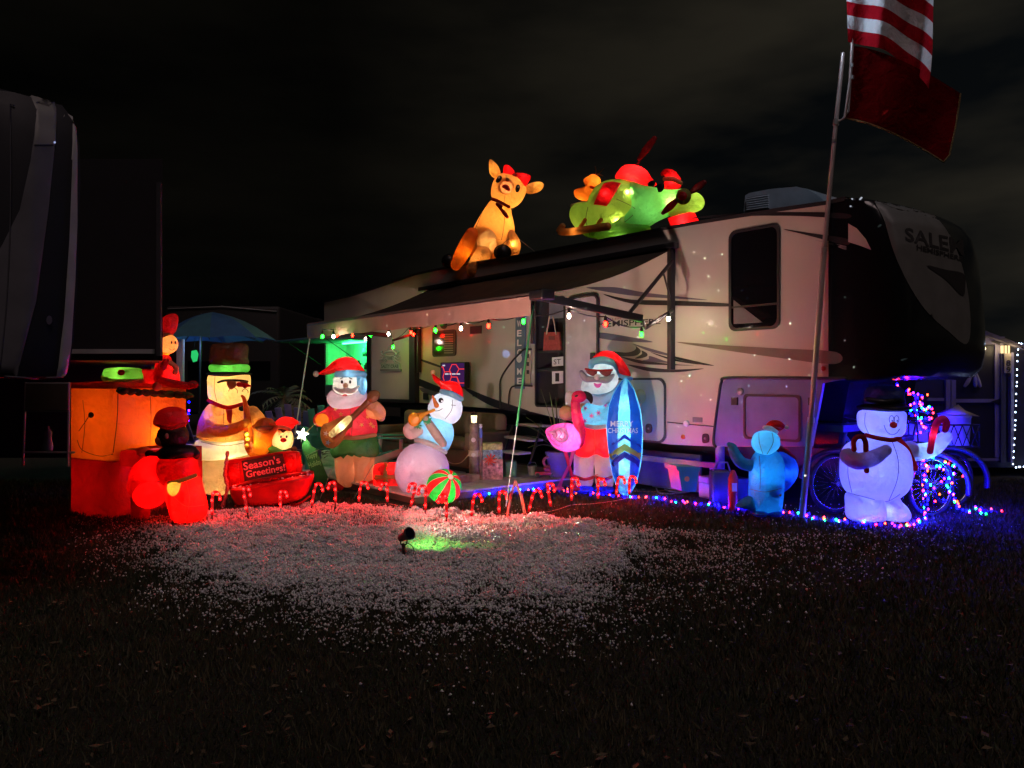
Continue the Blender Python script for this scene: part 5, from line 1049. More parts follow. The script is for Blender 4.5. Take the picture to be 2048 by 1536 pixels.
# ================================================================== lights strings, canes, lamps
# stake projector on the lawn: floods the camper side with pink-white light and throws laser dots
def projector():
    o = W(806, 1118, 6.72); o.z = 0
    t = thing('stake_projector', 'small black stake projector lamp standing in the foam snow, tilted to the right', 'spotlight', o); f = Frame((o.x, o.y, 0), 0)
    tube('stake', f, [(808, 1122, 2.2), (808, 1105, 3.2), (807, 1090, 4)], BLACK, t, seg=8); tube('yoke', f, [(801, 1074, 1.3), (801, 1084, 1.4), (803, 1089, 1.6), (811, 1089, 1.6), (814, 1084, 1.4), (814, 1074, 1.3)], BLACK, t, seg=6)
    A = Vector((.62, -.55, .42)).normalized(); C = f.at(810, 1072, 0)
    lathe('lamp_head', C, [(.001, -.075), (.030, -.07), (.036, -.03), (.038, .04), (.056, .05), (.060, .075), (.050, .078), (.046, .06)], BLACK, t, 20, A)
    lathe('lens', C, [(.001, .062), (.046, .062)], glass('projector_lens', (.01, .01, .03)), t, 16, A)
    tube('power_cord', f, [(812, 1085, .9), (822, 1090, .9), (828, 1100, .9), (826, 1110, .9)], BLACK, t, seg=6)
    def spot(name, frm, to, e, col, size, r, blend=.8):
        l = lamp(t, frm, e, col, r, name, 'SPOT', spot_size=math.radians(size), spot_blend=blend)
        l.rotation_euler = (Vector(to)-Vector(frm)).to_track_quat('-Z', 'Y').to_euler(); return l
    src = C+Vector((.03, .02, .12))
    spot('flood_beam', src, RV.pt(-2.6, 4.0, 0), 500, (1, .73, .63), 112, .06, .95)
    spot('green_beam', src, W(905, 1085, 7.4), 16, (.22, 1, .10), 88, .02, 1.0)
    d = spot('laser_dots', src+Vector((0, 0, .03)), RV.pt(-.9, 2.4, 0), 9000, (.8, 1, .85), 100, .002, .3)
    ld = d.data; ld.use_nodes = True; nt = ld.node_tree; nt.nodes.clear(); nd = nt.nodes; lk = nt.links
    out = nd.new('ShaderNodeOutputLight'); em = nd.new('ShaderNodeEmission'); tc = nd.new('ShaderNodeTexCoord'); vo = nd.new('ShaderNodeTexVoronoi'); vo.inputs['Scale'].default_value = 34
    mr = nd.new('ShaderNodeMapRange'); mr.inputs['From Min'].default_value = .075; mr.inputs['From Max'].default_value = .055
    lk.new(tc.outputs['Normal'], vo.inputs['Vector']); lk.new(vo.outputs['Distance'], mr.inputs['Value']); lk.new(mr.outputs[0], em.inputs['Strength'])
    mx = nd.new('ShaderNodeMix'); mx.data_type = 'RGBA'; mx.inputs[0].default_value = .3; lk.new(vo.outputs['Color'], mx.inputs[7]); mx.inputs[6].default_value = (.8, 1, .85, 1); lk.new(mx.outputs[2], em.inputs['Color'])
    lk.new(em.outputs[0], out.inputs[0])
projector()

# candy canes
CR = emit('cane_red', (1, .008, .012), .5); CW = emit('cane_bulb', (1, .0014, .0013), 900); CS = pbr('cane_stripe', (.75, .5, .5), .4)
def candy():
    rows = [(345, 1055, 350, 978, 1, 'in front of the glowing red piano player', .95), (424, 1045, 425, 984, 1, 'between piano player and red sleigh', 1), (498, 1042, 486, 975, 1, 'leaning left before the left end of the red sleigh', 1),
            (562, 1026, 560, 982, 1, 'before the middle of the red sleigh', 1), (621, 1026, 631, 967, 1, 'at the right tip of the red sleigh', 1), (671, 1018, 671, 964, -1, 'in front of the left slipper of the ukulele Santa', 1),
            (716, 1016, 722, 964, 1, 'between the slippers of the ukulele Santa', 1), (775, 1016, 775, 966, -1, 'in front of the red gift box', 1), (818, 1028, 832, 967, -1, 'hooked left before the horn snowman', 1),
            (850, 1036, 852, 972, -1, 'just left of the beach ball', 1), (893, 1050, 893, 990, -1, 'in front of the beach ball', 1), (941, 1046, 948, 988, 1, 'just right of the beach ball', 1),
            (998, 1040, 998, 983, 1, 'left of the wooden A shaped stake', 1), (1054, 1036, 1068, 980, 1, 'leaning right beside the wooden A shaped stake', 1), (1104, 1028, 1094, 967, 1, 'left of the flamingo feet', 1),
            (1143, 1016, 1143, 956, 1, 'in front of the flamingo feet', 1), (1196, 1010, 1196, 957, 1, 'in front of the beach Santa sandals', 1), (1231, 1002, 1236, 954, 1, 'in front of the left edge of the surfboard', 1), (1258, 1000, 1259, 953, 1, 'in front of the right edge of the surfboard', 1)]
    bme = None
    for bx, by, tx, ty, s, where, sc in rows:
        D = CH*F/(by-HY); o = W(bx, by, D); o.z = 0
        t = thing('candy_cane', 'lit red candy cane stake '+where, 'candy cane', o, 'candy canes along the edge of the lawn'); f = Frame((o.x, o.y, 0), 0)
        h = by-ty; r = 7.5*s*(D and 9.4/D); k0 = .28; lx = tx-bx
        def at(q): return (bx+lx*q, by-h*q)
        a = at(k0); b = at(.80); c = at(1.0)
        P = [a, at(.5), at(.68), b, (c[0]+r*.12, by-h*.93), (c[0]+r*.55, by-h*1.0), (c[0]+r*1.25, by-h*.985), (c[0]+r*1.75, by-h*.88), (c[0]+r*1.9, by-h*.74)]
        P = cat_open(P, 5); Q = [f.at(x, y, 0) for x, y in P]
        tube3('cane_tube', Q, .0165, CR, t, 8)
        tube('stake', f, [(bx, by+3, 1.3), (a[0], a[1], 1.6)], BLACK, t, seg=6)
        # white spiral stripe
        V = []; FA = []; n = len(Q)
        for i in range(n*2-1):
            p = Q[i//2] if i % 2 == 0 else (Q[i//2]+Q[i//2+1])/2; an = i*.95
            for w in (-.25, .25): V.append(p+Vector((math.cos(an+w), -abs(math.sin(an+w)) if True else 0, math.sin(an+w)*.5))*.018)
        for i in range(n*2-2): FA.append((2*i, 2*i+1, 2*i+3, 2*i+2))
        raw('stripe', V, FA, emit('cane_white', (1, .12, .10), .45), t)
        for q in (3, 12, 22, 32, len(Q)-3):
            if q < len(Q):
                if bme is None: bme = lathe('bulb', Q[q]+Vector((0, -.016, 0)), [(.0001, -.013), (.0105, -.007), (.0105, .007), (.0001, .013)], CW, t, 8); bq = Q[q].copy(); bo = Vector(t['_o'])
                else:
                    c_ = bpy.data.objects.new('bulb', bme.data); COL.objects.link(c_); c_.parent = t; c_.location = (Q[q]-Vector(t['_o']))-(bq-bo)
    return
candy()
def pale_cord(name, label, pts, zz=.03, r=.004, mat=None, cat='cable', closed=False):
    P = cat_open(pts, 6); Q = []
    for p in P:
        D = CH*F/(p[1]-HY); q = W(p[0], p[1], D); q.z = zz+.01*noise.noise(q*3); Q.append(q)
    o = Q[0].copy(); ob = tube3(name, Q, r, mat or pbr('cord_pale', (.45, .35, .30), .6), None, 5, origin=o); return tag(ob, label, cat)
pale_cord('power_cable', 'thin pale cable looping between the candy cane stakes', [(345, 1052), (424, 1044), (497, 1040), (560, 1026), (621, 1026), (671, 1018), (716, 1018), (775, 1014), (815, 1024), (838, 1030), (893, 1050), (912, 1046), (941, 1046), (998, 1040), (1054, 1036), (1104, 1028), (1143, 1016), (1196, 1012), (1258, 1002)], .035)
pale_cord('power_cable', 'orange cable lying on the ground right of the surfboard', [(1265, 985), (1300, 986), (1330, 984), (1352, 983)], .02, .005, pbr('cord_orange', (.6, .15, .05)))
rg = random.Random(4)
hose = pale_cord('garden_hose', 'tangled grey hose and cords heaped before the green bin', [(1300+rg.uniform(0, 95), 966+rg.uniform(0, 26)) for i in range(16)]+[(1390, 984)], .03, .011, pbr('hose_grey', (.30, .27, .33), .5), 'hose')

# coloured LED strings
CLR = {'blue': ((.0006, .0006, 1), 1050), 'red': ((1, .010, .015), 36), 'green': ((.008, 1, .12), 28), 'amber': ((1, .045, .010), 18), 'violet': ((.05, .002, 1), 160), 'white': ((.55, .7, 1), 9)}
_bulb = {}
def bulb(col, p, parent, r=.0105):
    if col not in _bulb:
        c, s = CLR[col]; ob = lathe('bulb', p, [(.0001, -1.3*r), (r*.8, -.8*r), (r, 0), (r*.7, .9*r), (.0001, 1.4*r)], emit('led_'+col, c, s), parent, 7); _bulb[col] = (ob, Vector(p)-Vector(parent['_o'])); return ob
    b, off = _bulb[col]; o = bpy.data.objects.new('bulb', b.data); COL.objects.link(o); o.parent = parent; o.location = Vector(p)-Vector(parent['_o'])-off; o['_o'] = parent['_o']; return o
def string(name, label, pts3, n, seed, cols=('blue', 'red', 'blue', 'green', 'violet', 'blue', 'amber'), jit=.035, cat='string lights', wire=.003, group=None):
    rg = random.Random(seed); P = [Vector(p) for p in pts3]; P = [Vector(q) for q in cat_open([tuple(p) for p in P], 8)]
    o = P[0].copy(); t = thing(name, label, cat, o, group); tube3('wire', P, wire, pbr('wire_green', (.01, .03, .015), .6), t, 5)
    Ls = [0]; 
    for a, b in zip(P, P[1:]): Ls.append(Ls[-1]+(b-a).length)
    for i in range(n):
        s = Ls[-1]*(i+.5+rg.uniform(-.3, .3))/n; j = max(k for k in range(len(Ls)) if Ls[k] <= s); j = min(j, len(P)-2); u = (s-Ls[j])/max(1e-6, Ls[j+1]-Ls[j]); p = P[j].lerp(P[j+1], u)
        bulb(cols[i % len(cols)] if rg.random() < .7 else rg.choice(cols), p+Vector((rg.uniform(-jit, jit), rg.uniform(-jit, jit), abs(rg.gauss(0, jit*.5))+.004)), t)
    return t
def gp(x, y, z=.02):
    D = (CH-z)*F/(y-HY); return W(x, y, D)
string('led_string', 'coloured LED string running along the deck edge and across the lawn edge to the flagpole', [gp(897, 995), gp(915, 994), gp(960, 990), gp(1000, 985), gp(1050, 982), gp(1095, 978), gp(1130, 984), gp(1165, 988), gp(1220, 992), gp(1260, 996), gp(1310, 998), gp(1340, 1004), gp(1370, 1008), gp(1420, 1011), gp(1455, 1018), gp(1500, 1022), gp(1545, 1024), gp(1575, 1028), gp(1603, 1034)], 96, 1)
string('led_string', 'coloured LED string on the grass below the snowman in bowler hat', [gp(1605, 1034), gp(1640, 1040), gp(1680, 1046), gp(1715, 1048), gp(1750, 1050), gp(1790, 1054), gp(1820, 1052), gp(1845, 1046)], 40, 2)
string('led_string', 'coloured LED string curled on the ground below the tricycle rear wheels', [gp(1915, 1018, .02), gp(1940, 1026), gp(1965, 1030), gp(1950, 1018), gp(1985, 1022), gp(2000, 1026)], 16, 3)
def wp8(x, y, D=8.75): return W(x, y, D)
string('led_string', 'spiral of coloured LEDs hanging above the raised mitten of the bowler hat snowman', [wp8(1792, 772), wp8(1800, 780), wp8(1822, 790), wp8(1845, 795), wp8(1842, 805), wp8(1826, 812), wp8(1855, 816), wp8(1862, 828), wp8(1830, 822), wp8(1826, 838), wp8(1856, 840), wp8(1838, 850), wp8(1848, 862), wp8(1834, 872)], 62, 4, jit=.05)
string('led_string', 'upright line of coloured LEDs in front of the tricycle wheels', [wp8(1846, 918, 8.6), wp8(1852, 950, 8.6), wp8(1848, 985, 8.6), wp8(1850, 1020, 8.5), wp8(1847, 1044, 8.35)], 34, 5, jit=.03)
string('led_string', 'slanting line of coloured LEDs draped across the tricycle rear wheel', [wp8(1865, 934, 8.65), wp8(1890, 942, 8.6), wp8(1898, 975, 8.6), wp8(1910, 1000, 8.55), wp8(1925, 1020, 8.5)], 28, 6, jit=.03)
string('led_string', 'loose coloured LEDs scattered over the tricycle frame and front of the basket', [wp8(1830, 925, 8.7), wp8(1860, 915, 8.7), wp8(1895, 930, 8.7), wp8(1930, 950, 8.8), wp8(1900, 965, 8.6), wp8(1865, 985, 8.55), wp8(1890, 1010, 8.5)], 30, 12, jit=.07)
# tall rod of the lit tree
tr = tag(bar('light_pole', gp(1847, 1046, 0), wp8(1830, 790, 8.8), .010, BLACK, None, 6, origin=gp(1847, 1046, 0)), 'thin dark rod holding the coloured LED spiral beside the bowler hat snowman', 'pole')
for x in (378, ): string('led_string', 'short vertical string with blue LEDs hanging right of the piano', [W(379, 800, 10), W(378, 815, 10), W(377, 830, 10), W(376, 850, 10)], 4, 9, ('blue', 'violet'), jit=.01)

# patio bulbs under the awning
PB = {'w': ((1, .76, .60), 200), 'r': ((1, .0040, .0014), 170), 'g': ((.0022, 1, .0045), 170)}
def patio():
    data = [(645, 673, 'g', 2.9), (667, 673, 'w', 2.7), (674, 670, 'r', 1.8), (705, 671, 'r', 1.2), (731, 678, 'w', .9), (741, 670, 'g', 1.3), (777, 668, 'w', 1.7), (786, 694, 'g', .55), (822, 665, 'r', .7), (827, 669, 'r', .35), (871, 661, 'g', 1.9), (922, 657, 'w', 1.9), (977, 652, 'r', 2.0), (1047, 643, 'g', 1.9), (1138, 632, 'w', 1.9), (1211, 648, 'r', 1.6), (1283, 669, 'g', .9), (1337, 638, 'w', .45)]
    o = RV.at(871, 640, 1.9); t = thing('patio_string', 'black cord with red, green and white globe bulbs strung under the camper awning', 'string lights', o)
    P = [RV.at(x, y-15, d) for x, y, c, d in data]; Q = []
    for a, b in zip(P, P[1:]):
        for k in range(6): u = k/6; p = a.lerp(b, u); p.z -= .05*math.sin(PI*u)*min(1, (b-a).length*1.5); Q.append(p)
    Q.append(P[-1]); tube3('cord', Q, .008, BLACK, t, 6); mats = {k: emit('globe_'+k, c, s) for k, (c, s) in PB.items()}; sk = None; bb = {}
    for x, y, c, d in data:
        p = RV.at(x, y, d)
        g = lathe('globe_bulb', p, [(.0001, -.034), (.015, -.026), (.022, -.006), (.018, .018), (.012, .034)], mats[c], t, 12)
        s = lathe('socket', p, [(.019, .030), (.021, .07), (.013, .085), (.006, .105)], BLACK, g, 10)
        if y > 690 or d < 1.0: pass
patio()

# tie down straps with the A shaped wooden stake
gst = pbr('strap_green', (.05, .30, .10), .6); gw = pbr('strap_white', (.55, .55, .5), .6)
st = thing('tie_down', 'green and white tie down strap from the right awning corner to the lawn', 'strap', gp(1028, 1000, 0))
a0, a1 = RV.pt(-.30, 2.45, 2.5), gp(1012, 1012, .28); m1 = a0.lerp(a1, .62); bar('strap', a0, m1, .014, gst, st, 6); bar('strap', m1, a1, .006, gw, st, 6)
st2 = thing('tie_down', 'thin white tie down strap from the left awning corner down to the deck', 'strap', W(592, 860, 12.4)-Vector((0, 0, .65)))
bar('strap', RV.pt(-6.45, 2.5, 2.45), W(590, 868, 12.2), .012, gw, st2, 6)
ws = thing('wooden_stake', 'two weathered sticks leaned into an A shape between the candy canes', 'stake', gp(1030, 1034, 0))
tube3('stick', [gp(1013, 1040, 0), W(1022, 990, 8.7), W(1031, 963, 8.75)], .016, pbr('stick_red', (.25, .10, .08), .8, var=.4, scale=30), ws, 8); tube3('stick', [gp(1052, 1040, 0), W(1042, 990, 8.7), W(1030, 962, 8.76)], .018, WOOD, ws, 8)

# ------------------------------------------------------------------ flagpole and flags
def flags():
    b = gp(1603, 1043, 0); t = thing('flagpole', 'tall telescoping metal flagpole standing on the grass right of the blue inflatable', 'flagpole', b)
    pm = pbr('pole_alloy', (.50, .42, .40), .35, .55, var=.1)
    P = [b, W(1622, 840, 8.48), W(1648, 500, 8.47), W(1672, 245, 8.46)]
    tube3('lower_tube', [P[0], P[1]], .037, pm, t, 14); tube3('middle_tube', [P[1], P[2]], .031, pm, t, 14); tube3('upper_tube', [P[2], P[3], W(1686, 108, 8.45)], [.026, .024, .022], pm, t, 12)
    for p, r in ((P[1], .041), (P[2], .036), (P[3], .034)): 
        ax = (P[2]-P[1]).normalized(); lathe('collar', p, [(r, -.03), (r, .03)], STEEL, t, 14, ax)
    lathe('ground_socket', b, [(.06, 0), (.05, .03), (.04, .05)], BLACK, t, 14)
    ar = tube3('flag_arm', [P[3]+Vector((0, 0, 0)), W(1690, 236, 8.4), W(1700, 160, 8.4), W(1704, 90, 8.4), W(1699, 30, 8.4), W(1692, -40, 8.4), W(1688, -140, 8.4)], .016, pm, t, 8)
    for x, y in ((1704, 130), (1705, 155), (1668, 282)): lathe('clip', W(x, y, 8.39), [(.02, -.02), (.02, .02)], STEEL, t, 8)
    lamp(t, W(1640, -10, 8.1), 22, (.62, .78, 1), .05, 'pole_top_light')
    # stars and stripes: hangs from the arm, only its lower stripes are in view
    nx, ny = 60, 65; ov = thing('striped_flag', 'wind blown flag with red and white stripes and blue starred canton on the flagpole', 'flag', W(1700, 60, 8.4))
    def pos(u, v):   # u 0..1 along fly, v 0 top..1 bottom
        x = 1696-(1-v)*12+ (u*205); y = -268+v*352 + (u**1.7)*(95-75*(1-v)) ; x -= (u**2)*45*v
        d = 8.4+.10*math.sin(u*9+v*2.0)*u**.6+.05*math.sin(u*19+v*5)
        return W(x+3*math.sin(v*9)*u, y+3*math.sin(u*12), d)
    fw = fab('flag_white', (.75, .77, .80), .3, .5, 0.0); fr = fab('flag_red', (.42, .01, .02), .3, .5, 0.0); fb = fab('flag_blue', (.02, .03, .18), .3, .5, 0.0)
    def grid(name, u0, u1, v0, v1, n, m, mat, off=0.0, par=ov):
        V = []; FA = []
        for j in range(m+1):
            for i in range(n+1):
                p = pos(u0+(u1-u0)*i/n, v0+(v1-v0)*j/m); p.y -= off; V.append(p)
        for j in range(m):
            for i in range(n): a = j*(n+1)+i; FA.append((a, a+1, a+n+2, a+n+1))
        return raw(name, V, FA, mat, par)
    for k in range(13):
        u0 = .4 if k < 7 else 0
        grid('stripe', u0, 1, k/13, (k+1)/13, 40, 4, fr if k % 2 == 0 else fw)
    grid('canton', 0, .4, 0, 7/13, 20, 14, fb)
    for r_ in range(9):
        for c_ in range(6 if r_ % 2 == 0 else 5):
            u = .4*((c_*2+1+(r_ % 2))/12); v = 7/13*((r_+1)/10); p = pos(u, v); p.y -= .012
            S = [(p+Vector(((.028 if i % 2 == 0 else .012)*math.sin(PI*i/5), 0, (.028 if i % 2 == 0 else .012)*math.cos(PI*i/5)))) for i in range(10)]
            raw('star', S, [tuple(range(10))], fw, ov, smooth=False)
    # dark red flag below
    dv = thing('dark_red_flag', 'dark red flag with gold fringe sagging below the striped flag', 'flag', W(1700, 240, 8.42))
    def pos2(u, v):
        x = 1706-10*v-10*(v > .9)*(v-.9)*10+u*215-14*u*v; y = 92+v*145+(u**1.5)*95+ u*8*math.sin(v*5); d = 8.44+.09*math.sin(u*8+1+v)*u**.6
        return W(x, y, d)
    V = []; FA = []; n, m = 40, 20
    for j in range(m+1):
        for i in range(n+1): V.append(pos2(i/n, j/m))
    for j in range(m):
        for i in range(n): a = j*(n+1)+i; FA.append((a, a+1, a+n+2, a+n+1))
    ck = raw('flag_cloth', V, FA, fab('flag_maroon', (.13, .003, .004), .35, .5, 0.0), dv)
    Q = [pos2(i/40, 1) for i in range(41)]+[pos2(1, 1-j/20) for j in range(1, 21)]; tube3('gold_fringe', Q, .010, pbr('fringe_gold', (.16, .09, .02), .7, var=.5, scale=60, bump=1), dv, 5)
    tube3('header_tape', [pos2(0, j/10) for j in range(11)], .012, pbr('tape_white', (.4, .4, .42)), dv, 5)
flags()

# ------------------------------------------------------------------ tricycle under the nose
def tricycle():
    o = W(1860, HY, 8.95); o.z = 0; t = thing('cargo_tricycle', 'adult tricycle with spoked wheels and rear basket parked under the camper nose', 'tricycle', o)
    fm = pbr('trike_paint', (.05, .06, .12), .3, .3); ch = pbr('chrome', (.55, .55, .6), .2, 1)
    def wheel(c, R, ax, ang):
        A = Vector((math.sin(ang), math.cos(ang), 0)); X = A.cross(Vector((0, 0, 1))).normalized(); Z = Vector((0, 0, 1))
        pts = [c+(X*math.cos(a)+Z*math.sin(a))*R for a in [2*PI*i/36 for i in range(36)]]
        w = tube3('wheel', pts, .026, RUBBER, t, 8, closed=True); tube3('rim', [c+(p-c)*.93 for p in pts], .013, ch, w, 6, closed=True); lathe('hub', c, [(.03, -.05), (.03, .05)], ch, w, 10, A)
        for i in range(28):
            a = 2*PI*i/28; bar('spoke', c+A*(.03*(-1)**i), c+(X*math.cos(a+.1)+Z*math.sin(a+.1))*R*.92, .0022, ch, w, 4)
        return w
    a = -.35
    c1 = W(1862, 962, 8.75); c1.z = .36; c2 = W(1903, 962, 9.35); c2.z = .36; c3 = W(1672, 955, 9.0); c3.z = .36
    wheel(c1, .335, 0, a); wheel(c2, .335, 0, a); wheel(c3, .335, 0, a+.15)
    X = Vector((math.cos(a), -math.sin(a), 0)); 
    for c in (c1, c2, c3): 
        P = [c+(Vector((math.cos(-a), math.sin(a), 0))*math.cos(q)+Vector((0, 0, 1))*math.sin(q))*.39 for q in [math.radians(v) for v in range(-10, 175, 12)]]
        tube3('mudguard', P, .03, pbr('mudguard', (.07, .07, .09), .4, .4), t, 6, flat=1.6)
    bar('axle', c1, c2, .02, ch, t); mid = (c1+c2)/2
    tube3('frame_tube', [mid, mid+Vector((-.35, 0, .02)), c3+Vector((.35, 0, .25)), c3+Vector((.12, 0, .55))], .022, fm, t, 8); tube3('frame_tube', [mid+Vector((-.4, 0, .0)), mid+Vector((-.5, 0, .5))], .02, fm, t, 8)
    bar('fork', c3, c3+Vector((.14, 0, .72)), .018, fm, t); tube3('handlebar', [c3+Vector((.3, -.28, .74)), c3+Vector((.12, -.2, .78)), c3+Vector((.12, .2, .78)), c3+Vector((.3, .28, .74))], .013, ch, t, 8)
    puff('saddle', Frame((mid.x-.5, mid.y, 0), 0), [(CX+((mid.x-.5+dx)/mid.y)*F, HY+(CH-.90-dz)/mid.y*F) for dx, dz in ((-.16, 0), (.0, .03), (.14, .04), (.15, -.03), (0, -.04))], .08, BLACK, t)
    # basket
    bc = mid+Vector((.02, 0, .58)); bw_, bd_, bh = .30, .22, .13
    cs = [bc+Vector((sx*bw_, sy*bd_, z)) for z in (-bh, bh) for sx, sy in ((-1, -1), (1, -1), (1, 1), (-1, 1))]
    for i in range(4): bar('basket_rail', cs[i], cs[(i+1) % 4], .008, BLACK, t, 6); bar('basket_rail', cs[4+i], cs[4+(i+1) % 4], .010, BLACK, t, 6); bar('basket_rail', cs[i], cs[4+i], .008, BLACK, t, 6)
    for k in range(6):
        u0, u1 = k/6, (k+1)/6; p, q, r_, s = cs[0], cs[1], cs[4], cs[5]
        bar('basket_wire', p.lerp(q, u0), r_.lerp(s, u1), .006, BLACK, t, 5); bar('basket_wire', p.lerp(q, u1), r_.lerp(s, u0), .006, BLACK, t, 5)
    bpos = bc+Vector((.14, 0, 0)); u = lathe('white_bucket', bpos, [(.15, -.12), (.17, .2), (.178, .21), (.178, .235), (.165, .235)], pbr('bucket_white', (.55, .55, .62), .5), None, 20, origin=bpos-Vector((0, 0, .12))); tag(u, 'white tub standing in the tricycle basket', 'tub')
    z0 = Vector((bpos.x+.02, bpos.y, bpos.z+.245)); cap = raw('straw_hat', [z0+Vector((x, y, z)) for x, y, z in ((-.20, -.1, .0), (0, -.17, 0), (.22, -.1, -.02), (.2, .12, 0), (-.18, .12, 0), (-.08, -.05, .05), (.05, .05, .12), (.07, .06, .05), (.08, -.04, .05))], [(0, 1, 5), (1, 8, 5), (1, 2, 8), (2, 3, 8), (8, 6, 5), (8, 7, 6), (3, 7, 8), (3, 4, 7), (4, 6, 7), (4, 0, 5), (4, 5, 6), (0, 4, 3, 2, 1)], pbr('starfish_tan', (.45, .40, .32), .8, bump=.5), None, origin=z0); cap.name = 'starfish'; tag(cap, 'pale star shaped ornament lying on the white tub', 'ornament')
    # pale beach chair back leaning beside
    o2 = W(1832, HY, 9.3); o2.z = 0; c = thing('folding_chair', 'pale striped folding chair back standing behind the raised arm of the bowler hat snowman', 'chair', o2); f = Frame((o2.x, o2.y, 0), 0)
    for q in ([(1808, 878), (1820, 845), (1830, 845), (1822, 882)], [(1827, 882), (1834, 846), (1858, 848), (1864, 884)]): prism('chair_sling', [f.at(x, y) for x, y in q], -f.n*.015, pbr('sling_pale', (.50, .48, .60), .7), c)
    for a_, b_ in (((1803, 885), (1818, 842)), ((1868, 888), (1860, 842)), ((1818, 842), (1860, 842))): bar('chair_tube', f.at(*a_), f.at(*b_), .012, ch, c, 6)
    for x in (1805, 1866): bar('chair_leg', f.at(x, 885), f.at(x, 1016), .012, ch, c, 6)
    prism('chair_seat', [f.at(1803, 930, .0), f.at(1868, 930, .0), f.at(1872, 935, .4), f.at(1800, 935, .4)], (0, 0, -.02), pbr('sling_pale', (.50, .48, .60), .7), c)
tricycle()

# ------------------------------------------------------------------ things under and beside the camper
def undercar():
    o = W(1375, HY, 9.35); o.z = 0; f = Frame((o.x, o.y, 0), .25)
    t = thing('green_bin', 'green plastic bin with orange sticker behind the heap of hose', 'bin', o); gm = pbr('bin_green', (.03, .22, .13), .5, var=.2)
    prism('bin_shell', [f.at(x, y) for x, y in [(1357, 940), (1397, 942), (1392, 985), (1364, 982)]], -f.n*.3, gm, t); prism('bin_rim', [f.at(x, y, .02) for x, y in [(1352, 932), (1400, 935), (1399, 943), (1354, 941)]], -f.n*.34, gm, t)
    b_ = lathe('orange_sticker', f.at(1374, 958, .006), [(.035, 0), (.001, .002)], pbr('sticker', (.7, .3, .05)), t, 10, f.n)
    fo = Frame(W(1440, HY, 8.75)-Vector((0, 0, CH)), .0); fo.o.z = 0
    P = W(1398, 1000, 9.0); P.z = 0; A = gp(1448, 1004, 0); B = gp(1397, 994, 0); C = gp(1485, 998, 0); X = (B-A)/2; Y = (C-A)/2; H = (1003-960)/F*A.y
    fm = pbr('foam_block', (.60, .52, .62), .8, var=.06); fb2 = pbr('tote_blue', (.16, .30, .36), .45)
    ctr = A+X+(B-A).cross(Vector((0, 0, 1))).normalized()*0
    Yn = Y
    def blk(name, s0, s1, z0, z1, mat, label, d=.55):
        c_ = A+(B-A)*((s0+s1)/2)+Y*d; c_.z = (z0+z1)/2; o_ = c_.copy(); o_.z = z0; return tag(box3(name, c_, (B-A)*(s1-s0)/2*.985, Y*d, (0, 0, (z1-z0)/2), mat, None, .008, origin=o_), label, 'block')
    blk('foam_block', 0, 1, 0, H*.72, fm, 'large pale block forming the lower course of the small stack'); blk('foam_block', 0.02, .58, H*.725, H*1.0, fm, 'small pale block on top at the right of the stack'); blk('foam_block', .6, 1.0, H*.725, H*1.02, fm, 'small pale block on top at the left of the stack, under the cup')
    c_ = A+Y*1.3+(B-A)*.1; tb = box3('storage_tote', Vector((A.x+Y.x*1.55, A.y+Y.y*1.55+.14, H*.5)), Vector((.13, .03, 0)), Vector((-.05, .16, 0)), (0, 0, H*.5), fb2, None, .015, origin=(A.x, A.y, 0)); tag(tb, 'blue grey storage tote standing right of the pale blocks', 'tote')
    p = A+(B-A)*.62+Y*.5; p.z = H*1.025; tag(lathe('foam_cup', p, [(.028, 0), (.042, .12), (.045, .122), (.040, .12)], pbr('cup_white', (.62, .55, .68), .6), None, 14, origin=p), 'white foam cup standing on the pale blocks', 'cup')
    q = W(1466, HY, 9.15); q.z = 0; r_ = thing('red_canister', 'red canister with pale label behind the storage tote', 'canister', q); lathe('canister_body', q, [(.06, 0), (.06, .40), (.03, .48), (.02, .5)], pbr('canister_red', (.5, .03, .03), .4), r_, 16); box3('canister_label', q+Vector((.0, -.062, .3)), (.03, 0, 0), (0, .003, 0), (0, 0, .05), WPLAST, r_)
    q = W(1440, HY, 9.6); q.z = 0; r_ = thing('black_cooler', 'black machine shape under the camper behind the pale blocks', 'equipment', q); boxw('machine_case', q.x-.12, q.x+.12, q.y-.1, q.y+.1, 0, .45, pbr('machine_black', (.04, .04, .045), .4), r_, .03); tube3('carry_handle', [q+Vector((-.1, -.05, .45)), q+Vector((-.05, -.05, .55)), q+Vector((.08, -.05, .55)), q+Vector((.11, -.05, .45))], .012, METAL, r_, 6)
    q = RV.pt(-1.2, 0, -.5); pn = tag(box3('dark_mat', RV.pt(-.9, .30, -.45), RV.r*.75, RV.n*.02, (0, 0, .26), pbr('mat_dark', (.10, .08, .13), .7), None, origin=RV.pt(-.9, 0, -.45)), 'dark panel leaning under the camper between surfboard and green bin', 'panel')
undercar()

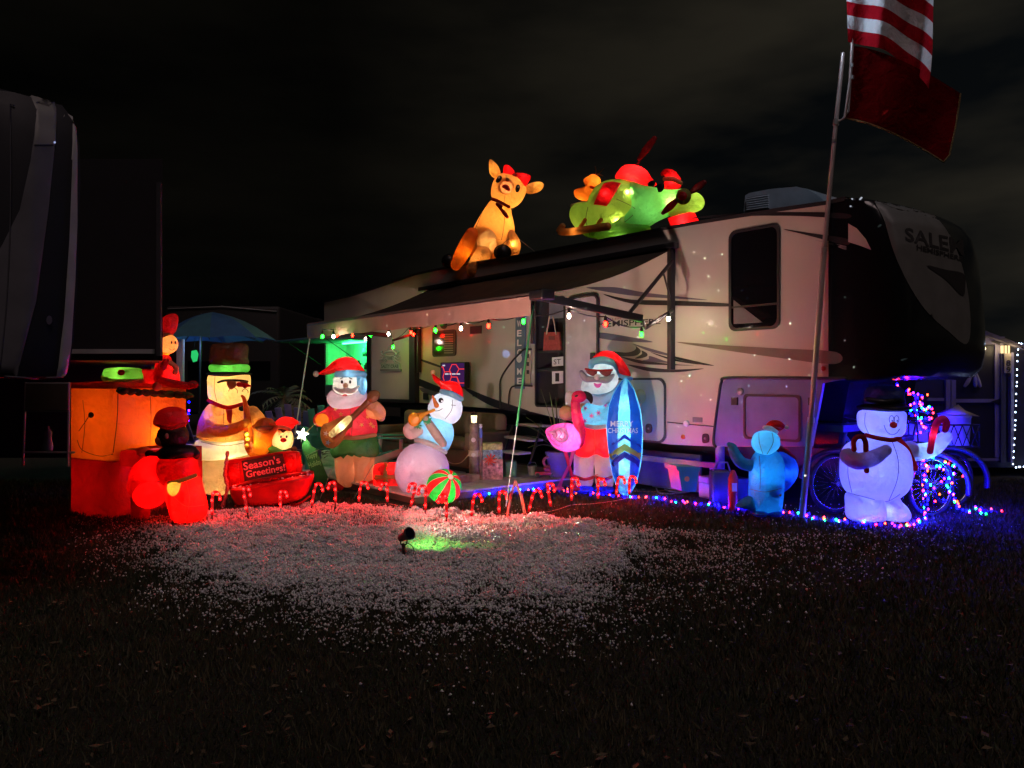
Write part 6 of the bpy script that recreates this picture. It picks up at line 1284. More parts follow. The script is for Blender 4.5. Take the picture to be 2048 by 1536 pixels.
# ------------------------------------------------------------------ on the deck
DZ = .115
def dp_(u, d, z=DZ): return RV.pt(u, z, d)
def sofa():
    t = thing('outdoor_sofa', 'long brown outdoor sofa on the deck under the camper window', 'sofa', dp_(-4.7, .75)); m = pbr('sofa_brown', (.16, .11, .085), .8, var=.15, bump=.4, bscale=40); cm = pbr('cushion_tan', (.34, .28, .20), .9, bump=.3)
    def b(name, u0, u1, d0, d1, z0, z1, mat, bev=.03): return box3(name, dp_((u0+u1)/2, (d0+d1)/2, (z0+z1)/2), RV.r*(u1-u0)/2, RV.n*(d1-d0)/2, (0, 0, (z1-z0)/2), mat, t, bev)
    b('sofa_base', -6.3, -3.4, .3, 1.2, DZ+.08, DZ+.36, m); 
    for i in range(3): b('seat_cushion', -6.08+i*.86, -5.26+i*.86, .5, 1.22, DZ+.36, DZ+.5, m, .05); b('back_cushion', -6.08+i*.86, -5.26+i*.86, .25, .48, DZ+.48, DZ+.92, m, .07)
    for u in (-6.32, -3.48): b('armrest', u-.02, u+.14, .3, 1.2, DZ+.3, DZ+.64, m, .04)
    for u in (-6.2, -3.5):
        for d in (.4, 1.1): b('sofa_foot', u, u+.06, d, d+.06, DZ, DZ+.09, BLACK, 0)
    p = tag(box3('throw_pillow', dp_(-5.85, .62, DZ+.72), RV.r*.34, RV.n*.09, (0, 0, .2), cm, None, .08, origin=dp_(-5.85, .62, DZ+.5)), 'wide tan cushion at the left end of the brown sofa', 'cushion'); b('sofa_skirt', -6.25, -3.45, .32, 1.17, DZ+.02, DZ+.09, BLACK, 0)
sofa()
def adirondack(name, label, pos, ang, ms, mf, sc=1.0):
    t = thing(name, label, 'chair', pos, 'slatted garden chairs on and beside the deck'); R = Matrix.Rotation(ang, 3, 'Z'); pos = Vector(pos)
    def P(x, y, z): return pos+R@Vector((x, y, z))*sc
    def bx(n, a, b, w, th, mat):   # plank from a to b in local coordinates
        A, B = P(*a), P(*b); v = B-A; L_ = v.length; X = v/L_; W_ = (R@Vector((1, 0, 0))); W_ = (W_-X*W_.dot(X)); W_ = W_.normalized() if W_.length > .1 else R@Vector((0, 1, 0)); N = X.cross(W_).normalized()
        return box3(n, (A+B)/2, X*L_/2, W_*w/2*sc, N*th/2*sc, mat, t, .004, 2)
    for i in range(5):
        x = -.22+.11*i; bx('back_slat', (x*.82, .28, .30), (x*1.25, .62, .98-.05*abs(i-2)), .095, .02, ms)
    for i in range(6): y = -.25+i*.095; A, B = P(-.27, y, .40-.05*i/2), P(.27, y, .40-.05*i/2); box3('seat_slat', (A+B)/2, (B-A)/2, (R@Vector((0, 1, 0)))*.042*sc, Vector((0, 0, .01))*sc, ms, t, .003)
    for s in (-1, 1):
        A = P(s*.32, -.32, .57); B = P(s*.32, .42, .57); box3('armrest', (A+B)/2, (B-A)/2, (R@Vector((1, 0, 0)))*.06*sc, Vector((0, 0, .011))*sc, ms, t, .004)
        bx('front_leg', (s*.29, -.27, 0), (s*.29, -.27, .56), .09, .03, mf); bx('rear_leg', (s*.29, .40, 0), (s*.29, .33, .56), .09, .03, mf); bx('side_rail', (s*.27, -.30, .38), (s*.27, .48, .10), .03, .09, mf)
    box3('front_rail', P(0, -.30, .36), (R@Vector((.29, 0, 0)))*sc, (R@Vector((0, .012, 0)))*sc, Vector((0, 0, .045))*sc, mf, t); box3('back_rail', P(0, .40, .52), (R@Vector((.30, 0, 0)))*sc, (R@Vector((0, .02, 0)))*sc, Vector((0, 0, .03))*sc, mf, t)
TEAL = pbr('teal_paint', (.03, .26, .22), .55); CRM = pbr('pale_paint', (.50, .42, .40), .6); VIO = pbr('violet_plastic', (.15, .13, .36), .5)
p = W(785, HY, 12.0); p.z = DZ; adirondack('garden_chair', 'teal garden chair with pale legs between the two musicians', p, math.radians(75), TEAL, CRM, 1.02)
p = W(652, HY, 13.0); p.z = DZ; adirondack('garden_chair', 'teal garden chair with tall slatted back left of the ukulele Santa', p, math.radians(200), TEAL, TEAL, 1.15)
p = W(592, HY, 13.8); p.z = 0; adirondack('garden_chair', 'violet garden chair behind the star topped board', p, math.radians(185), VIO, VIO, 1.2)
p = W(524, HY, 13.0); p.z = 0; adirondack('garden_chair', 'violet garden chair right of the saxophone snowman', p, math.radians(120), VIO, VIO, 1.25)
p = W(400, HY, 13.5); p.z = 0; adirondack('garden_chair', 'violet garden chair under the blue umbrella', p, math.radians(160), VIO, VIO, 1.0)

def post_lantern():
    o = W(948, HY, 11.15); o.z = DZ; t = thing('piling_post', 'weathered dock post with rope and oyster shells on the deck', 'post', o)
    lathe('post', o, [(.072, 0), (.07, .4), (.068, .80), (.06, .83)], pbr('post_wood', (.22, .18, .12), .85, var=.35, scale=14, bump=.6, bscale=25), t, 14); 
    for z in (.38, .60): lathe('oyster_shell', o+Vector((-.005, -.074, z)), [(.035, 0), (.03, .008), (.001, .014)], pbr('shell', (.55, .52, .46), .5), t, 9, (0, -1, 0))
    lathe('second_post', o+Vector((.10, .0, 0)), [(.028, 0), (.026, .62)], pbr('post_wood', (.22, .18, .12)), t, 10)
    P = [o+Vector((-.06, -.05, .40))]+[o+Vector((x, y, z)) for x, y, z in ((-.20, -.05, .26), (-.36, -.08, .27), (-.50, -.12, .42))]; tube3('rope', cat_open([tuple(p) for p in P], 6), .008, pbr('rope', (.45, .36, .25), .9), t, 6)
    for k in range(5): tube3('rope_wrap', [o+Vector((.078*math.cos(a), .078*math.sin(a), .36+k*.018)) for a in [2*PI*i/14 for i in range(14)]], .009, pbr('rope', (.45, .36, .25)), t, 6, closed=True)
    q = o+Vector((0, 0, .83)); l_ = thing('lantern', 'small glowing carriage lantern on top of the dock post', 'lantern', q); lathe('lantern_base', q, [(.06, 0), (.06, .015), (.035, .02)], BLACK, l_, 10)
    lathe('lantern_glass', q, [(.036, .02), (.048, .13)], emit('lantern_glow', (1, .80, .42), 3.2), l_, 6); lathe('lantern_roof', q, [(.062, .13), (.05, .15), (.015, .18), (.001, .20)], BLACK, l_, 6)
    for k in range(6): a = PI/3*k; bar('lantern_rib', q+Vector((.037*math.cos(a), .037*math.sin(a), .02)), q+Vector((.05*math.cos(a), .05*math.sin(a), .13)), .003, BLACK, l_, 4)
    n = o+Vector((.10, -.03, .63)); s = thing('toy_figure', 'small white and blue nautical figure perched beside the lantern', 'figurine', n)
    lathe('figure_body', n, [(.022, 0), (.030, .05), (.024, .12), (.014, .14)], pbr('figure_blue', (.12, .2, .42)), s, 10); lathe('figure_head', n+Vector((0, 0, .16)), [(.001, -.025), (.022, -.01), (.024, .01), (.001, .028)], WPLAST, s, 10); lathe('figure_cap', n+Vector((0, 0, .185)), [(.028, 0), (.022, .012), (.001, .018)], WPLAST, s, 10)
    bx_ = W(925, HY, 10.9); bx_.z = DZ; tag(box3('timber_beam', bx_+Vector((0, 0, .055)), (.22, .10, 0), (-.03, .06, 0), (0, 0, .055), pbr('beam_wood', (.34, .27, .23), .8, var=.25, scale=20, bump=.5), None, .008, origin=bx_), 'short thick timber lying on the deck behind the beach ball', 'timber')
    # printed gift carton and tins
    g = W(982, HY, 11.3); g.z = DZ; k = thing('gift_carton', 'colourful gift carton with red bow beside the dock post', 'box', g)
    boxw('carton_body', g.x-.17, g.x+.17, g.y-.12, g.y+.12, g.z, g.z+.30, pbr('carton_print', (.50, .22, .24), .6, var=.7, scale=22), k, .006, .1, (g.x, g.y, 0)); boxw('carton_top', g.x-.16, g.x+.16, g.y-.11, g.y+.11, g.z+.302, g.z+.44, pbr('carton_blue', (.18, .30, .40), .6, var=.6, scale=25), k, .006, .14, (g.x, g.y, 0)); boxw('carton_lid', g.x-.17, g.x+.17, g.y-.12, g.y+.12, g.z+.442, g.z+.54, pbr('carton_lime', (.34, .36, .10), .6, var=.6, scale=18), k, .006, .06, (g.x, g.y, 0))
    for i in range(9): a = 2*PI*i/9; tube3('bow_loop', [g+Vector((0, -.15, .30)), g+Vector((.05*math.cos(a)-.01, -.19, .30+.05*math.sin(a))), g+Vector((.085*math.cos(a+.15), -.15, .30+.085*math.sin(a+.15)))], .010, pbr('bow_red', (.6, .05, .03), .4), k, 6)
    for x, y in ((.45, .1),): 
        q = W(1018, HY, 11.6); q.z = DZ; tag(boxw('green_tub', q.x-.12, q.x+.12, q.y-.12, q.y+.12, DZ, DZ+.24, pbr('tub_green', (.05, .18, .10), .6), None, .03, origin=q), 'dark green tub tucked under the entry steps', 'tub')
    q = W(1064, HY, 11.75); q.z = DZ; b_ = thing('metal_pail', 'small galvanised pail on the deck near the steps', 'pail', q); lathe('pail_body', q, [(.055, 0), (.075, .14), (.078, .142), (.066, .13)], pbr('zinc', (.38, .33, .30), .4, .6), b_, 16); tube3('pail_handle', [q+Vector((-.075, 0, .13)), q+Vector((-.05, -.03, .2)), q+Vector((.05, -.03, .2)), q+Vector((.075, 0, .13))], .004, METAL, b_, 5)
    q = W(1092, HY, 11.45); q.z = DZ; b_ = thing('toy_truck', 'little red toy truck loaded with a wreath beside the plant pot', 'toy', q); rd_ = pbr('toy_red', (.5, .03, .03), .4); boxw('truck_bed', q.x-.17, q.x+.14, q.y-.05, q.y+.05, DZ+.035, DZ+.09, rd_, b_, .01); boxw('truck_cab', q.x-.04, q.x+.08, q.y-.05, q.y+.05, DZ+.09, DZ+.16, rd_, b_, .02)
    for x in (-.13, .1): lathe('wheel', q+Vector((x, -.055, .035)), [(.035, 0), (.035, .02), (.001, .022)], BLACK, b_, 12, (0, -1, 0))
    tube3('toy_wreath', [q+Vector((.02+.06*math.cos(a), -.03, .24+.07*math.sin(a))) for a in [2*PI*i/14 for i in range(14)]], .025, pbr('berry', (.30, .08, .05), .7, var=.8, scale=60, bump=1), b_, 6, closed=True)
post_lantern()
def palm_pot():
    q = W(1118, HY, 11.5); q.z = DZ; t = thing('potted_palm', 'potted palm with long arching fronds in a dark pot by the camper door', 'plant', q)
    lathe('pot', q, [(.15, 0), (.20, .34), (.215, .345), (.215, .39), (.19, .39), (.18, .34)], pbr('pot_purple', (.12, .08, .13), .6), t, 20); lathe('soil', q+Vector((0, 0, .35)), [(.001, 0), (.18, 0)], pbr('soil', (.03, .02, .015), .9), t, 14)
    rg = random.Random(11); lm = pbr('frond_green', (.13, .16, .05), .55, var=.3, scale=12)
    for i in range(34):
        a = rg.uniform(0, 2*PI); tilt = rg.uniform(.15, 1.25); L_ = rg.uniform(.5, .95); base = q+Vector((0, 0, .38)); V = []; FA = []; dr = Vector((math.cos(a), math.sin(a)*.6, 0)); n = 9
        for k in range(n+1):
            u = k/n; r_ = L_*math.sin(tilt)*u; z = L_*math.cos(tilt)*u*1.15-.55*u*u*L_*math.sin(tilt); c = base+dr*r_+Vector((0, 0, z)); w = .018*math.sin(PI*min(1, u*.9+.08))+.002; s = dr.cross(Vector((0, 0, 1)))
            V += [c-s*w+Vector((0, 0, .006)), c, c+s*w+Vector((0, 0, .006))]
        for k in range(n): b = k*3; FA += [(b, b+1, b+4, b+3), (b+1, b+2, b+5, b+4)]
        raw('frond', V, FA, lm, t)
    for dx, h in ((-.28, 1.35), (.12, 1.25), (.2, 1.15)): tube3('flower_stalk', [q+Vector((0, 0, .4)), q+Vector((dx*.6, -.02, .4+h*.45)), q+Vector((dx, -.04, h))], [.006, .004, .002], lm, t, 5)
palm_pot()
# things hung on or in the camper
def hung():
    o = RV.at(1103, 700, -.02); t = thing('red_tote', 'red canvas bag hanging by pale straps inside the camper door', 'bag', o)
    prism('bag_body', [RV.at(x, y, -.02) for x, y in [(1088, 664), (1117, 664), (1121, 700), (1086, 701)]], -RV.n*.04, pbr('canvas_red', (.34, .06, .05), .8, var=.3, scale=20, bump=.4), t)
    for a, b in ((1093, 1099), (1112, 1106)): tube3('bag_strap', [RV.at(a, 668, -.01), RV.at(b, 634, -.01)], .014, pbr('strap_cream', (.45, .36, .25)), t, 6, flat=.4)
    bb = prism('bag_label', [RV.at(x, y, -.014) for x, y in [(1097, 672), (1109, 672), (1109, 680), (1097, 680)]], -RV.n*.004, pbr('label_dark', (.14, .03, .03)), t)
    o = RV.at(1038, 780, .03); t = thing('welcome_sign', 'tall narrow slate blue board reading WELCOME beside the camper door', 'sign', o)
    bd = prism('sign_board', [RV.at(x, y, .05) for x, y in [(1031, 634), (1050, 632), (1047, 778), (1029, 777)]], -RV.n*.03, pbr('slate_paint', (.10, .16, .22), .7, var=.2), t)
    for i, c in enumerate('WELCOME'):
        if c == 'O': lathe('sign_letter', RV.at(1038.5, 717, .056), [(.07, 0), (.07, .006), (.045, .007), (.045, 0)], WPRINT, t, 16, RV.n); continue
        y = 641+i*19.1; text('sign_letter', c, [(1034.5, y+13), (1043.5, y+12.6), (1043.8, y), (1034.8, y)], [bd], WPRINT, t, .006, bold=.02)
    o = RV.at(1056, 775, .03); t = thing('narrow_sign', 'narrow cream board hanging between the welcome sign and the door frame', 'sign', o); prism('sign_board', [RV.at(x, y, .05) for x, y in [(1051, 702), (1061, 702), (1060, 768), (1050, 767)]], -RV.n*.02, pbr('cream_board', (.40, .34, .26), .7), t)
    for y in (708, 724, 740): prism('board_mark', [RV.at(x, yy, .054) for x, yy in [(1053, y), (1058, y), (1058, y+8), (1053, y+8)]], -RV.n*.003, INK, t)
    o = RV.at(780, 745, .12); t = thing('crab_sign', 'cut out crab sign reading THE SALTY CRAB on the rear slide out', 'sign', o); gm = pbr('sign_mint', (.34, .44, .36), .7)
    def T(n, pts, r=.016, cl=False): return tube3(n, [RV.at(x, y, .13) for x, y in pts], r, gm, t, 6, closed=cl)
    T('crab_shell', [(780+12*math.cos(a), 708+5*math.sin(a)) for a in [2*PI*i/16 for i in range(16)]], .02, True)
    for s in (-1, 1):
        for P in ([(8, 712), (14, 716), (19, 712)], [(8, 714), (15, 719), (20, 719)], [(7, 717), (13, 723), (19, 726)], [(9, 709), (15, 710), (18, 703)], [(17, 706), (15, 702)], [(6, 719), (9, 724), (11, 727)]): T('crab_leg', [(780+s*x, y) for x, y in P], .014)
    T('sign_hanger', [(774, 703), (780, 690), (787, 703)], .006)
    bb = prism('sign_plate', [RV.at(x, y, .13) for x, y in [(761, 727), (799, 727), (799, 738), (761, 738)]], -RV.n*.03, gm, t); prism('sign_ledge', [RV.at(x, y, .15) for x, y in [(760, 738), (799, 738), (799, 742), (760, 742)]], -RV.n*.06, pbr('ledge_grey', (.16, .17, .17)), t)
    pl = prism('crab_belly', [RV.at(x, y, .14) for x, y in [(771, 712), (789, 712), (787, 720), (773, 720)]], -RV.n*.02, gm, t)
    text('sign_lettering', 'THE', [(775, 719), (785, 719), (785, 713), (775, 713)], [pl], pbr('sign_dark', (.03, .10, .06)), t, .006, bold=.02); text('sign_lettering', 'SALTY CRAB', [(763, 736), (797, 736), (797, 729), (763, 729)], [bb], pbr('sign_dark', (.03, .10, .06)), t, .006, bold=.02)
    o = RV.at(906, 775, .05); t = thing('wall_screen', 'outdoor screen showing glowing red hexagon lines on the camper wall', 'television', o); prism('screen_case', [RV.at(x, y, .14) for x, y in [(881, 725), (930, 724), (930, 776), (881, 775)]], -RV.n*.10, BLACK, t)
    sc_ = prism('screen_panel', [RV.at(x, y, .146) for x, y in [(883, 727), (928, 726), (928, 773), (883, 773)]], -RV.n*.004, emit('screen_navy', (.045, .012, .075), 1.0), t); rl = emit('screen_red', (1, .05, .05), .95)
    for P in ([(899, 740), (904, 729), (912, 729), (918, 738), (913, 748), (903, 748), (899, 740)], [(886, 754), (889, 744), (899, 743), (903, 753), (900, 762), (889, 764), (886, 754)], [(918, 738), (928, 738)], [(903, 754), (914, 754), (919, 766), (928, 766)], [(883, 734), (886, 734), (889, 744)], [(914, 754), (916, 762), (919, 768)]): tube3('hexagon_line', [RV.at(x, y, .15) for x, y in P], .009, rl, t, 5)
    for x0, x1, y in ((890, 897, 748), (899, 902, 748), (904, 911, 748), (913, 920, 748), (885, 890, 731)): prism('caption_text', [RV.at(x, yy, .162) for x, yy in [(x0, y-1.3), (x1, y-1.3), (x1, y+1.3), (x0, y+1.3)]], -RV.n*.002, emit('screen_text', (.9, .85, 1), .7), t)
hung()

# ------------------------------------------------------------------ background left: umbrella, neighbour camper, fence things
def umbrella():
    o = W(397, HY, 14.6); o.z = 0; t = thing('patio_umbrella', 'blue patio umbrella standing behind the snowman with the saxophone', 'umbrella', o)
    bar('umbrella_pole', o, W(402, 628, 14.6), .022, BLACK, t, 8); lathe('umbrella_foot', o, [(.25, 0), (.24, .05), (.05, .09)], BLACK, t, 20)
    ap = W(425, 624, 14.6); c0 = W(437, 680, 14.6); R = 1.08; m = [pbr('umbrella_blue', (.03, .11, .26), .7), pbr('umbrella_teal', (.05, .16, .22), .7)]
    ed = []
    for k in range(8):
        a = 2*PI*(k+.3)/8; ed.append(c0+Vector((R*math.cos(a), R*math.sin(a), .02*math.sin(k*2))))
    for k in range(8):
        A, B = ed[k], ed[(k+1) % 8]; V = []; FA = []; n = 6
        for i in range(n+1):
            u = i/n
            for j in range(5):
                v = j/4; e = A.lerp(B, v); e = e+(c0-e)*.05*math.sin(PI*v)+Vector((0, 0, .03*math.sin(PI*v))); p = ap.lerp(e, u); p.z += .10*math.sin(PI*u); V.append(p)
        for i in range(n):
            for j in range(4): b = i*5+j; FA.append((b, b+1, b+6, b+5))
        raw('canopy_panel', V, FA, m[k % 2], t)
        bar('rib', W(400, 640, 14.6), ed[k]-Vector((0, 0, .03)), .008, BLACK, t, 5); bar('stretcher', W(397, 667, 14.6), ap.lerp(ed[k], .6)-Vector((0, 0, .02)), .008, BLACK, t, 5)
    lamp(t, W(390, 690, 14.3), 16, (.25, .45, 1), .1, 'umbrella_fill')  # added blue fill to brighten the canopy, no fixture here
umbrella()
def shape_things():
    o = W(361, HY, 13.8); o.z = 0; tag(boxw('white_post', o.x-.055, o.x+.055, 13.75, 13.85, .8, 2.35, pbr('post_white', (.5, .46, .55), .6), None, .005, origin=o), 'pale upright board right of the figure on the piano', 'board')
    q = W(386, 722, 15); t = thing('green_lamp', 'small ragged green glowing window light under the umbrella', 'lamp', q); prism('green_glow', [W(x, y, 15) for x, y in [(383, 702), (392, 700), (396, 708), (393, 722), (386, 724), (382, 714)]], (0, .03, 0), emit('green_lamp_glow', (.03, .7, .18), .8), t); bar('lamp_hook', W(388, 701, 15), W(390, 675, 15), .004, BLACK, t, 5)
    # brush pile of palm leaves
    rg = random.Random(9); V = []; FA = []
    for i in range(1500):
        x = rg.gauss(588, 36); D = rg.uniform(14.2, 15.2); h = rg.random()**1.2*(1.0-.6*abs(x-588)/90); p = W(x, HY, D); p.z = max(.02, h*1.15); a = rg.uniform(0, 6.28); L_ = rg.uniform(.08, .26); d = Vector((math.cos(a), math.sin(a)*.4, rg.gauss(0, .35)))*L_; w = Vector((-d.z, 0, d.x)).normalized()*.011; b = len(V); V += [p-w, p+w, p+d]; FA.append((b, b+1, b+2))
    tag(raw('brush_pile', V, FA, pbr('dry_frond', (.20, .15, .10), .85, var=.5, scale=5), None, smooth=False), 'heap of dry palm fronds behind the violet chairs', 'brush', kind='stuff')
shape_things()
def garden_palm(name, label, base, h, n, spread, seed, tm, lm):
    t = thing(name, label, 'palm', base); base = Vector(base); tube3('trunk', [base, base+Vector((.04, 0, h*.5)), base+Vector((.02, 0, h))], [.09, .07, .06], tm, t, 10); rg = random.Random(seed); c = base+Vector((.02, 0, h))
    for i in range(n):
        a = 2*PI*i/n+rg.uniform(-.2, .2); el = rg.uniform(-.3, 1.0); V = []; FA = []; L_ = spread*rg.uniform(.7, 1.1); P = []
        for k in range(9):
            u = k/8; P.append(c+Vector((math.cos(a), math.sin(a), 0))*(L_*u*math.cos(el))+Vector((0, 0, L_*u*math.sin(el)-.45*L_*u*u)))
        s = Vector((-math.sin(a), math.cos(a), 0))
        for k in range(1, 9):
            for g in (-1, 1):
                b = len(V); q = P[k]; e = q+s*g*.16*math.sin(PI*k/9)+(P[k]-P[k-1])*.9-Vector((0, 0, .05)); V += [P[k-1], q, e]; FA.append((b, b+1, b+2))
        raw('frond', V, FA, lm, t, smooth=False)
tm_, lm_ = pbr('palm_trunk', (.14, .10, .07), .85, bump=.6), pbr('palm_frond', (.08, .09, .05), .6)
p = W(566, HY, 15); p.z = 0; garden_palm('small_palm', 'small ragged palm behind the heap of dry fronds', p, 1.25, 16, .7, 3, tm_, lm_)
def neighbour():
    o = Vector((-4.1, 4.6, 0)); t = thing('neighbour_camper', 'dark rounded nose of the neighbouring camper with pale stripes at the left edge', 'camper', o)
    dk = pbr('navy_gelcoat', (.010, .011, .018), .6); gy = pbr('grey_gelcoat', (.14, .14, .16), .4); wt = pbr('stripe_white', (.42, .42, .42), .4); br = pbr('neighbour_side', (.012, .011, .012), .6)
    # nose loft: right silhouette follows a gentle bulge
    Z = [1.62, 1.68, 1.85, 2.2, 2.6, 2.9, 3.15, 3.32, 3.42, 3.48]; XR = [-2.97, -2.93, -2.90, -2.87, -2.86, -2.85, -2.86, -2.90, -2.98, -3.2]; V = []; FA = []; m = 15
    for z, xr in zip(Z, XR):
        yb = 4.72+(.25 if z > 3.5 else 0)+(3.0 if False else 0)
        for j in range(m):
            v = j/(m-1); x = xr-2.4*v; y = 4.95-.42*(1-abs(2*v-1)**2.2)**.5-.02*(z-2.5)**2*-1
            V.append((x, y, z))
        V.append((xr-2.8, 7.0, z)); V.append((xr-.5, 5.6, z))
    n = m+2
    for i in range(len(Z)-1):
        for j in range(n): FA.append((i*n+j, i*n+(j+1) % n, (i+1)*n+(j+1) % n, (i+1)*n+j))
    FA.append(tuple(range(n))); FA.append(tuple((len(Z)-1)*n+j for j in range(n))[::-1])
    ns = fixn(raw('nose_shell', V, FA, dk, t), ang=35)
    decal('side_stripe', [(76, 152), (117, 160), (116, 200), (108, 300), (96, 420), (72, 600), (36, 758), (-60, 758), (-60, 590), (5, 490), (40, 420), (62, 320), (72, 230)], [ns], gy, t, .008, sm=False, step=14); decal('side_stripe', [(77, 153), (117, 161), (116, 205), (109, 290), (66, 290), (73, 220)], [ns], pbr('stripe_grey', (.26, .26, .25), .5), t, .014, sm=False, step=10)
    decal('corner_stripe', [(143, 190), (150, 200), (153, 300), (153, 450), (149, 560), (141, 690), (134, 756), (114, 756), (126, 640), (137, 480), (143, 320)], [ns], wt, t, .014, sm=False, step=9)
    seam('trim_line', [(20, 180), (22, 400), (14, 600), (0, 740)], 3, [ns], pbr('trim_grey', (.08, .08, .09), .5), t, .01); disc('nose_latch', 96, 640, 6, 9, [ns], METAL, t, .02); seam('cap_lip', [(10, 752), (80, 754), (130, 752)], 4, [ns], pbr('trim_grey', (.08, .08, .09), .5), t, .012)
    prism('rear_body', [(-3.36, 7.15, 1.80), (-5.46, 11.6, 1.80), (-8.2, 12.4, 1.80), (-8.2, 7.15, 1.80)], (0, 0, 1.78), br, t)
    prism('slide_room', [(-3.19, 6.85, 1.78), (-3.33, 7.14, 1.78), (-5.2, 7.14, 1.78), (-5.2, 6.85, 1.78)], (0, 0, 1.84), pbr('neighbour_slide', (.012, .011, .013), .6), t)
    prism('lower_body', [(-5.1, 10.6, .5), (-5.45, 11.6, .5), (-8.2, 12.4, .5), (-8.2, 10.6, .5)], (0, 0, 1.29), br, t)
    boxw('side_rail', -4.35, -3.26, 6.80, 6.84, 1.84, 1.88, wt, t); boxw('slide_edge', -3.235, -3.195, 6.82, 6.848, 1.82, 3.4, pbr('edge_dark', (.05, .05, .055), .5), t)
    lathe('marker_glint', Vector((-2.79, 4.58, 3.05)), [(.001, 0), (.007, .004)], emit('cool_glint', (.5, .6, 1), .7), t, 8, (0, -1, 0))
    # small pale shelf unit under the nose
    q = W(98, HY, 6.6); q.z = 0; s = thing('shelf_rack', 'pale framed two tier rack standing under the neighbouring camper nose', 'rack', q); f = Frame((q.x, q.y, 0), 0); pm_ = pbr('rack_paint', (.35, .34, .34), .6)
    prism('rack_panel', [f.at(x, y, .02) for x, y in [(52, 768), (136, 768), (136, 820), (50, 820)]], -f.n*.02, pbr('panel_brown', (.12, .08, .06), .7), s)
    for a, b in (((52, 766), (46, 930)), ((138, 766), (136, 932)), ((50, 822), (138, 822)), ((46, 905), (148, 905)), ((52, 767), (138, 767))): bar('rack_bar', f.at(*a), f.at(*b), .010, pm_, s, 6)
    prism('rack_shelf', [f.at(46, 903, 0), f.at(146, 903, 0), f.at(146, 903, -.3), f.at(46, 903, -.3)], (0, 0, -.015), pm_, s)
    g = f.at(96, 901, -.15); tag(lathe('glass_lantern', g, [(.04, 0), (.045, .04), (.03, .10), (.035, .16), (.012, .2), (.012, .22)], pbr('bottle_grey', (.10, .10, .13), .2), None, 12, origin=g), 'dim glass bottle standing on the lower shelf of the rack', 'bottle')
neighbour()
# distant dark campers beyond the umbrella
for x0, x1, y0, y1, D, lb in ((330, 560, 612, 790, 24, 'long dark camper far behind the blue umbrella'), (500, 640, 636, 790, 30, 'low dark camper far behind the violet chairs')):
    a = W(x0, y0, D); b = W(x1, y1, D); t = thing('distant_camper', lb, 'camper', Vector(((a.x+b.x)/2, D, 0))); boxw('camper_body', a.x, b.x, D, D+6, .5, a.z, pbr('far_camper', (.018, .016, .016), .6), t, .1)
    tube3('roof_rail', [Vector((a.x+.1, D-.03, a.z-.1)), Vector(((a.x+b.x)/2, D-.03, a.z-.02)), Vector((b.x-.1, D-.03, a.z-.18))], .02, pbr('far_trim', (.3, .3, .3)), t, 5)
    for i in range(3): u = a.x+(b.x-a.x)*(.2+.25*i); boxw('window', u, u+.8, D-.02, D+.02, 1.6, 2.2, NIGHT, t)

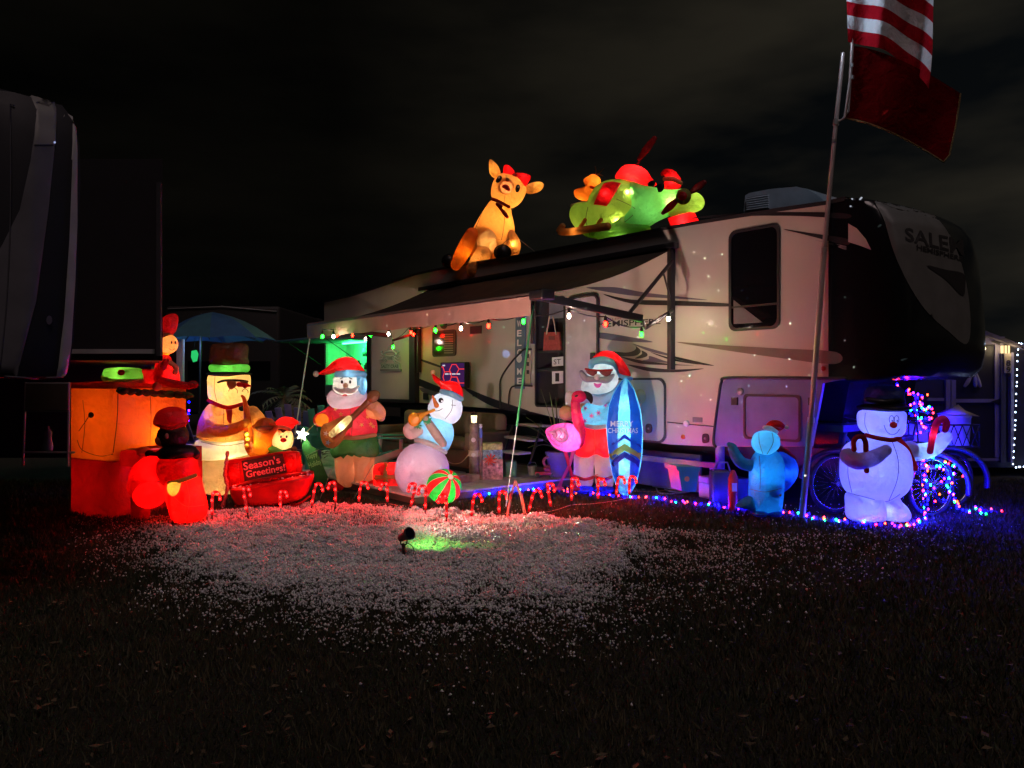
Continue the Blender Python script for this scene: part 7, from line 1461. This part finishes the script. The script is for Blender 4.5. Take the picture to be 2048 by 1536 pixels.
# ------------------------------------------------------------------ shed at the right
def shed():
    D = 12.6; o = W(1960, HY, D); o.z = 0; t = thing('garden_shed', 'dark shed with pale door frame, number 89 plaque and gable roof at the right edge', 'shed', o); f = Frame((o.x, o.y, 0), -.12)
    wl = pbr('shed_siding', (.030, .030, .045), .7); fr = pbr('shed_trim', (.20, .18, .24), .6)
    def B(name, x0, y0, x1, y1, d0, th, mat, par=t): return prism(name, [f.at(x0, y0, d0), f.at(x1, y0, d0), f.at(x1, y1, d0), f.at(x0, y1, d0)], -f.n*th, mat, par)
    prism('shed_wall', [f.at(x, y, 0) for x, y in [(1760, 700), (1900, 640), (2120, 720), (2120, 935), (1760, 935)]], -f.n*2.6, wl, t)
    for P in ([(1750, 712), (1900, 634), (1900, 642), (1750, 720)], [(1900, 634), (2130, 722), (2130, 730), (1900, 642)]): prism('roof_edge', [f.at(x, y, .2) for x, y in P], -f.n*3.0, pbr('roof_dark', (.10, .09, .11), .7), t)
    d1 = B('door', 1912, 690, 1992, 920, .03, .025, pbr('shed_door', (.014, .014, .02), .5)); B('door_head', 1944, 673, 2010, 689, .06, .055, fr); B('door_jamb', 1990, 689, 2008, 915, .06, .055, fr)
    for x in (1892, 1903): B('door_stile', x, 728 if x > 1900 else 745, x+9, 830, .06, .055, fr)
    B('door_rail', 1855, 796, 1889, 802, .06, .05, fr); d2 = B('door_rail', 1912, 798, 1990, 805, .06, .05, fr); B('sill', 1920, 917, 2000, 922, .06, .05, fr)
    for x, y in ((1997, 682), (1998, 803)): prism('strap_hinge', [f.at(*p, .075) for p in ((x-16, y), (x+2, y-6), (x+6, y), (x+2, y+8))], -f.n*.012, BLACK, t)
    B('corner_trim', 2002, 705, 2012, 925, .10, .1, pbr('trim_dark', (.06, .06, .08))); B('corner_trim', 2022, 705, 2028, 925, .10, .1, fr)
    h = thing('door_wreath', 'three pale hanging tassels on the upper shed door', 'decoration', f.at(1945, 770, .06)); bar('hanger', f.at(1957, 722, .06), f.at(1945, 748, .06), .006, pbr('tassel_pale', (.28, .26, .28)), h, 5)
    for x0, x1 in ((1943, 1930), (1949, 1951), (1953, 1960)): tube('tassel', f, [(x0, 748, 2), ((x0+x1)/2, 762, 4), (x1, 772, 3)], pbr('tassel_pale', (.28, .26, .28)), h, d=.08)
    pl = thing('house_number', 'number 89 plaque below the lit porch lamp on the shed corner', 'sign', f.at(2016, 745, .12)); pb = B('plaque', 2009, 706, 2022, 746, .13, .02, pbr('plaque_tan', (.30, .26, .20), .6), pl)
    text('plaque_digit', '8', [(2012, 732), (2021, 732), (2021, 720), (2012, 720)], [pb], INK, pl, .006, bold=.02); text('plaque_digit', '9', [(2012, 745), (2021, 745), (2021, 734), (2012, 734)], [pb], INK, pl, .006, bold=.02)
    la = thing('porch_lamp', 'lit square porch lamp above the number 89 plaque', 'lamp', f.at(2015, 705, .2)); B('lamp_glass', 2009, 691, 2021, 706, .30, .12, emit('porch_glow', (1, .72, .34), 1.6), la); 
    for x in (2008.5, 2015, 2021): B('lamp_bar', x-.6, 690, x+.6, 707, .31, .01, pbr('lamp_brass', (.3, .2, .08)), la)
    lamp(la, f.at(2003, 697, .22), 2.2, (1, .75, .40), .03); lamp(la, f.at(2027, 699, .22), 2.2, (1, .75, .40), .03)
    string('led_string', 'vertical row of white LEDs down the right corner of the shed', [f.at(2036, 695, .15), f.at(2033, 780, .15), f.at(2030, 860, .15), f.at(2026, 932, .15)], 19, 7, ('white',), jit=.004, group=None)
    string('led_string', 'short level row of white LEDs at the top right edge of the shed', [f.at(2036, 688, .15), f.at(2060, 690, .15), f.at(2100, 692, .15)], 12, 8, ('white',), jit=.01); string('led_string', 'short level row of white LEDs at the bottom right of the shed', [f.at(2028, 936, .15), f.at(2060, 934, .15), f.at(2100, 935, .15)], 12, 10, ('white',), jit=.01)
shed()
for o in bpy.data.objects:
    if '_o' in o.keys(): del o['_o']
